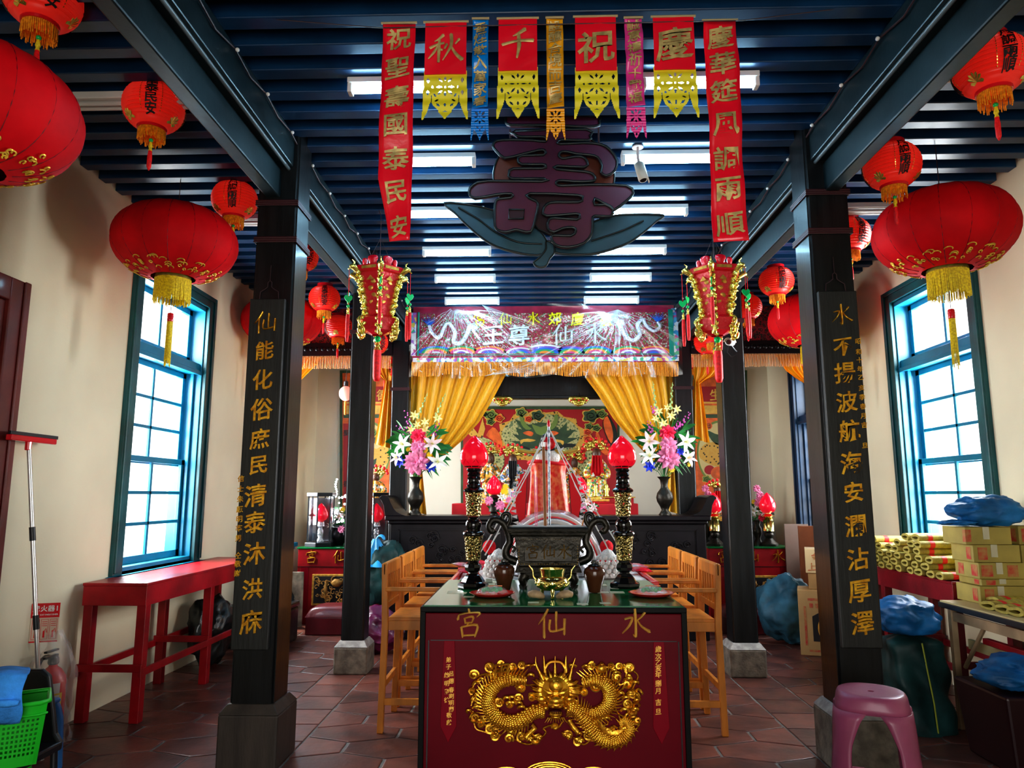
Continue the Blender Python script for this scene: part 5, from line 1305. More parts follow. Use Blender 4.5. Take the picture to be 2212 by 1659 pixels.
# =====================================================================  embroidered banner, fringe, plastic wrap
YE = 8.44
def EB(px, py, Y=YE): q = at(px, py, Y=Y); return q
eb0 = EB(1178, 720); eb = thing('embroidered_banner', 'embroidered altar banner with dragons and characters 水仙尊王 under wrinkled clear plastic', 'banner', (eb0.x, YE, eb0.z))
def ER(x, y, d=0.): q = EB(880+x/3.687, 650+y/3.687); return (q.x-eb0.x, -d, q.z-eb0.z)
flor = MV('floral_embroidery', [(.28,.006,.03),(.30,.008,.035),(.22,.12,.02),(.32,.01,.035),(.55,.45,.40),(.28,.006,.03),(.08,.22,.08),(.28,.01,.035),(.50,.05,.10)], 70, .6, 'cell', .4)
magcl = M('crimson_banner_cloth', (.34,.006,.045), .5, var=.3, vs=6)
def rect(mb, x0, y0, x1, y1, d0, d1):
    a, b = ER(x0, y1), ER(x1, y0); mb.box(a[0], -d1, a[2], b[0], -d0, b[2])
mb = MB(); rect(mb, 40, 35, 2120, 500, 0, .010); mb.build('top_cloth', magcl, eb)
mb = MB(); rect(mb, 105, 92, 2085, 430, .010, .014); mb.build('floral_ground', flor, eb)
tealr = M('teal_trim', (.0,.28,.20), .4)
mb = MB(); rect(mb, 78, 92, 100, 440, .010, .018); rect(mb, 2086, 70, 2110, 440, .010, .018); rect(mb, 95, 422, 2095, 438, .012, .018); mb.build('teal_border', tealr, eb)
bord = MV('patterned_border', [(.75,.75,.75),(.05,.30,.55),(.55,.08,.25),(.75,.55,.1),(.8,.8,.8),(.08,.45,.25),(.7,.7,.75),(.35,.12,.5)], 26, .5, 'cell', .3)
mb = MB(); rect(mb, 45, 445, 2160, 490, .008, .016); rect(mb, 28, 95, 74, 440, .006, .012); rect(mb, 2112, 60, 2150, 440, .006, .012); mb.build('patterned_border', bord, eb)
cols = [M('embroidery_%s' % n, c, .5) for n, c in (('blue',(.01,.12,.6)),('green',(.02,.33,.10)),('orange',(.80,.25,.02)),('pink',(.60,.05,.22)),('white',(.7,.7,.75)),('purple',(.20,.06,.40)))]
for i, cx_ in enumerate((230, 430, 650, 900, 1095, 1300, 1500, 1760, 1960)):
    mb = MB(); big = 1.25 if cx_ == 1095 else 1
    for k in range(5):
        mb.cur = (i+k) % 6; r = (118-22*k)*big; c = ER(cx_, 420)
        pts = [ER(cx_+r*1.2*cos(a), 420-r*.5*sin(a), .016+.003*k) for a in [pi*j/12 for j in range(13)]]
        mb.add([tuple(q) for q in pts]+[ER(cx_, 420, .016+.003*k)], [(j+1, j, 13) for j in range(12)])
    mb.build('rainbow_wave', cols, eb)
embw = MV('silver_scale_embroidery', [(.85,.88,.95),(.7,.75,.85),(.9,.9,.95),(.10,.12,.4)], 90, .35, 'F1', .6, .3)
for P in ([(175,200),(200,260),(260,300),(300,200),(340,190),(380,260),(370,330),(430,340),(480,260),(500,200),(530,220)], [(1990,170),(2010,210),(1960,245),(1900,200),(1870,150),(1830,200),(1850,270),(1800,320),(1740,290),(1700,220),(1690,180)]):
    mb = MB(); pts = smooth([ER(x, y, .025) for x, y in P], 4); n = len(pts); mb.tube([tuple(q) for q in pts], [lerp(.018, .032, i/n) for i in range(n)], 8, sq=1)
    c = pts[-1]; mb.ell(tuple(c), (.05,.02,.045), 12, 8, noise=.3, seed=2)
    mb.build('silver_dragon', embw, eb, smooth_=80)
    mb = MB(); p0 = pts[0]
    for k in range(9):
        a = .6+k*.22; mb.tube([tuple(p0), tuple(p0+Vector(((.09+.02*(k % 3))*cos(a)*1.1, -.01, (.09+.02*(k % 3))*sin(a))))], [.010, .001], 5)
    mb.build('blue_tail', cols[0], eb, smooth_=80)
yelc = M('yellow_embroidered_letter', (.90,.85,.0), .4); silc = M('silver_embroidered_letter', (.72,.80,.84), .3, metal=.2)
mb = MB()
for c, x, y in (('宮',575,150),('仙',780,150),('水',1000,145),('郊',1175,145),('廈',1355,148),('臺',1580,155)): q = ER(x, y); write(mb, c, q[0], q[2], .165, -.02, .010, .08)
mb.build('yellow_lettering', yelc, eb, smooth_=50)
mb = MB()
for c, x, y in (('王',685,275),('尊',890,275),('仙',1235,275),('水',1490,265)): q = ER(x, y); write(mb, c, q[0], q[2], .265, -.022, .014, .08)
mb.build('silver_lettering', silc, eb, smooth_=50)
mb = MB(); rnd = random.Random(9); n = 170
for i in range(n):
    x = 42+(2118)*i/n; a = ER(x, 490, .012); L = ER(x, 595+10*sin(i*.2))[2]; xx = a[0]; w_ = .0082
    mb.tube([(xx, -.012, a[2]), (xx+rnd.uniform(-.003,.003), -.020-.006*(i % 2), (a[2]+L)/2), (xx+rnd.uniform(-.006,.006), -.014, L)], [.0088, .0078, .006], 5)
tag(mb.build('gold_fringe', orangef, eb, smooth_=80), kind='stuff')
# clear plastic with radiating creases
pl_ = bpy.data.materials.new('clear_plastic_sheet'); pl_.use_nodes = True
N_ = pl_.node_tree.nodes; L_ = pl_.node_tree.links; N_.remove(N_['Principled BSDF'])
tr_ = N_.new('ShaderNodeBsdfTransparent'); gl_ = N_.new('ShaderNodeBsdfGlossy'); gl_.inputs['Roughness'].default_value = .16; mx_ = N_.new('ShaderNodeMixShader'); mx_.inputs[0].default_value = .07
gl_.inputs['Color'].default_value = (.9,.97,1,1)
L_.new(tr_.outputs[0], mx_.inputs[1]); L_.new(gl_.outputs[0], mx_.inputs[2]); L_.new(mx_.outputs[0], N_['Material Output'].inputs[0])
crm = M('crease_glint', (.75,.88,.93), .15, alpha=.75, coat=.5, emit=.0)  # pale tubes along the creases, their bright light streaks put into the colour
x0_, x1_ = ER(30, 0)[0], ER(2165, 0)[0]; zt_, zb2 = ER(0, 38)[2], ER(0, 612)[2]
def wrapf(u, v):
    x = lerp(x0_, x1_, u); z = lerp(zt_, zb2, v); y = -.055
    for px_, pz_ in ((ER(380,60)[0], ER(0,60)[2]), (ER(1680,80)[0], ER(0,80)[2])):
        a = math.atan2(z-pz_, x-px_); r = math.hypot(x-px_, z-pz_); y += .010*sin(a*22+r*3)*min(1, r*2)
    return (x, y, z+(.02*sin(u*26) if v > .98 else 0))
mb = MB(); mb.grid(wrapf, 120, 26); pw = mb.build('plastic_wrap', pl_, eb, smooth_=100)
mb = MB(); rnd = random.Random(4)
def crease(ax, ay, bx, by, w_=.0022):
    n = 6; pts = []
    for i in range(n+1):
        t = i/n; q = ER(lerp(ax, bx, t)+rnd.uniform(-6, 6)*(0 < i < n)*1, lerp(ay, by, t)+rnd.uniform(-3, 3), .072); pts.append(q)
    mb.tube(pts, [w_*rnd.uniform(.35, 1.0) for _ in pts], 4)
for i in range(16): a = .62+i*.14; L = rnd.uniform(250, 480); crease(378+30*cos(a), 60+30*sin(a), 378+L*cos(a+.0)*.9, min(610, 60+L*sin(a)*1.25))
for i in range(20): a = .35+i*.13; L = rnd.uniform(260, 520); crease(1670, 85, 1670+L*cos(a)*1.2, min(612, 85+L*sin(a)*1.1))
for i in range(12): a = .45+i*.05; L = rnd.uniform(150, 420); crease(600, 45, 600+L*cos(a)*1.3, 45+L*sin(a))
for i in range(10): x = rnd.uniform(1150,1500); crease(1670, 90+i*8, x-150, 600-rnd.uniform(0,300)-i*15)
for i in range(8): y = 520+i*11; crease(620+i*20, 605-i*3, 980+i*10, y-30)
for i in range(30): x = rnd.uniform(60, 2100); y = rnd.choice((rnd.uniform(490,605), rnd.uniform(420,600))); crease(x, y, x+rnd.uniform(-45,45), y+rnd.uniform(-25,25), .0035)
for i in range(14): x = rnd.uniform(560, 800); y = rnd.uniform(260, 470); crease(x, y, x+rnd.uniform(20,110), y+rnd.uniform(10,80), .003)
tag(mb.build('crease_glint', crm, pw, smooth_=100), kind=None)

# =====================================================================  curtains
goldcl = M('gold_satin_curtain', (.80,.42,.025), .38, var=.15, vs=3, bump=.25, bs=6, stretch=(30,30,1)); orcl = M('orange_satin', (.95,.38,.01), .35, var=.15, vs=3, bump=.1)
def curtain(lab, mat, Y, xo, xi, zt, edge, xt, zt2, tails, pl=13, amp=.032, bx=None, knot=False):
    """xo outer x, xi inner x at the top; edge: list of (t, x) inner edge; ties at (xt, zt2)"""
    t = thing('curtain', lab, 'curtain', ((xo+xi)/2, Y, zt)); X0 = (xo+xi)/2
    def ex(v):
        for i in range(len(edge)-1):
            if edge[i][0] <= v <= edge[i+1][0]:
                q = (v-edge[i][0])/(edge[i+1][0]-edge[i][0]); return lerp(edge[i][1], edge[i+1][1], q)
        return edge[-1][1]
    def fn(u, v):
        zi = lerp(zt, zt2, v); xx = lerp(xo, ex(v), u); 
        z = lerp(zt, zt2, v)
        yy = amp*sin(u*pl*pi+.6*sin(v*3))*(1-.45*v)+.01*sin(u*41)
        return (xx-X0, yy, z-zt)
    mb = MB(); mb.grid(fn, 110, 26); mb.build('drape', mat, t, smooth_=120)
    if tails:
        (tx, tw, tz0, tz1, tx2) = tails
        mb = MB(); mb.grid(lambda u, v: (lerp(tx, tx2, v)+(u-.5)*tw*(.5+.8*v)-X0, .03*sin(u*7*pi/1.4+v)+.0, lerp(tz0, tz1-.06*u, v)-zt), 30, 12); mb.build('tail', mat, t, smooth_=120)
    return t
ztop = EB(1000, 812, 8.6).z+.1
def ce_(px, py, Y=8.6): return at(px, py, Y=Y)
zt2 = ce_(0, 1000).z
def edge_pts(P, Y=8.6): return [((ztop-at(x, y, Y=Y).z)/(ztop-zt2), at(x, y, Y=Y).x) for x, y in P]
e = [(0, at(1100, 800, Y=8.6).x)]+edge_pts([(1088,818),(1062,868),(1035,912),(1000,950),(960,985),(945,1000)])
curtain('gold satin curtain gathered to the left column behind the left bouquet', goldcl, 8.62, -1.47, e[0][1], ztop, e, 0, zt2, (ce_(902,1000).x, .16, zt2+.03, 1.33, ce_(903,1100).x))
e = [(0, at(1255, 800, Y=8.6).x)]+edge_pts([(1266,818),(1290,850),(1325,905),(1360,945),(1395,980),(1412,1000)])
curtain('gold satin curtain gathered to the right column behind the right bouquet', goldcl, 8.62, 1.70, e[0][1], ztop, e, 0, zt2, (ce_(1452,1000).x, .16, zt2+.03, 1.33, ce_(1457,1100).x))
# side bay valances and swags
fringe2 = M('pink_gold_fringe', (.80,.42,.25), .6, var=.5, vs=60, col2=(.85,.35,.05))
redrail = MV('red_fretwork_cloth', [(.25,.01,.02),(.02,.015,.012),(.30,.01,.02),(.2,.01,.02)], 30, .6, 'F1', .6)
for nm, xa, xb in (('left', XL, -1.69), ('right', 1.90, XR)):
    z1 = at(700, 680, Y=8.5).z; z2 = at(700, 742, Y=8.5).z; z3 = at(700, 766, Y=8.5).z; z4 = at(700, 796, Y=8.5).z
    t = thing('bay_valance', 'dark red fretted valance with pale fringe over the %s side altar bay' % ('glass lantern' if nm == 'left' else 'orchid'), 'valance', ((xa+xb)/2, 8.5, z3)); X0 = (xa+xb)/2
    mb = MB(); mb.box(xa-X0, 0, z2-z3, xb-X0, .05, z1-z3+.35); mb.build('fretted_cloth', redrail, t)
    mb = MB(); mb.box(xa-X0, -.03, -.02, xb-X0, .06, z2-z3)
    for i in range(int((xb-xa)/.07)): mb.ell((xa-X0+.035+i*.07, -.03, (z2-z3)*.45), (.026,.012,.026), 8, 5)
    mb.build('carved_rail', blackw, t, smooth_=40)
    mb = MB(); n = int((xb-xa)/.016)
    for i in range(n): x = xa-X0+(i+.5)*.016; mb.tube([(x, -.01, -.02), (x+.003*sin(i), -.016-.006*(i % 2), (z4-z3)*.6), (x+.003*sin(i*2), -.012, z4-z3-.01*random.random())], [.006,.005,.004], 4)
    tag(mb.build('fringe', fringe2, t, smooth_=80), kind='stuff')
def sw(lab, Y, xo, top_in, ztp, P, tail):
    global ztop, zt2
    sv = (ztop, zt2); ztop = ztp; zt2 = at(*P[-1], Y=Y).z
    e = [(0, top_in)]+edge_pts(P, Y); curtain(lab, orcl, Y, xo, top_in, ztop, e, 0, zt2, tail, pl=7, amp=.02); ztop, zt2 = sv
zz = at(700, 770, Y=8.56).z
sw('orange satin swag at the door side wall, half hidden by the left couplet column', 8.57, XL+.02, at(705,770,Y=8.57).x, zz, [(695,775),(680,792),(662,810),(646,826),(625,840)], None)
sw('orange satin swag tied to the column left of the left bouquet', 8.57, -1.74, at(798,770,Y=8.57).x, zz, [(800,790),(812,806),(826,818),(838,830)], (at(836,830,Y=8.5).x, .17, zz-.30, at(820,958,Y=8.5).z, at(826,950,Y=8.5).x))
sw('orange satin swag tied to the column right of the right bouquet', 8.57, 1.94, at(1562,770,Y=8.57).x, zz, [(1558,800),(1545,812),(1525,822),(1512,830)], (at(1508,830,Y=8.5).x, .17, zz-.30, at(1512,945,Y=8.5).z, at(1514,940,Y=8.5).x))
sw('orange satin swag at the carton side wall, half hidden by the right couplet column', 8.57, XR-.02, at(1672,770,Y=8.57).x, zz, [(1680,775),(1696,800),(1720,818),(1742,830)], None)

# =====================================================================  murals
YM = 10.27
mredm = M('mural_red', (.36,.008,.012), .5); mgr = M('mural_dark_green', (.035,.075,.03), .5, var=.3, vs=6); mgl = M('mural_green', (.16,.24,.05), .5); mye = M('mural_yellow', (.70,.42,.07), .5, var=.2, vs=10); mor = M('mural_orange', (.70,.13,.02), .5, var=.25, vs=10); mbk = M('mural_black', (.008,.012,.008), .5); mcr = M('mural_cream', (.60,.50,.22), .5)
mscl = MV('mural_green_scales', [(.02,.035,.015),(.30,.33,.13),(.50,.46,.20),(.15,.20,.09)], 24, .5, 'F1', .1); mdot = MV('mural_dotted_belly', [(.02,.015,.01),(.60,.34,.05),(.62,.36,.06),(.60,.33,.05)], 22, .5, 'F1', .1)
mo = at(1170, 980, Y=YM); mu = thing('dragon_mural', 'painted dragon mural on red ground with green clouds behind the deities', 'mural', (mo.x, YM, mo.z))
def MU(x, y, d=0.): q = at(990+x/5.67, 870+y/5.67, Y=YM); return (q.x-mo.x, -d, q.z-mo.z)
def mpoly(P, mat, d, nm, k=0, root=None, fn=None):
    S = [(fn or MU)(*q) for q in P]; S = [(s[0], s[2]) for s in S]
    if k: S = [(q.x, q.y) for q in smooth([(a, b, 0) for a, b in S], k, True)]
    mb = MB(); mb.prism(S, -d-.0015, -d); return mb.build(nm, mat, root or mu)
mpoly([(30,45),(1975,45),(1975,1330),(30,1330)], mgr, .0, 'green_border'); mpoly([(60,82),(1945,82),(1945,1300),(60,1300)], mredm, .002, 'red_ground')
def ring(cx_, cy_, rx, ry, n=40, jag=0): return [(cx_+rx*(1+jag*(i % 2))*cos(2*pi*i/n), cy_+ry*(1+jag*(i % 2))*sin(2*pi*i/n)) for i in range(n)]
mpoly(ring(1010, 420, 510, 300, 26, .13), mdot, .004, 'dotted_belly'); mpoly(ring(1010, 400, 480, 265), mscl, .006, 'scaled_coil')
mpoly([(300,420),(520,560),(560,760),(420,900),(200,700),(150,520)], mscl, .006, 'scaled_coil', 3); mpoly([(1500,560),(1700,640),(1720,900),(1560,940),(1450,760)], mscl, .006, 'scaled_coil', 3)
mpoly([(80,330),(150,260),(240,380),(300,180),(330,320),(300,420),(150,410)], mdot, .006, 'dotted_leg'); mpoly([(480,340),(420,300),(340,400),(420,460),(470,600),(540,560),(520,420)], mor, .007, 'orange_claw', 2)
HD = [(690,200),(780,330),(700,300),(740,400),(660,380),(760,470),(640,470),(760,530),(700,560),(830,560),(960,560),(1110,600),(1260,560),(1400,540),(1330,500),(1470,430),(1340,430),(1440,330),(1330,340),(1330,240),(1240,330),(1160,260),(1010,240),(860,270)]
mpoly(HD, mgr, .008, 'dragon_head'); mpoly([(900,260),(1010,300),(1120,260),(1090,340),(1040,400),(960,380),(930,330)], mgl, .010, 'brow', 2)
mpoly([(790,370),(860,345),(920,370),(900,410),(850,400)], mor, .012, 'eye', 2); mpoly([(1230,370),(1160,345),(1100,370),(1120,410),(1180,400)], mor, .012, 'eye', 2)
mpoly([(750,150),(790,150),(800,220),(860,290),(900,320),(830,330),(770,260)], mgl, .012, 'horn', 2); mpoly([(1220,150),(1180,150),(1170,220),(1110,290),(1080,320),(1150,330),(1210,260)], mgl, .012, 'horn', 2)
mpoly([(640,545),(760,520),(880,560),(840,590),(760,560),(680,570)], mbk, .012, 'black_moustache', 2); mpoly([(1440,510),(1300,500),(1200,540),(1250,570),(1330,545),(1400,550)], mbk, .012, 'black_moustache', 2)
mpoly([(760,460),(850,440),(950,460),(880,480),(800,480),(770,510)], mye, .013, 'whisker', 2); mpoly([(1290,470),(1200,450),(1130,460),(1190,480),(1250,490),(1280,520)], mye, .013, 'whisker', 2)
def cloud(cx_, cy_, r, m1, m2, root=mu, fn=MU, unit=1.):
    P = [(cx_+r*(1+.16*cos(5*a))*cos(a)*1.25, cy_+r*(1+.16*cos(5*a))*sin(a)) for a in [2*pi*i/30 for i in range(30)]]
    mpoly(P, m2, .010, 'cloud_rim', 0, root, fn); mpoly([(cx_+(x-cx_)*.85, cy_+(y-cy_)*.85) for x, y in P], m1, .012, 'cloud', 0, root, fn)
    mb = MB(); pts = []
    for i in range(20): a = i*.55; q = r*.72*(1-i/22); pts.append(fn(cx_+q*cos(a)*1.2, cy_+q*sin(a), .015))
    mb.tube(pts, .006*unit, 4); mb.build('cloud_spiral', mbk if m1 is not mor else mredm, root)
for x, y, r, a_, b_ in ((400,150,65,mgl,mye),(320,140,35,mgr,mye),(395,235,45,mgl,mye),(500,190,50,mor,mye),(770,120,60,mgl,mye),(970,160,70,mgr,mye),(860,200,45,mor,mye),(1620,165,85,mgr,mye),(1750,140,60,mgl,mye),(1600,290,45,mgl,mye),(1690,310,48,mgl,mye),(1590,450,55,mor,mye),(1580,360,45,mor,mye),(1620,520,40,mgl,mye),(1530,580,40,mor,mye),(1490,680,60,mor,mredm)): cloud(x, y, r, a_, b_)
mpoly([(1830,150),(1900,250),(1950,400),(1900,560),(1840,480),(1770,300),(1780,200)], mbk, .010, 'black_flame', 2); mpoly([(1825,165),(1880,300),(1895,420),(1870,500),(1800,360),(1775,230)], mor, .013, 'orange_flame', 2)
mpoly([(1700,340),(1760,480),(1850,620),(1800,640),(1720,560),(1680,440)], mor, .008, 'orange_flame', 2)
# side murals
def side_mural(lab, ox, mirror, words, disc):
    # ox: left px of the mural
    c = at((ox+55), 960, Y=YM); t = thing('side_mural', lab, 'mural', (c.x, YM, c.z)); pw_ = 118
    def S(x, y, d=0.): q = at(ox+x, y, Y=YM); return (q.x-c.x, -d, q.z-c.z)
    def P(pts, m_, d, nm, k=0): return mpoly(pts, m_, d, nm, k, t, S)
    P([(0,800),(pw_,800),(pw_,1110),(0,1110)], mgr, 0, 'green_border'); P([(6,806),(pw_-6,806),(pw_-6,1102),(6,1102)], mor, .002, 'orange_ground')
    P([(8,835),(pw_-8,835),(pw_-8,872),(8,872)], mredm, .004, 'red_title_panel'); P([(8,868),(pw_-8,868),(pw_-8,872),(8,872)], mye, .006, 'gold_line'); P([(8,876),(pw_-8,876),(pw_-8,894),(8,894)], mye, .006, 'patterned_strip'); P([(8,895),(pw_-8,895),(pw_-8,903),(8,903)], mgr, .006, 'green_line')
    el = [(pw_/2+50*cos(a), 978+70*sin(a)) for a in [2*pi*i/36 for i in range(36)]]; P(el, mgl, .005, 'oval_rim'); P([(pw_/2+(x-pw_/2)*.93, 978+(y-978)*.93) for x, y in el], mcr, .007, 'oval_ground')
    P([(20,965),(45,955),(80,970),(100,955),(104,1000),(60,1010),(16,990)], mdot, .009, 'scaled_beast', 3); P([(30,930),(60,940),(90,925),(80,955),(50,960)], mgr, .009, 'green_mane', 3)
    P(ring(55, 1022, 16, 14), mor, .011, 'orange_fruit'); P(ring(36, 1015, 11, 10), mredm, .010, 'orange_fruit'); P([(60,1000),(80,990),(75,1015)], mgr, .012, 'leaf_shape')
    cloud(72, 935, 9, mgl, mye, t, S, .6); cloud(30, 1035, 8, mgl, mye, t, S, .6)
    dx = disc[1]; P(ring(dx, 920, 8, 8), mor, .011, 'disc')
    mb = MB()
    for ch, x in words: q = S(x, 853); write(mb, ch, q[0], q[2], .17, -.007, .004, .1)
    mb.build('lettering', mye, t)
    mb = MB(); q = S(dx, 920); write(mb, disc[0], q[0], q[2], .075, -.013, .003, 0); mb.build('disc_lettering', mbk, t)
    if not mirror:
        P([(8,915),(22,915),(22,1085),(8,1085)], mredm, .012, 'red_side_strip')
        mb = MB()
        for i, ch in enumerate('聖德'): q = S(15, 935+110*i); write(mb, ch, q[0], q[2], .09, -.014, .003, .1)
        mb.build('side_lettering', mbk, t)
side_mural('painted orange and green mural titled 德 behind the glass lantern altar', 734, False, (('德',92),('三',66)), ('月', 68))
side_mural('painted orange and green mural titled 生 behind the orchid altar', 1496, True, (('生',49),('註',80)), ('日', 34))
# lotus ornaments under the lintel
for px, lab in ((1085, 'gold lotus ornament under the dark lintel, left of centre'), (1250, 'gold lotus ornament under the dark lintel, right of centre')):
    q = at(px, 866, Y=9.15); t = thing('lotus_ornament', lab, 'ornament', q); mb = MB()
    for i in range(9):
        a = pi*i/8; mb.ell((.10*cos(a)*1.0, 0, .02-.04*sin(a)), (.035,.03,.03), 8, 6, noise=.4, seed=i); mb.ell((.055*cos(a), -.02, -.01-.04*sin(a)), (.025,.025,.022), 8, 6, noise=.4, seed=i+20)
    mb.ell((0,-.01,.035), (.13,.05,.028), 14, 8, noise=.3, seed=4); mb.build('gold_petals', goldl, t, smooth_=80)
    mb = MB()
    for i in range(5): mb.ell((-.1+.05*i, -.045, .0+.02*(i % 2)), .012, 8, 6)
    mb.build('red_bead', redgloss, t, smooth_=80); mb = MB(); mb.tube([(0,0,.03),(0,0,.10)], .012, 8); mb.build('hook', blackw, t)
# =====================================================================  deities on the rear table
embs = {'orange': MV('orange_robe', [(.75,.20,.02),(.85,.5,.05),(.05,.10,.05),(.8,.3,.03),(.8,.75,.7)], 45, .5, 'cell', .5), 'yellow': MV('yellow_robe', [(.85,.62,.05),(.9,.7,.1),(.75,.1,.03),(.85,.8,.7),(.1,.3,.1)], 45, .45, 'cell', .5), 'white': MV('white_robe', [(.8,.78,.75),(.1,.15,.35),(.75,.72,.7),(.8,.35,.05),(.05,.2,.1)], 45, .5, 'cell', .5)}
facem = M('dark_carved_face', (.10,.04,.02), .4)
def deity(px, py_top, py_bot, Y, robe_, lab, beard=False, w=.11, red=False):
    a = at(px, py_bot, Y=Y); b = at(px, py_top, Y=Y); h = b.z-a.z; base = 1.405 if Y > 9 else .93
    t = thing('deity_statue', lab, 'statue', (a.x, Y, a.z)); rm = embs[robe_]
    mb = MB(); mb.grid(lambda u, v: ((lerp(w, w*.55, v**1.5)+.010*sin(u*2*pi*8))*cos(2*pi*u), (lerp(w, w*.55, v**1.5)+.010*sin(u*2*pi*8))*sin(2*pi*u)*.7, v*h*.68), 48, 12); mb.build('robe', rm, t, smooth_=100)
    for s in (-1, 1):
        mb = MB(); mb.tube(smooth([(s*w*.5,0,h*.62),(s*w*.95,-.02,h*.45),(s*w*.8,-w*.6,h*.38),(s*w*.3,-w*.75,h*.42)], 3), [w*.25,w*.3,w*.33,w*.34,w*.33,w*.3,w*.26,w*.22,w*.2,w*.18], 8); mb.build('sleeve', rm, t, smooth_=80)
    mb = MB(); mb.ell((0,-.01,h*.76), (w*.42,w*.4,h*.11), 14, 10); mb.ell((0,-w*.42,h*.75), (w*.08,w*.1,h*.02), 8, 6); mb.build('face', facem, t, smooth_=80)
    mb = MB(); rnd = random.Random(px)
    for i in range(26):
        aa = rnd.uniform(0, pi); rr = rnd.uniform(.3, 1); mb.ell((w*1.15*rr*cos(aa), rnd.uniform(-.03,.0), h*.84+h*.17*rr*sin(aa)), (.022,.014,.022), 6, 5, noise=.5, seed=i)
    mb.build('gold_headdress', goldl, t, smooth_=80)
    mb = MB()
    for i in range(9): aa = pi*i/8; mb.ell((w*1.25*cos(aa), -.02, h*.86+h*.18*sin(aa)), .020, 8, 6)
    mb.ell((0,-.03,h*.93), .02, 8, 6); mb.build('red_pompom', redtas, t, smooth_=80)
    if beard: mb = MB(); mb.grid(lambda u, v: ((u-.5)*w*.9*(1-.3*v), -w*.62-.01*sin(u*30), h*(.74-.5*v)), 16, 8); mb.build('black_beard', inkm, t, smooth_=100)
    if red:
        mb = MB(); mb.grid(lambda u, v: ((u-.5)*w*.9*(1+.4*v), -w*.66-.012*sin(u*24), h*(.74-.35*v)), 16, 8); mb.build('red_ribbon', redsilk, t, smooth_=100)
    mb = MB(); mb.box(-w*1.05, -w*.8, -.03, w*1.05, w*.8, 0); mb.build('seat_base', goldp, t, bevel=.004)
    d_ = a.z-.03
    if Y > 9 and d_ > base+.005:
        mb = MB(); mb.box(-w*.95, -w*.7, base-a.z, w*.95, w*.7, -.03); mb.build('pedestal', redcl, t, bevel=.004)
    return t
deity(1060, 962, 1085, 9.50, 'orange', 'deity statue in orange robe, just right of the left altar lamp', w=.12)
deity(1108, 965, 1085, 9.45, 'white', 'black bearded deity statue with gold headdress and white sleeves', True, .13)
deity(1242, 975, 1085, 9.6, 'orange', 'deity statue partly hidden behind the robed figure', w=.11)
deity(1290, 952, 1078, 9.50, 'yellow', 'deity statue in yellow robe with red ribbon, left of the right altar lamp', False, .14, True)
deity(1178, 965, 1085, 9.65, 'white', 'central deity statue mostly hidden behind the robed figure', True, .13)
for px, lab in ((1287, 'tiny gold figurine, left one on the gold topped plinth'), (1311, 'tiny gold figurine, right one on the gold topped plinth')):
    q = at(px, 1082, Y=9.42); mb = MB(); mb.lathe([(.03,0),(.034,.01),(.022,.03),(.027,.07),(.018,.11),(.022,.13),(.015,.155),(.001,.175)], n=14); mb.ell((.02,0,.09), (.02,.015,.03), 8, 6); mb.ell((-.02,0,.09), (.02,.015,.03), 8, 6)
    tag(mb.build('figurine', goldl, None, smooth_=80, loc=(q.x, 9.42, 1.487)), lab, 'figurine')
# small peach lamps on the long altar
def small_peach(loc, s, lab, brassy=False):
    t = thing('peach_lamp', lab, 'altar lamp', loc)
    mb = MB(); mb.lathe([(r*s, z*s) for r, z in ((.09,0),(.095,.02),(.06,.05),(.035,.08),(.05,.11),(.045,.135),(.03,.15))], n=20); mb.build('foot', bronze, t, smooth_=50)
    mb = MB(); mb.lathe([(r*s, z*s) for r, z in ((.03,.15),(.062,.155),(.058,.16),(.058,.265),(.062,.27),(.05,.285),(.04,.30),(.075,.31),(.03,.34),(.03,.35))], n=24); mb.build('collar', brass if brassy else bronze, t, smooth_=40)
    mb = MB(); peach(mb, .345*s, .088*s, .22*s); mb.build('peach_globe', peachglass, t, smooth_=80)
    return t
for px, lab in ((1067, 'small red peach lamp on the long altar, left of the robed figure'), (1252, 'small red peach lamp on the long altar, right of the robed figure')):
    q = at(px, 1070, Y=8.25); small_peach((q.x, 8.25, 1.285-.12), 1.0, lab)
t = thing('flower_arrangement', 'yellow gerberas and small pink flowers beside the left small peach lamp', 'flowers', at(1092, 1112, Y=8.22))
t.location.z = 1.285
for i, (kd, px, py, r) in enumerate((('gerbera',1090,1062,8),('gerbera',1092,1051,6),('lily',1083,1073,8),('peony',1112,1068,6),('peony',1056,1082,8),('peony',1080,1092,9),('peony',1100,1080,6))):
    q = at(px, py, Y=8.1); flower(t, kd, (q.x-t.location.x, -.12, q.z-1.285), r/1555*8.1*1.3, 0, 0, i+900)
mb = MB()
for i in range(16): leaf(mb, (random.uniform(-.18,.1), random.uniform(-.1,0), random.uniform(.04,.16)), .09, .02, random.uniform(0, 6.3))
tag(mb.build('foliage', leafg, t, smooth_=100), kind='stuff')
t = thing('flower_arrangement', 'small pink flowers beside the right small peach lamp', 'flowers', at(1272, 1112, Y=8.22)); t.location.z = 1.285
for i, (kd, px, py, r) in enumerate((('plily',1268,1084,9),('plily',1282,1095,8),('peony',1250,1098,7),('plily',1275,1100,7),('peony',1262,1092,6))):
    q = at(px, py, Y=8.1); flower(t, kd, (q.x-t.location.x, -.12, q.z-1.285), r/1555*8.1*1.3, 0, 0, i+950)
mb = MB()
for i in range(12): leaf(mb, (random.uniform(-.12,.12), random.uniform(-.1,0), random.uniform(.02,.12)), .08, .02, random.uniform(0, 6.3))
tag(mb.build('foliage', leafg, t, smooth_=100), kind='stuff')

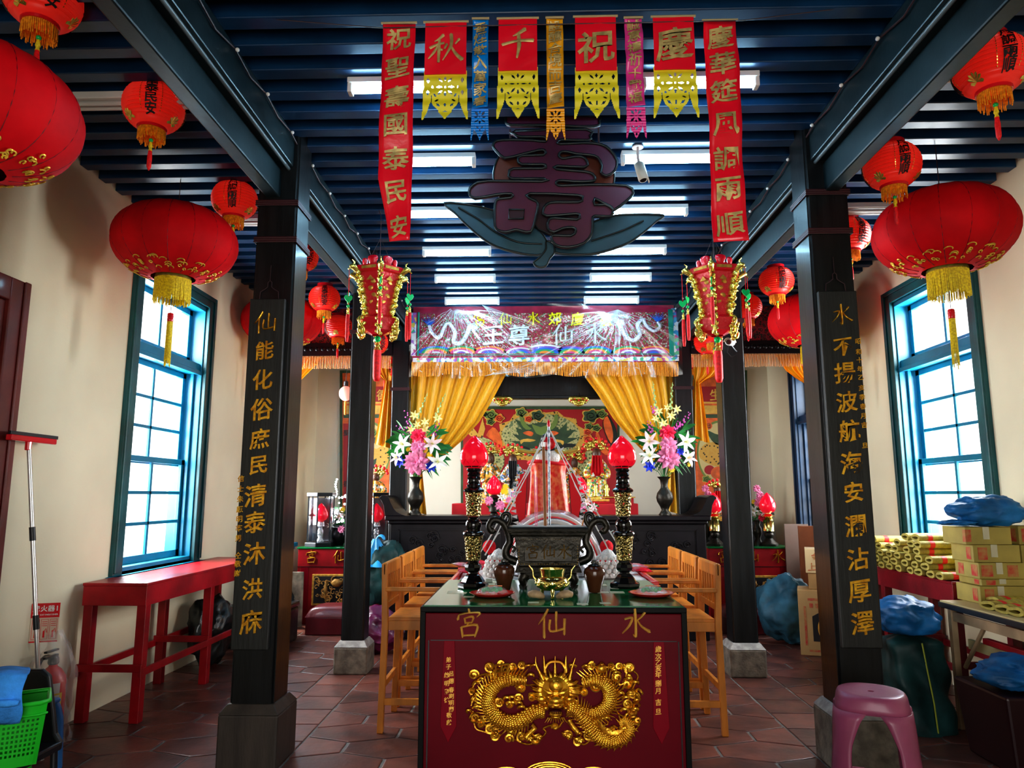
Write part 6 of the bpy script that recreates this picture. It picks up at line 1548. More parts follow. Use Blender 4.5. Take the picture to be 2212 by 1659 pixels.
# =====================================================================  side altars
carvg = M('carved_gilt_panel', (.45,.24,.06), .45, metal=.4, var=.5, vs=20)
def side_altar(x0, x1, ztop_, lab, cpx, key):
    cx_ = (x0+x1)/2; hw_ = (x1-x0)/2; t = thing('side_altar', lab, 'altar', (cx_, 8.73, 0))
    mb = MB(); mb.box(-hw_, 0, 0, hw_, .75, ztop_-.02); mb.build('cabinet', redtab, t, bevel=.006)
    mb = MB(); mb.box(-hw_-.012, -.012, ztop_-.02, hw_+.012, .76, ztop_); mb.build('green_top', greenm, t, bevel=.004)
    zc_ = ztop_-.13
    mb = MB(); mb.box(-hw_+.0, -.006, zc_-.10, hw_, .0, zc_-.094); mb.build('panel_line', blackw, t)
    mb = MB()
    for c, x in (('宮', cpx[0]-cx_), ('仙', cpx[1]-cx_), ('水', cpx[2]-cx_)): write(mb, c, x, zc_+.02, .155, -.002, .010, .1)
    mb.build('gilt_lettering', gold, t, smooth_=50)
    for s in (-1, 1):
        mb = MB(); x = s*(hw_-.09); mb.prism([(x-.045,zc_-.10),(x+.045,zc_-.10),(x+.045,.2),(x,.14),(x-.045,.2)], -.004, 0); mb.build('ribbon_panel', maroon2, t)
    mb = MB(); mb.box(-.30, -.015, .22, .30, 0, .58); mb.build('carving_frame', goldp, t, bevel=.006)
    mb = MB(); rnd = random.Random(key)
    mb.box(-.275, -.017, .245, .275, -.0152, .555)
    bk = mb.build('carving_ground', inkm, t)
    mb = MB()
    for i in range(60):
        x, z = rnd.uniform(-.25,.25), rnd.uniform(.27,.53); r = rnd.uniform(.015,.04); a0 = rnd.uniform(0, 6)
        mb.tube([(x+r*(1-k_/13)*cos(a0+k_*.6), -.022-.001*k_, z+r*(1-k_/13)*sin(a0+k_*.6)) for k_ in range(11)], .006, 5)
    mb.ell((0,-.03,.48), (.06,.02,.045), 12, 8, noise=.3); mb.ell((-.13,-.025,.40), (.022,.015,.11), 8, 8, noise=.2); mb.ell((.13,-.025,.40), (.022,.015,.11), 8, 8, noise=.2)
    mb.build('gilt_carving', carvg, t, smooth_=70)
    return t
sl = side_altar(-2.80, -1.83, .89, 'red side altar with gilt characters and carved panel, left of the long altar', (at(672,1203,Y=8.73).x, at(733,1203,Y=8.73).x, at(800,1200,Y=8.73).x), 3)
sr_ = side_altar(2.07, 3.03, .905, 'red side altar with gilt characters and carved panel, right of the long altar', (at(1563,1200,Y=8.73).x, at(1625,1200,Y=8.73).x, at(1680,1198,Y=8.73).x), 4)
# dark stepped stands behind both side altars
for cx_, zt__, lab in ((-2.31, .89, 'black stepped stand at the back of the glass lantern altar'), (2.55, .905, 'black stepped stand at the back of the orchid altar')):
    t = thing('stepped_stand', lab, 'stand', (cx_, 9.75, 0)); mb = MB(); mb.box(-.47, -.25, 0, .47, .25, 1.18); mb.box(-.49, -.27, 1.18, .49, .27, 1.22); mb.build('body', blackw, t, bevel=.008)
    mb = MB()
    for s in (-1, 1): mb.tube([(s*.44,-.2,1.22),(s*.5,-.2,1.27),(s*.54,-.2,1.28),(s*.55,-.2,1.25)], .03, 8)
    mb.build('scrolled_end', blackw, t, smooth_=80)
deity(810, 1010, 1100, 9.2, 'orange', 'orange robed deity statue behind the right glass lantern case', w=.12)
deity(1552, 1040, 1120, 9.3, 'orange', 'deity statue with gold headdress and red skirt on the orchid altar', w=.11, red=True)
# kneeling stools
leath = M('maroon_leather', (.15,.012,.02), .35, var=.2, vs=4, coat=.3, bump=.1)
def kneeler(x0, x1, y0, y1, z, lab):
    t = thing('kneeling_stool', lab, 'kneeler', ((x0+x1)/2, (y0+y1)/2, 0)); a, b = (x1-x0)/2, (y1-y0)/2
    mb = MB(); mb.box(-a, -b, 0, a, b, z*.62); mb.build('box_base', leath, t, bevel=.01)
    mb = MB()
    def top(u, v):
        x, y = (u-.5)*2, (v-.5)*2; return (x*a*1.02, y*b*1.02, z*.62+z*.38*((1-abs(x)**6)*(1-abs(y)**6))**.5)
    mb.grid(top, 20, 16); mb.build('padded_top', leath, t, smooth_=100)
q = at(658, 1372, z=0); q2 = at(755, 1372, z=0)
kneeler(q.x, q.x+.72, q.y, q.y+.42, .30, 'maroon leather kneeling stool in front of the glass lantern altar')
q = at(1640, 1372, z=0)
kneeler(q.x-.35, q.x+.40, q.y+.0, q.y+.42, .30, 'maroon kneeling stool in front of the orchid altar')
# glass lantern cases
casegl = glass; silverm = M('crinkled_silver_stand', (.72,.74,.78), .2, metal=.8, bump=1., bs=30); litm = M('bright_white_lamp_flowers', (.9,.95,1), .4, emit=9, ecol=(.85,.95,1))
mirror_m = M('mirrored_panel', (.62,.62,.66), .12, metal=.7, var=.3, vs=5)
def glass_case(px, lab):
    q = at(px, 1178, z=.89); q.y = 8.90; q.x = at(px, 1150, Y=8.90).x; t = thing('glass_lantern_case', lab, 'lantern case', (q.x, q.y, .89)); h = .60; r = .155
    hx = [(r*cos(a), r*sin(a)) for a in [pi/6+pi/3*k_ for k_ in range(6)]]
    for nm, z0, z1, rr in (('base', 0, .05, 1.18), ('roof', h, h+.045, 1.18)):
        mb = MB(); P = [(x*rr, y*rr) for x, y in hx]; mb.add([(x, y, z0) for x, y in P]+[(x, y, z1) for x, y in P], [(5,4,3,2,1,0),(6,7,8,9,10,11)]+[(i, (i+1) % 6, (i+1) % 6+6, i+6) for i in range(6)]); mb.build(nm, black, t, bevel=.006)
    for x, y in hx: mb = MB(); mb.box(x-.007, y-.007, .05, x+.007, y+.007, h); mb.build('post', black, t)
    mb = MB()
    for i in range(6): a, b = hx[i], hx[(i+1) % 6]; mb.add([(a[0],a[1],.05),(b[0],b[1],.05),(b[0],b[1],h),(a[0],a[1],h)], [(0,1,2,3)])
    mb.build('glass_panel', glass, t)
    mb = MB()
    for i in (0, 1, 2): a, b = hx[i], hx[(i+1) % 6]; mb.add([(a[0]*.9,a[1]*.9,.06),(b[0]*.9,b[1]*.9,.06),(b[0]*.9,b[1]*.9,h-.02),(a[0]*.9,a[1]*.9,h-.02)], [(0,1,2,3)])
    mb.build('mirror_back', mirror_m, t)
    mb = MB(); mb.lathe([(.05,.05),(.055,.07),(.03,.10),(.045,.14),(.04,.20),(.025,.22),(.055,.24),(.045,.29),(.03,.30)], n=20); st = mb.build('silver_stand', silverm, t, smooth_=60)
    mb = MB(); peach(mb, .30, .085, .22); mb.build('red_globe', peachglass, t, smooth_=80)
glass_case(692, 'hexagonal glass lantern case with black roof at the left end of the side altar')
glass_case(812, 'hexagonal glass lantern case just left of the long altar')
# fiber light flowers + vase in the middle
t = thing('light_flower_vase', 'glowing white light flowers in a dark vase between the two glass cases', 'flower lamp', (at(733, 1150, Y=9.05).x, 9.05, .89))
mb = MB(); mb.lathe([(.05,0),(.06,.02),(.10,.08),(.11,.15),(.08,.20),(.09,.22)], n=24); mb.build('vase', blackw, t, smooth_=60)
mb = MB(); rnd = random.Random(8)
for i in range(34): mb.ell((rnd.gauss(-.03,.07), rnd.uniform(-.06,.05), rnd.uniform(.28,.62)), rnd.uniform(.010,.024), 7, 5)
for i in range(8): mb.ell((-.06+.01*sin(i), 0, .60+.03*i), .012, 6, 5)
tag(mb.build('glowing_blossoms', litm, t, smooth_=80), kind='stuff')
flower(t, 'plily', (.02,-.1,.36), .07, 0, 0, 5); flower(t, 'lily', (-.08,-.1,.25), .06, 0, 0, 6); flower(t, 'gerbera', (.05,-.08,.44), .04, 0, 0, 7); flower(t, 'peony', (.05,-.1,.2), .05, 0, 0, 8)
mb = MB()
for i in range(18): leaf(mb, (rnd.uniform(-.1,.1), rnd.uniform(-.08,0), rnd.uniform(.2,.5)), .1, .02, rnd.uniform(0, 6.3))
tag(mb.build('foliage', leafg, t, smooth_=100), kind='stuff')
for x, nm in ((-.02, 'left'), (.05, 'right')):
    pass
mb = MB(); mb.ell((0,0,.018), (.05,.03,.02), 12, 8); mb.ell((.05,-.01,.018), (.045,.03,.018), 12, 8); tag(mb.build('stone', clothm, None, smooth_=80, loc=at(690, 1178, z=.89)), 'two pale divination blocks lying before the left glass case', 'divination block')
# right altar lamps and orchids
for px, lab in ((1545, 'brass collared peach lamp beside the right end of the long altar'), (1662, 'brass collared peach lamp at the far right of the orchid altar')):
    q = at(px, 1172, Y=8.92); small_peach((q.x, 8.92, .905), 1.12, lab, True)
ITM = [('plily',1537-1500,1068-1050,10)]
def orchid(px, pyb, tall, lab, seed):
    q = at(px, pyb, Y=9.02); t = thing('flower_arrangement', lab, 'flowers', (q.x, 9.02, .905)); rnd = random.Random(seed)
    mb = MB(); mb.lathe([(.055,0),(.05,.03),(.03,.08),(.055,.14),(.05,.2),(.03,.24),(.045,.30)], n=20); mb.build('vase', bronze, t, smooth_=60)
    for i, (kd, x, z, r) in enumerate((('plily',.05,.40,.07),('lily',-.06,.42,.075),('rose',.03,.33,.05),('peony',.0,.52,.06),('peony',.02,.60,.055),('peony',-.01,.68,.05),('peony',.06,.56,.045),('gerbera',-.05,.52,.035),('gerbera',.09,.36,.03))): flower(t, kd, (x*1.1, -.08, z), r, 0, x*4, seed*20+i)
    mb = MB()
    for i in range(16): leaf(mb, (rnd.uniform(-.08,.08), rnd.uniform(-.06,0), rnd.uniform(.26,.48)), .09, .02, rnd.uniform(0, 6.3))
    tag(mb.build('foliage', leafg, t, smooth_=100), kind='stuff')
    mb = MB(); mb.tube([(0,0,.28),(0,0,.7)], .004, 5); mb.build('stem', leafg, t)
orchid(1638, 1172, 0, 'pink orchid and lily bouquet left of the far right peach lamp', 3)
orchid(1527, 1172, 0, 'pink orchid and lily bouquet beside the column end of the orchid altar', 4)
# pale pink globe lamp hanging in the left bay
q = at(747, 850, Y=8.9); t = thing('globe_lamp', 'pale pink globe lamp hanging beside the bare left column', 'lamp', q)
mb = MB(); mb.ell((0,0,0), (.085,.085,.095), 20, 14); mb.build('globe', M('pale_pink_glass', (.85,.45,.38), .25, emit=.25, ecol=(1,.5,.4)), t, smooth_=80)
mb = MB(); mb.lathe([(.02,.09),(.03,.10),(.028,.15),(.01,.16)], n=14); mb.tube([(0,0,.15),(0,0,ZC-q.z)], .004, 5); mb.build('cap', black, t); mb = MB(); mb.lathe([(.012,-.10),(.016,-.15),(.012,-.27)], n=8); mb.build('tassel', orangef, t, smooth_=80)
# =====================================================================  left aisle
def red_table(name, lab, x0, x1, y0, y1, h, mat, inner):
    t = thing(name, lab, 'table', ((x0+x1)/2, (y0+y1)/2, 0)); a, b = (x1-x0)/2, (y1-y0)/2
    mb = MB(); mb.box(-a, -b, h-.02, a, b, h); mb.build('tabletop', mat, t, bevel=.004)
    mb = MB(); mb.box(-a+.004, -b+.004, h-.15, a-.004, -b+.024, h-.02); mb.box(-a+.004, b-.024, h-.15, a-.004, b-.004, h-.02); mb.box(-a+.004, -b+.02, h-.15, -a+.022, b-.02, h-.02); mb.box(a-.022, -b+.02, h-.15, a-.004, b-.02, h-.02); mb.build('apron', mat, t, bevel=.003)
    ys = (-b+.05, b-.05) if (y1-y0) < 1.3 else (-b+.05, 0, b-.05)
    for x in (-a+.04, a-.04):
        for y in ys:
            mb = MB(); q = .032; mb.box(x-q, y-q, 0, x+q, y+q, h-.1); mb.build('leg', mat, t, bevel=.004)
    for x in (-a+.012, a-.012): mb = MB(); mb.box(x-.01, -b, .30, x+.01, b, .35); mb.build('long_rail', mat, t, bevel=.003)
    for y in ys: mb = MB(); mb.box(-a, y-.055, .33, a, y-.033, .38); mb.build('cross_rail', mat, t, bevel=.003)
    return t
red_table('side_table', 'bare red painted table under the left teal window', -3.07, -2.62, 4.98, 7.1, .91, redtab, 1)
# door
doorm = M('red_brown_door_paint', (.14,.018,.014), .42, var=.25, vs=4, bump=.1, coat=.2)
d = thing('door_1', 'dark red timber door frame at the left edge', None, (XL, 0, 0), kind='structure')
mb = MB(); mb.box(-.01, 4.03, 0, .05, 4.18, 2.78); mb.box(-.01, 2.9, 2.64, .05, 4.03, 2.78); mb.box(.05, 4.13, 0, .065, 4.18, 2.78); mb.build('casing', doorm, d, bevel=.008)
mb = MB(); mb.box(-.01, 2.9, 0, .025, 4.03, 2.64); mb.box(.025, 3.85, .1, .04, 3.97, 2.55); mb.build('leaf', doorm, d, bevel=.006)
# squeegee leaning on the wall
top = at(62, 952, x=-3.07); bot = at(88, 1600, Y=4.25); bot = Vector((-2.80, 4.30, .02)); top = Vector((-3.03, at(62, 955, x=-3.03).y, at(62, 955, x=-3.03).z))
bx_, by_ = at(85, 1560, Y=4.3).x, 4.3; bot = at(88, 1590, Y=4.3); ext = (bot-top); k_ = (top.z-.01)/(top.z-bot.z); bot = top+ext*k_
sq = thing('floor_squeegee', 'aluminium pole squeegee with red head leaning against the left wall', 'squeegee', bot)
dv = top-bot
mb = MB(); mb.tube([dv*.0, dv], .0125, 12); mb.build('pole', steel, sq, smooth_=80)
for f_ in (.42, .70): mb = MB(); mb.tube([dv*(f_-.022), dv*(f_+.022)], .0165, 12); mb.build('grip_ring', black, sq, smooth_=60)
mb = MB(); mb.M = Matrix.Translation(dv); mb.box(-.02, -.17, 0, .02, .23, .035); mb.tube([(0,0,-.05),(0,0,.01)], .018, 10); mb.build('red_head', redgloss, sq, bevel=.006)
mb = MB(); mb.M = Matrix.Translation(dv); mb.box(-.006, -.17, .034, .012, .25, .055); mb.build('rubber_blade', black, sq, bevel=.002)
# fire extinguisher sign
p0 = at(65, 1308, x=XL+.01); sg_ = thing('extinguisher_sign', 'red and white fire extinguisher sign projecting from the left wall above the bagged extinguisher', 'sign', Vector((XL, 4.42, at(90, 1345, x=XL).z)))
A_ = at(72, 1340, x=XL+.01); B_ = at(117, 1330, Y=4.60)
o3 = Vector((XL, at(66,1345,x=XL).y, at(90, 1340, x=XL).z)); sg_.location = o3
ang = math.atan2(0.0, 1); wS, hS = .155, .235
mb = MB(); mb.M = Matrix.Rotation(R(20), 4, 'Z'); mb.box(0, -.004, -hS/2, wS, .0, hS/2)
mb.build('white_plate', M('yellowed_sign_plate', (.72,.55,.42), .5), sg_, bevel=.002)
mb = MB(); mb.M = Matrix.Rotation(R(20), 4, 'Z'); mb.box(0, -.006, .03, wS, -.004, hS/2); mb.box(0, -.006, -hS/2, wS, -.0045, -hS/2+.008); mb.build('red_header', redgloss, sg_)
mb = MB(); mb.M = Matrix.Rotation(R(20), 4, 'Z')
for c, x in (('滅', .026), ('火', .068), ('器', .108), ('1', .140)): write(mb, c, x, .085, .040, -.007, .001, 0)
for i, c in enumerate('FIRE EXTINGUISHER'):
    if c != ' ': write(mb, c, .012+i*.0082, .048, .013, -.007, .001, 0)
mb.build('white_lettering', white_p, sg_)
mb = MB(); mb.M = Matrix.Rotation(R(20), 4, 'Z')
for x in (.01, .058, .106):
    for a, b, c, e_ in ((x, -.10, x+.04, -.098), (x, .018, x+.04, .02), (x, -.10, x+.0015, .02), (x+.0385, -.10, x+.04, .02)): mb.box(a, -.006, b, c, -.004, e_)
    mb.box(x+.014, -.006, -.09, x+.024, -.004, -.05); mb.tube([(x+.02,-.005,-.05),(x+.03,-.005,-.035),(x+.034,-.005,-.06)], .002, 4)
    for i in range(3): mb.box(x+.006, -.0055, -.02+i*.012, x+.034, -.004, -.017+i*.012)
mb.build('red_pictogram', redgloss, sg_)
# extinguisher in a clear bag
q = at(128, 1545, z=0); q = Vector((-2.99, 4.62, 0)); ex = thing('fire_extinguisher', 'red fire extinguisher with yellow label inside a clear plastic bag', 'fire extinguisher', q)
mb = MB(); mb.lathe([(.075,0),(.082,.01),(.082,.34),(.075,.39),(.05,.43),(.025,.45),(.025,.47)], n=28); mb.build('cylinder', redgloss, ex, smooth_=50)
mb = MB(); mb.lathe([(.027,.46),(.032,.47),(.03,.50),(.02,.51)], n=14); mb.box(-.012, -.09, .505, .012, .03, .52); mb.box(-.012, -.085, .54, .012, .03, .552); mb.build('valve_handle', black, ex, bevel=.003)
mb = MB(); mb.tube(smooth([(0,.03,.49),(-.07,.02,.50),(-.10,0,.42),(-.098,-.02,.25),(-.095,-.03,.12)], 4), .011, 8); mb.build('hose', black, ex, smooth_=80)
def arc(mb_, r, a0, a1, z0, z1):
    n = 10; mb_.add([(r*cos(lerp(a0,a1,i/n)), r*sin(lerp(a0,a1,i/n)), z) for z in (z0, z1) for i in range(n+1)], [(i, i+1, i+n+2, i+n+1) for i in range(n)])
mb = MB(); arc(mb, .0835, -1.2, -.2, .12, .30); mb.build('yellow_label', M('yellow_label', (.85,.62,.05), .5), ex, smooth_=80)
mb = MB(); arc(mb, .0838, -1.1, -.4, .24, .29); arc(mb, .0838, -1.1, -.4, .30, .36); mb.build('white_label', white_p, ex, smooth_=80)
filmb = M('clear_bag_film', (.85,.82,.80), .15, alpha=.22, coat=1., bump=1., bs=9)
mb = MB(); mb.grid(lambda u, v: ((.115*(1-.75*max(0, v-.72)/.28)+.018*sin(u*2*pi*5+v*9)+.012*sin(v*23+u*9))*cos(2*pi*u), (.115*(1-.75*max(0, v-.72)/.28)+.018*sin(u*2*pi*5+v*9))*sin(2*pi*u), .005+v*.66), 48, 26); mb.build('clear_bag', filmb, ex, smooth_=60)
# black chair back, green basket, blue cloth, blue stool at the left edge
gpl = M('bright_green_plastic', (.02,.55,.03), .35); blpl = M('blue_plastic', (.04,.20,.52), .35, coat=.2)
zt0 = at(60, 1455, Y=3.6).z
t = thing('folding_chair', 'black plastic chair behind the green basket at the left edge', 'chair', (-2.60, 3.70, 0))
cxl, cxr = at(0, 1500, Y=3.65).x+2.60-.25, at(104, 1500, Y=3.65).x+2.60
mb = MB()
P = [(cxl, .30), (cxl, zt0), (at(78,1456,Y=3.65).x+2.60, zt0), (at(96,1462,Y=3.65).x+2.60, zt0-.03), (at(112,1560,Y=3.65).x+2.60, zt0-.30), (at(118,1659,Y=3.65).x+2.60, .30)]
mb.prism(P, -.02, .015); mb.build('backrest', black, t, bevel=.012, bs=3)
mb = MB(); mb.box(cxl, -.42, .27, P[-1][0], .0, .31); mb.build('seat', black, t, bevel=.01)
for x in (cxl+.03, P[-1][0]-.03):
    for y in (-.38, -.02): mb = MB(); mb.tube([(x, y, .28), (x+.02, y, 0)], .016, 8); mb.build('leg', black, t, smooth_=60)
# basket : tapered tub with square holes, standing on the chair seat
bx0 = at(-110, 1600, Y=3.32).x; bx1 = at(78, 1600, Y=3.32).x; zb0, zb1 = .315, at(60, 1522, Y=3.32).z
t = thing('green_basket', 'bright green perforated plastic basket standing on the black chair', 'basket', (at(5, 1590, Y=3.42).x, 3.42, zb0), .58); hwb = .165; hb = zb1-zb0
fr = MB(); nxh, nzh = 18, 13; a0 = hwb*.86
def Fp(i, j, y0=-.15): u = i/nxh*2-1; v = j/nzh; return (u*lerp(a0, hwb, v), y0-.03*v+.02*(abs(u)**6), v*hb)
for i in range(nxh):
    for j in range(nzh):
        hole = 0 < i < nxh-1 and 1 < j < nzh-3
        A, B_, C_, D_ = Fp(i, j), Fp(i+1, j), Fp(i+1, j+1), Fp(i, j+1)
        if not hole: fr.add([A, B_, C_, D_], [(0,1,2,3)])
        else:
            c = [(A[k]+B_[k]+C_[k]+D_[k])/4 for k in range(3)]; inn = [tuple(c[k]+(p[k]-c[k])*.55 for k in range(3)) for p in (A, B_, C_, D_)]
            fr.add([A, B_, C_, D_]+inn, [(0,1,5,4),(1,2,6,5),(2,3,7,6),(3,0,4,7)])
fr.build('perforated_front', gpl, t, solid=.004)
mb = MB()
for s in (-1, 1): mb.add([(s*a0,-.13,0),(s*a0,.06,0),(s*hwb,.07,hb),(s*hwb,-.16,hb)], [(0,1,2,3)])
mb.add([(-a0,.06,0),(a0,.06,0),(hwb,.07,hb),(-hwb,.07,hb)], [(0,1,2,3)]); mb.add([(-a0,-.13,0),(a0,-.13,0),(a0,.06,0),(-a0,.06,0)], [(0,1,2,3)]); mb.build('tub', gpl, t, solid=.004)
mb = MB(); mb.tube([(-hwb,-.18,hb),(hwb-.03,-.18,hb),(hwb+.005,-.15,hb),(hwb+.005,.07,hb),(-hwb,.07,hb)], .010, 8, closed=True); mb.tube([(-hwb,-.175,hb-.05),(hwb-.03,-.175,hb-.05),(hwb,-.15,hb-.05)], .006, 6); mb.build('rolled_rim', gpl, t, smooth_=80)
# cloth over the rim
clb = M('sky_blue_towel', (.05,.30,.80), .85, var=.25, vs=10, bump=.6, bs=60); cxm = at(20, 1480, Y=3.25)
t = thing('blue_towel', 'sky blue towel draped over the rim of the green basket', 'towel', (at(5, 1590, Y=3.42).x, 3.42, zb1), .58)
xr_ = .075; ztw = at(30, 1460, Y=3.25).z-zb1; zlo = at(30, 1555, Y=3.25).z-zb1
def tw(u, v):
    x = lerp(-.22, xr_, u)+.008*sin(v*9); s_ = v
    if s_ < .3: return (x, .10-.31*s_/.3, ztw-.03*(1-s_/.3)-.01*sin(u*7))
    k = (s_-.3)/.7; return (x-.012*k, -.215-.03*sin(k*3)-.012*sin(u*9+k*3), lerp(ztw, zlo, k)+.02*sin(u*5)*k)
mb = MB(); mb.grid(tw, 30, 26); mb.build('fold', clb, t, smooth_=120, solid=.006)
mb = MB(); mb.tube([(lerp(-.2, xr_*.75, i/8), -.245-.004*i, lerp(ztw, zlo, .55+.02*sin(i))) for i in range(9)], [.022]*8+[.014], 10, sq=.7); mb.build('rolled_fold', clb, t, smooth_=100)
# blue plastic stool beside
q = at(112, 1600, Y=3.85); t = thing('blue_stool', 'blue plastic stool with curved legs beside the black chair', 'stool', (q.x-.32, 4.06, 0)); zs = at(112, 1548, Y=3.85).z
mb = MB(); mb.box(-.16, -.16, zs-.03, .12, .16, zs); mb.build('seat', blpl, t, bevel=.02, bs=3)
for sx_ in (-1, 1):
    for sy_ in (-1, 1): mb = MB(); x0 = .105*sx_-.02; mb.tube(smooth([(x0, sy_*.13, zs-.02), (x0+.03*sx_, sy_*.15, zs*.7), (x0+.045*sx_, sy_*.16, 0)], 3), [.028,.027,.026,.025,.024,.024,.024], 8); mb.build('leg', blpl, t, smooth_=80)
mb = MB(); gx, gz = at(118, 1600, Y=3.7).x, .18
tag(mb.build('x', gpl, None) if False else None, None) if False else None
t = thing('green_stool', 'bright green plastic stool tucked beneath the blue stool at the left edge', 'stool', (q.x-.24, 3.84, 0))
mb = MB(); mb.box(-.13, -.12, .26, .08, .12, .285); mb.build('seat', gpl, t, bevel=.01)
for sx_ in (-1, .7):
    for sy_ in (-1, 1): mb = MB(); mb.tube([(.08*sx_, sy_*.09, .27), (.11*sx_, sy_*.11, 0)], .016, 8); mb.build('leg', gpl, t, smooth_=80)
# dark bags and sheets behind the left couplet column
bagb = M('blue_plastic_bag', (.012,.13,.34), .5, var=.4, vs=5, bump=.9, bs=9, spec=.3); bagg = M('dark_green_plastic_bag', (.010,.042,.042), .5, var=.5, vs=5, bump=.9, bs=8, spec=.3); bagk = M('dark_plastic_bag', (.012,.016,.016), .35, var=.4, vs=5, bump=.9, bs=6, coat=.3)
bagp = M('dark_magenta_bag', (.10,.006,.05), .4, var=.5, vs=5, bump=.8, bs=6, coat=.3); bagbr = M('bright_blue_plastic_bag', (.02,.30,.62), .35, var=.5, vs=5, bump=.9, bs=8, coat=.3)
def blob(mb, c, r, seed, nz=.22, n=40, m=26, flat=.35, fold=9):
    """crumpled film: a flattened ball pushed about by layered ridged noise"""
    from mathutils import noise
    n, m = 64, 40; vs = []; fs = []; off = Vector((seed*3.7, seed*1.3, seed*.7))
    for i in range(m+1):
        b = -pi/2+pi*i/m
        for k in range(n):
            a = 2*pi*k/n; p = Vector((cos(b)*cos(a), cos(b)*sin(a), sin(b)))
            rd = lambda f: 1-2*abs(noise.noise(p*f+off*f))
            d = 1+nz*(.7*noise.noise(p*1.3+off)+.60*(rd(1.5)-.6)+.26*(rd(2.9)-.6)+.06*(rd(6.5)-.6))
            q = p*d; q.z = max(q.z, -flat*2)
            vs.append((c[0]+r[0]*q.x, c[1]+r[1]*q.y, c[2]+r[2]*q.z))
    for i in range(m):
        for k in range(n): fs.append((i*n+k, i*n+(k+1) % n, (i+1)*n+(k+1) % n, (i+1)*n+k))
    mb.add(vs, fs)
def bag(loc, r, mat, lab, seed, knot=None, flat=.5, nz=.22, rot=0, cat='bag', name='plastic_bag'):
    t = thing(name, lab, cat, loc, rot); mb = MB(); blob(mb, (0,0,r[2]*flat*2), r, seed, nz*1.5, flat=flat); mb.build('sack', mat, t, smooth_=60)
    if knot:
        kx, ky, kz = knot; mb = MB(); rnd = random.Random(seed)
        for i in range(10):
            a = i*.63; mb.tube([(kx*.6, ky*.6, kz-.14), (kx+.01*cos(a), ky+.01*sin(a), kz-.04), (kx+.05*cos(a), ky+.05*sin(a), kz+.03+.02*sin(i))], [.03,.010,.012], 6, sq=.4)
        mb.build('tied_top', mat, t, smooth_=80)
    return t
q = at(812, 1350, z=.3)
bag((at(815, 1300, Y=7.5).x+.05, 7.45, .42), (.27,.24,.33), bagg, 'dark green and blue tied bag beside the bare left column', 3, None, .45)
tb = thing('bag_top', None, None); bpy.data.objects.remove(tb)
t = thing('plastic_bag', 'bright blue tied plastic bag top behind the nearest left bar chair', 'bag', (at(812, 1262, Y=7.4).x, 7.35, .86)); mb = MB()
mb.grid(lambda u, v: (lerp(.22, .03, v**.7)*cos(2*pi*u)*(1+.12*sin(u*2*pi*9)), lerp(.2, .03, v**.7)*sin(2*pi*u)*(1+.12*sin(u*2*pi*9)), v*.26-.05), 60, 14); mb.build('gathered_sack', bagbr, t, smooth_=100)
mb = MB(); mb.tube(smooth([(0,0,.2),(.03,0,.24),(.07,-.02,.235),(.09,-.02,.20)], 3), [.02]*8+[.015,.01], 8, sq=.5); mb.build('tied_top', bagbr, t, smooth_=80)
bag((at(812, 1400, Y=7.2).x, 7.25, 0), (.25,.22,.21), bagp, 'dark magenta bag on the floor beside the bare left column', 5, None, .5)
bag((at(605, 1330, Y=8.0).x-.1, 7.9, 0), (.28,.25,.30), bagk, 'dark plastic bag on the floor behind the left couplet column', 6, None, .5)
bag((-2.88, 6.62, 0), (.17,.24,.30), bagk, 'dark bag on the floor beneath the bare red table', 7, None, .5)
t = thing('dark_crate', 'dark covered crate beneath the far end of the bare red table', 'crate', (-2.79, 7.62, 0)); mb = MB(); mb.box(-.30, -.25, 0, .30, .25, .34); mb.box(-.31, -.26, .34, .31, .26, .40); mb.build('body', bagk, t, bevel=.02); mb = MB(); mb.box(-.32, -.27, .25, .32, -.262, .27); mb.build('red_edge', redtab, t)
t = thing('marble_panel', 'mottled stone panel leaning beside the glass lantern altar', 'panel', (at(640, 1300, Y=8.6).x, 8.55, 0)); mb = MB(); mb.box(-.09, 0, 0, .09, .02, .62); mb.build('slab', M('mottled_marble', (.42,.36,.27), .4, var=.7, vs=7), t, bevel=.003)
mb = MB(); mb.tube([(-.07,.03,.0),(-.07,.03,.92)], .012, 8); tag(mb.build('red_rod', redtab, None, loc=(at(640,1300,Y=8.65).x, 8.6, 0)), 'thin red rod standing behind the mottled stone panel', 'rod')

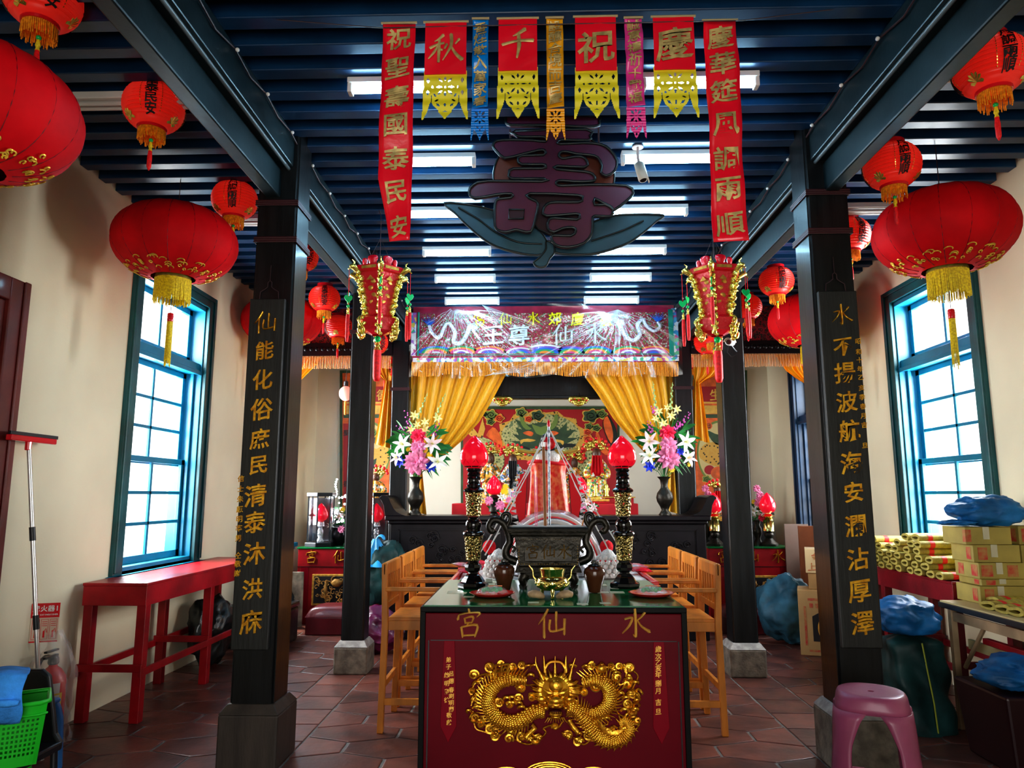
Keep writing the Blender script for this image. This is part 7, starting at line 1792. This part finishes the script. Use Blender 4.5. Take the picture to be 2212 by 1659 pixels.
# =====================================================================  right aisle
def stool():
    t = thing('pink_stool', 'dusty pink plastic stool with round top, in front of the right couplet column', 'stool', (at(1882, 1505, Y=3.72).x, 3.72, 0), -.40)
    t.scale = (.90,.90,1)
    pk_ = M('dusty_pink_plastic', (.33,.075,.15), .4, var=.15, vs=4, bump=.1, coat=.1); h = at(1885, 1492, Y=3.72).z
    mb = MB(); n = 48; vs = []; fs = []
    def sup(r, e, a): c, s = cos(a), sin(a); k = (abs(c)**e+abs(s)**e)**(-1/e); return (r*k*c, r*k*s)
    rows = [(.016,2,h-.012),(.018,2,h-.004),(.13,2,h-.002),(.155,2.2,h),(.165,2.4,h-.006),(.172,2.6,h-.02),(.178,3,h-.05),(.182,3.4,h-.075)]
    for r, e, z in rows: vs += [(*sup(r, e, 2*pi*i/n), z) for i in range(n)]
    for j in range(len(rows)-1): fs += [(j*n+i, j*n+(i+1) % n, (j+1)*n+(i+1) % n, (j+1)*n+i) for i in range(n)]
    mb.add(vs, fs); mb.build('seat', pk_, t, smooth_=60, solid=.003)
    for k in range(4):
        a = pi/4+k*pi/2; mb = MB(); m = 14; vs = []; fs = []; w0 = 7
        for j in range(m+1):
            v = j/m; z = lerp(h-.07, 0, v); half = lerp(.62, .26, min(1, v*3.2)**.6)*(1+.05*v); r = lerp(.180, .238, v**.9)
            for i in range(w0+1):
                aa = a+(i/w0-.5)*2*half; e = 3.4; vs.append((*sup(r, e, aa), z))
        for j in range(m):
            for i in range(w0): fs.append((j*(w0+1)+i, j*(w0+1)+i+1, (j+1)*(w0+1)+i+1, (j+1)*(w0+1)+i))
        mb.add(vs, fs); mb.build('leg', pk_, t, smooth_=70, solid=.012)
    for k in range(4):
        a = k*pi/2; mb = MB(); mb.M = Matrix.Rotation(a, 4, 'Z'); mb.box(-.15, .188, .13, .15, .196, .155); mb.build('stretcher', pk_, t, bevel=.003)
stool()
darkred = M('dark_red_table_paint', (.20,.003,.012), .4, var=.3, vs=4, bump=.1, coat=.2)
red_table('side_table', 'dark red table along the right wall loaded with joss paper bundles', 2.90, 3.36, 5.22, 7.3, .91, darkred, -1)
# folding table
ply = M('plywood_edge', (.40,.28,.16), .6, var=.2, vs=6); wt = M('yellowish_table_top', (.55,.45,.22), .5)
t = thing('folding_table', 'low black edged folding table at the right edge carrying the yellow cartons', 'table', (3.06, 4.35, 0))
zf = .80; mb = MB(); mb.box(-.30, -.75, zf-.012, .30, .78, zf); mb.build('top_board', wt, t); mb = MB(); mb.box(-.31, -.76, zf-.045, .31, .79, zf-.010); mb.build('black_edge', black, t, bevel=.004)
for x in (-.27, .27):
    for y in (-.68, .70): mb = MB(); mb.box(x-.02, y-.02, 0, x+.02, y+.02, zf-.045); mb.build('leg', ply if y > 0 else darkred, t, bevel=.003)
    mb = MB(); mb.box(x-.008, -.7, zf-.12, x+.008, .72, zf-.06); mb.build('rail', ply, t)
mb = MB(); mb.tube([(-.26,.62,.40),(-.26,.35,.72)], .014, 6); mb.build('brace', ply, t)
mb = MB(); mb.box(-.30, -.62, .60, -.26, .34, .635); mb.build('red_rod_rack', redtab, t, bevel=.003); mb = MB(); mb.box(-.24, -.62, .52, -.22, .6, .58); mb.build('pale_rail', wt, t)
# joss paper bundles
ypap = M('yellow_joss_paper', (.56,.47,.09), .7, var=.25, vs=30, bump=.3, bs=60, col2=(.32,.26,.06)); rband = M('red_paper_band', (.75,.03,.03), .6); orp = M('orange_joss_paper', (.85,.35,.05), .6)
def bundle():
    """folded stack of yellow paper, loop end towards -Y, length along +Y"""
    t = thing('joss_paper_bundle', 'x', 'paper bundle'); t.scale = (1.15,1,1.1); L = .26
    outer = [(-.045,.010),(-.030,.026),(-.005,.034),(.022,.034),(.042,.026),(.048,.012),(.042,-.006),(.020,-.014),(-.010,-.012),(-.035,-.004)]
    inner = [(-.034,.010),(-.018,.014),(.002,.018),(.018,.018),(.028,.014),(.031,.010),(.026,.004),(.012,-.001),(-.006,.0),(-.022,.004)]
    n = len(outer); So = [(p.x, p.y) for p in smooth([(a, b, 0) for a, b in outer], 2, True)]; Si = [(p.x, p.y) for p in smooth([(a, b, 0) for a, b in inner], 2, True)]; n = len(So)
    mb = MB(); vs = []
    for y in (0, L): vs += [(a, y, b+.014) for a, b in So]+[(a, y, b+.014) for a, b in Si]
    fs = []
    for i in range(n):
        j = (i+1) % n; fs += [(i, j, n+j, n+i), (2*n+j, 2*n+i, 3*n+i, 3*n+j), (j, i, 2*n+i, 2*n+j), (n+i, n+j, 3*n+j, 3*n+i)]
    mb.add(vs, fs); mb.build('folded_paper', ypap, t, smooth_=35)
    mb = MB(); vs = [(a*1.03, y, b*1.03+.014) for y in (.07, .105) for a, b in So]; mb.add(vs, [(i, i+n, (i+1) % n+n, (i+1) % n) for i in range(n)]); mb.build('paper_band', rband, t, smooth_=60)
    return t
bd = bundle(); ub_ = [False]; rnd = random.Random(12)
rows_ = [(1130, [2024]), (1148, [2008]), (1162, [1936,1958,1980]), (1166,[2022]),(1178,[2036]), (1188,[1930,1952]),(1196,[2012,2034]), (1202,[1928,1946,1972]), (1214,[2016]),(1214,[2038]),(1222,[1936,1962]),(1228,[2002,2026]),(1238,[1950,1976]),(1244,[2010,2036])]
names_r = ['topmost', 'second highest', 'third level', 'fourth level', 'fifth level', 'sixth level', 'seventh level', 'eighth level', 'ninth level', 'tenth level', 'eleventh level', 'twelfth level', 'thirteenth level', 'lowest level']
# pile built layer by layer on the red table top
Lz = .044; pile = []
for layer, cols_ in enumerate(([0,1,2,3,4,5,6,7],[0,1,2,3,4,5,6],[0,1,2,3,4,5,6],[0,1,2,3,4,5],[3,4,5,0],[4,5])):
    for c in cols_: pile.append((layer, c))
wrd = ['bottom', 'second', 'third', 'fourth', 'fifth', 'top']; ow = ['first', 'second', 'third', 'fourth', 'fifth', 'sixth', 'seventh', 'eighth']
base_y = [6.30, 6.16, 6.02, 5.88, 5.72, 5.58, 5.44, 5.30]
for layer, c in pile:
    y = base_y[c]-.0+.045*(layer % 2)+rnd.uniform(-.012,.012); x = 2.85+.02*rnd.random()+(.02 if layer > 2 else 0); z = .912+layer*.0495
    o = place(bd, ub_, (x, y, z+.001), -pi/2+rnd.uniform(-.06,.10)+.0, label='rolled yellow joss paper bundle, %s layer, %s from the window end' % (wrd[layer], ow[c]), group='joss paper bundles piled on the dark red table')
    o.rotation_euler.y = rnd.uniform(-.05,.05)
for i, (px, py) in enumerate(((2140,1318),(2172,1326),(2200,1332),(2150,1308))):
    q = at(px, py, z=zf); o = dup(bd); o.location = (q.x-.02, q.y, zf+.002); o.rotation_euler = (0, 0, -pi/2+.35)
    o['label'] = 'yellow joss paper bundle, %s in front of the cartons on the folding table' % ow[i]; o['group'] = 'joss paper bundles on the folding table'
# cartons
cart = M('yellow_brown_carton', (.38,.30,.075), .6, var=.15, vs=5, bump=.1, bs=10); cart2 = M('brown_carton', (.42,.24,.09), .65, var=.15, vs=5); tape = M('clear_tape', (.75,.72,.55), .15, alpha=.55, coat=1.); redp = M('red_print', (.50,.04,.03), .6, var=.5, vs=22, col2=(.46,.24,.08))
def carton(x0, y0, z0, w, d, h, lab, rz=0, mat=cart, prints=((.1,.3),(.65,.9)), side=True, tp=True, name='carton', group=None):
    t = thing(name, lab, 'carton', (x0, y0, z0), rz, group); mb = MB(); mb.box(0, 0, 0, w, d, h); mb.build('box', mat, t, bevel=.004)
    mb = MB()
    for a, b in prints: mb.box(w*a, -.0015, h*.15, w*b, -.0005, h*.85)
    if side:
        for a, b in prints: mb.box(-.0015, d*a, h*.15, -.0005, d*b, h*.85)
    if prints: mb.build('red_print', redp, t)
    if tp: mb = MB(); mb.box(w*.38, -.002, h*.3, w*.52, -.0005, h+.001); mb.box(w*.38, 0, h, w*.52, d, h+.0012); mb.build('tape', tape, t)
    return t
q = at(2120, 1306, z=zf); X0, Y0 = q.x, q.y; Y0 = max(Y0, 4.70)
hs = [.115, .045, .105, .115, .115]; z = zf; labs = ['bottom yellow carton of the front stack on the folding table', 'thin yellow carton, second from the bottom of the front stack', 'yellow carton with two red prints, middle of the front stack', 'yellow carton, second from the top of the front stack', 'top yellow carton of the front stack, beneath the blue bag']
offs = [0, .02, .005, -.015, -.06]
for i, h_ in enumerate(hs):
    carton(X0+offs[i], Y0+.01*(i % 2), z+.001, .30, .26, h_-.002, labs[i], .02*(-1)**i, prints=(((.05,.3),(.62,.85)) if i in (2,) else ((.1,.3),)) if i < 4 else ((.0,.12),)); z += h_
ztopc = z
for i in range(4):
    carton(X0+.33, Y0+.06+.01*(i % 2), zf+.001+i*.125, .19, .26, .123, ['bottom', 'second', 'third', 'top'][i]+' yellow carton of the rear stack beside the wall', .01, prints=((.1,.5),))
tb_ = bag((X0+.17, Y0+.12, ztopc+.004), (.23,.16,.115), bagb, 'crumpled blue plastic bag on top of the yellow cartons', 21, None, .42, .20)
t = thing('plastic_sheet', 'flat blue plastic flap lying on the cartons left of the blue bag', 'bag', (X0-.06, Y0+.08, ztopc+.004)); mb = MB(); blob(mb, (0,0,.02), (.11,.10,.022), 33, .3, flat=.4); mb.build('flap', bagb, t, smooth_=70)
# pink carton + brown flap on the far part of the table
carton(2.96, 6.55, .912, .26, .3, .16, 'pink printed carton at the far end of the dark red table', 0, M('pink_carton', (.75,.42,.35), .6), ((.25,.5),(.6,.9)), True, False)
t = thing('cardboard_sheet', 'dark brown cardboard sheet on the pink printed carton', 'cardboard', (3.06, 6.62, 1.085)); mb = MB(); mb.box(-.16, -.14, 0, .18, .2, .012); mb.build('sheet', cart2, t).rotation_euler = (.12, .1, .2)
# bags under the table
bq = at(1965, 1535, z=0)
t = thing('tall_bag', 'tall dark green bag with a yellow seam standing before the dark red table', 'bag', (2.50, 5.06, 0), .1)
mb = MB()
def tb2(u, v):
    a = 2*pi*u; e = 4; c, s = cos(a), sin(a); k = (abs(c)**e+abs(s)**e)**(-1/e); r = lerp(.215, .17, v)+.012*sin(a*7+v*9)+.01*sin(v*17+a*3); top = max(0, (v-.93)/.07); r *= (1-.8*top)
    return (r*k*c, r*k*s*.8, v*.60-.0)
mb.grid(tb2, 60, 30); mb.build('sack', bagg, t, smooth_=80)
mb = MB(); mb.tube([(.03,-.178,.02),(.02,-.176,.2),(.0,-.165,.4),(-.01,-.15,.56)], .005, 5, sq=.5); mb.build('yellow_seam', M('yellow_green_seam', (.30,.33,.02), .5), t, smooth_=80)
bag((2.49, 5.05, .595), (.20,.18,.125), bagb, 'crumpled blue plastic bag on top of the tall dark green bag', 22, None, .45, .22)
t = thing('waste_bin', 'very dark maroon bin at the right edge under the folding table', 'bin', (2.86, 4.42, 0)); mb = MB(); frus2 = mb
mb.add([(-.27,-.22,0),(.30,-.22,0),(.30,.22,0),(-.27,.22,0),(-.31,-.25,.42),(.34,-.25,.42),(.34,.25,.42),(-.31,.25,.42)], [(0,3,2,1),(4,5,6,7),(0,1,5,4),(1,2,6,5),(2,3,7,6),(3,0,4,7)]); mb.build('tub', M('dark_maroon_bin', (.022,.004,.006), .4), t, bevel=.015)
bag((2.83, 4.36, .425), (.30,.22,.10), bagb, 'crumpled blue plastic bag spilling over the dark maroon bin', 23, None, .4, .26)
t = thing('plastic_bag', 'x', 'bag'); bpy.data.objects.remove(t)
# cardboard boxes beyond the right column
def joss_print(t, w, h):
    mb = MB(); z0 = h*.12
    mb.box(w*.22, -.002, h*.84, w*.78, -.0005, h*.88)
    for s in (.12, .82): mb.box(w*s, -.002, h*.15, w*(s+.05), -.0005, h*.75)
    for s in range(4): mb.box(w*(.25+.13*s), -.002, h*.73, w*(.33+.13*s), -.0005, h*.80)
    mb.box(w*.2, -.002, h*.06, w*.8, -.0005, h*.09); mb.build('red_print', redp, t)
    mb = MB(); mb.prism([(w*.30,h*.22),(w*.70,h*.22),(w*.70,h*.60),(w*.5,h*.68),(w*.30,h*.60)], -.002, -.0005); mb.build('dark_emblem', inkm, t)
    mb = MB(); mb.ell((w*.5,-.002,h*.42), (w*.09,.003,h*.14), 10, 8); mb.build('gold_emblem', goldp, t, smooth_=80)
q0 = at(1722, 1395, z=0); t = carton(at(1722, 1340, Y=7.3).x, 7.25, 0, .40, .36, .60, 'large brown printed carton standing on the floor left of the right couplet column', -.35, M('tan_carton', (.48,.30,.12), .6, var=.1, vs=4), (), False, False); joss_print(t, .40, .60)
t2 = carton(at(1742, 1250, Y=7.35).x, 7.30, .602, .34, .30, .15, 'small brown carton between the large printed carton and the top one', -.35, cart2, ((.3,.4),(.5,.7)), False, False)
t3 = carton(at(1739, 1250, Y=7.33).x, 7.30, .754, .34, .30, .23, 'top cream carton with red characters on the carton stack', -.35, M('cream_carton', (.62,.46,.24), .6), (), False, False)
mb = MB()
for i, c in enumerate('金紙'): write(mb, c, .10+.11*i, .16, .085, -.002, .001, .1)
for i, c in enumerate('上等貨'): write(mb, c, .06+.09*i, .06, .08, -.002, .001, .1)
mb.build('red_lettering', redp, t3)
bag((at(1715, 1330, Y=7.6).x, 7.75, 0), (.30,.26,.34), M('grey_blue_bag', (.035,.12,.18), .5, var=.5, vs=5, bump=.9, bs=9, spec=.3), 'grey blue plastic bag slumped behind the large printed carton', 24, None, .5)
for (pxa, pxb, pyt, Y_, m_, lab, nm) in ((1724, 1775, 1136, 8.3, M('orange_board', (.42,.13,.05), .5, var=.2, vs=3), 'orange brown board leaning below the far right window', 'board'), (1694, 1727, 1132, 8.7, M('grey_beige_board', (.28,.20,.16), .6, var=.15, vs=3), 'beige board leaning in the corner beside the orchid altar', 'board')):
    a = at(pxa, pyt, Y=Y_); b = at(pxb, pyt, Y=Y_); mb = MB(); mb.box(0, 0, 0, b.x-a.x+.1, .02, a.z); tag(mb.build('leaning_board', m_, None, bevel=.003, loc=(a.x, Y_, 0)), lab, nm)
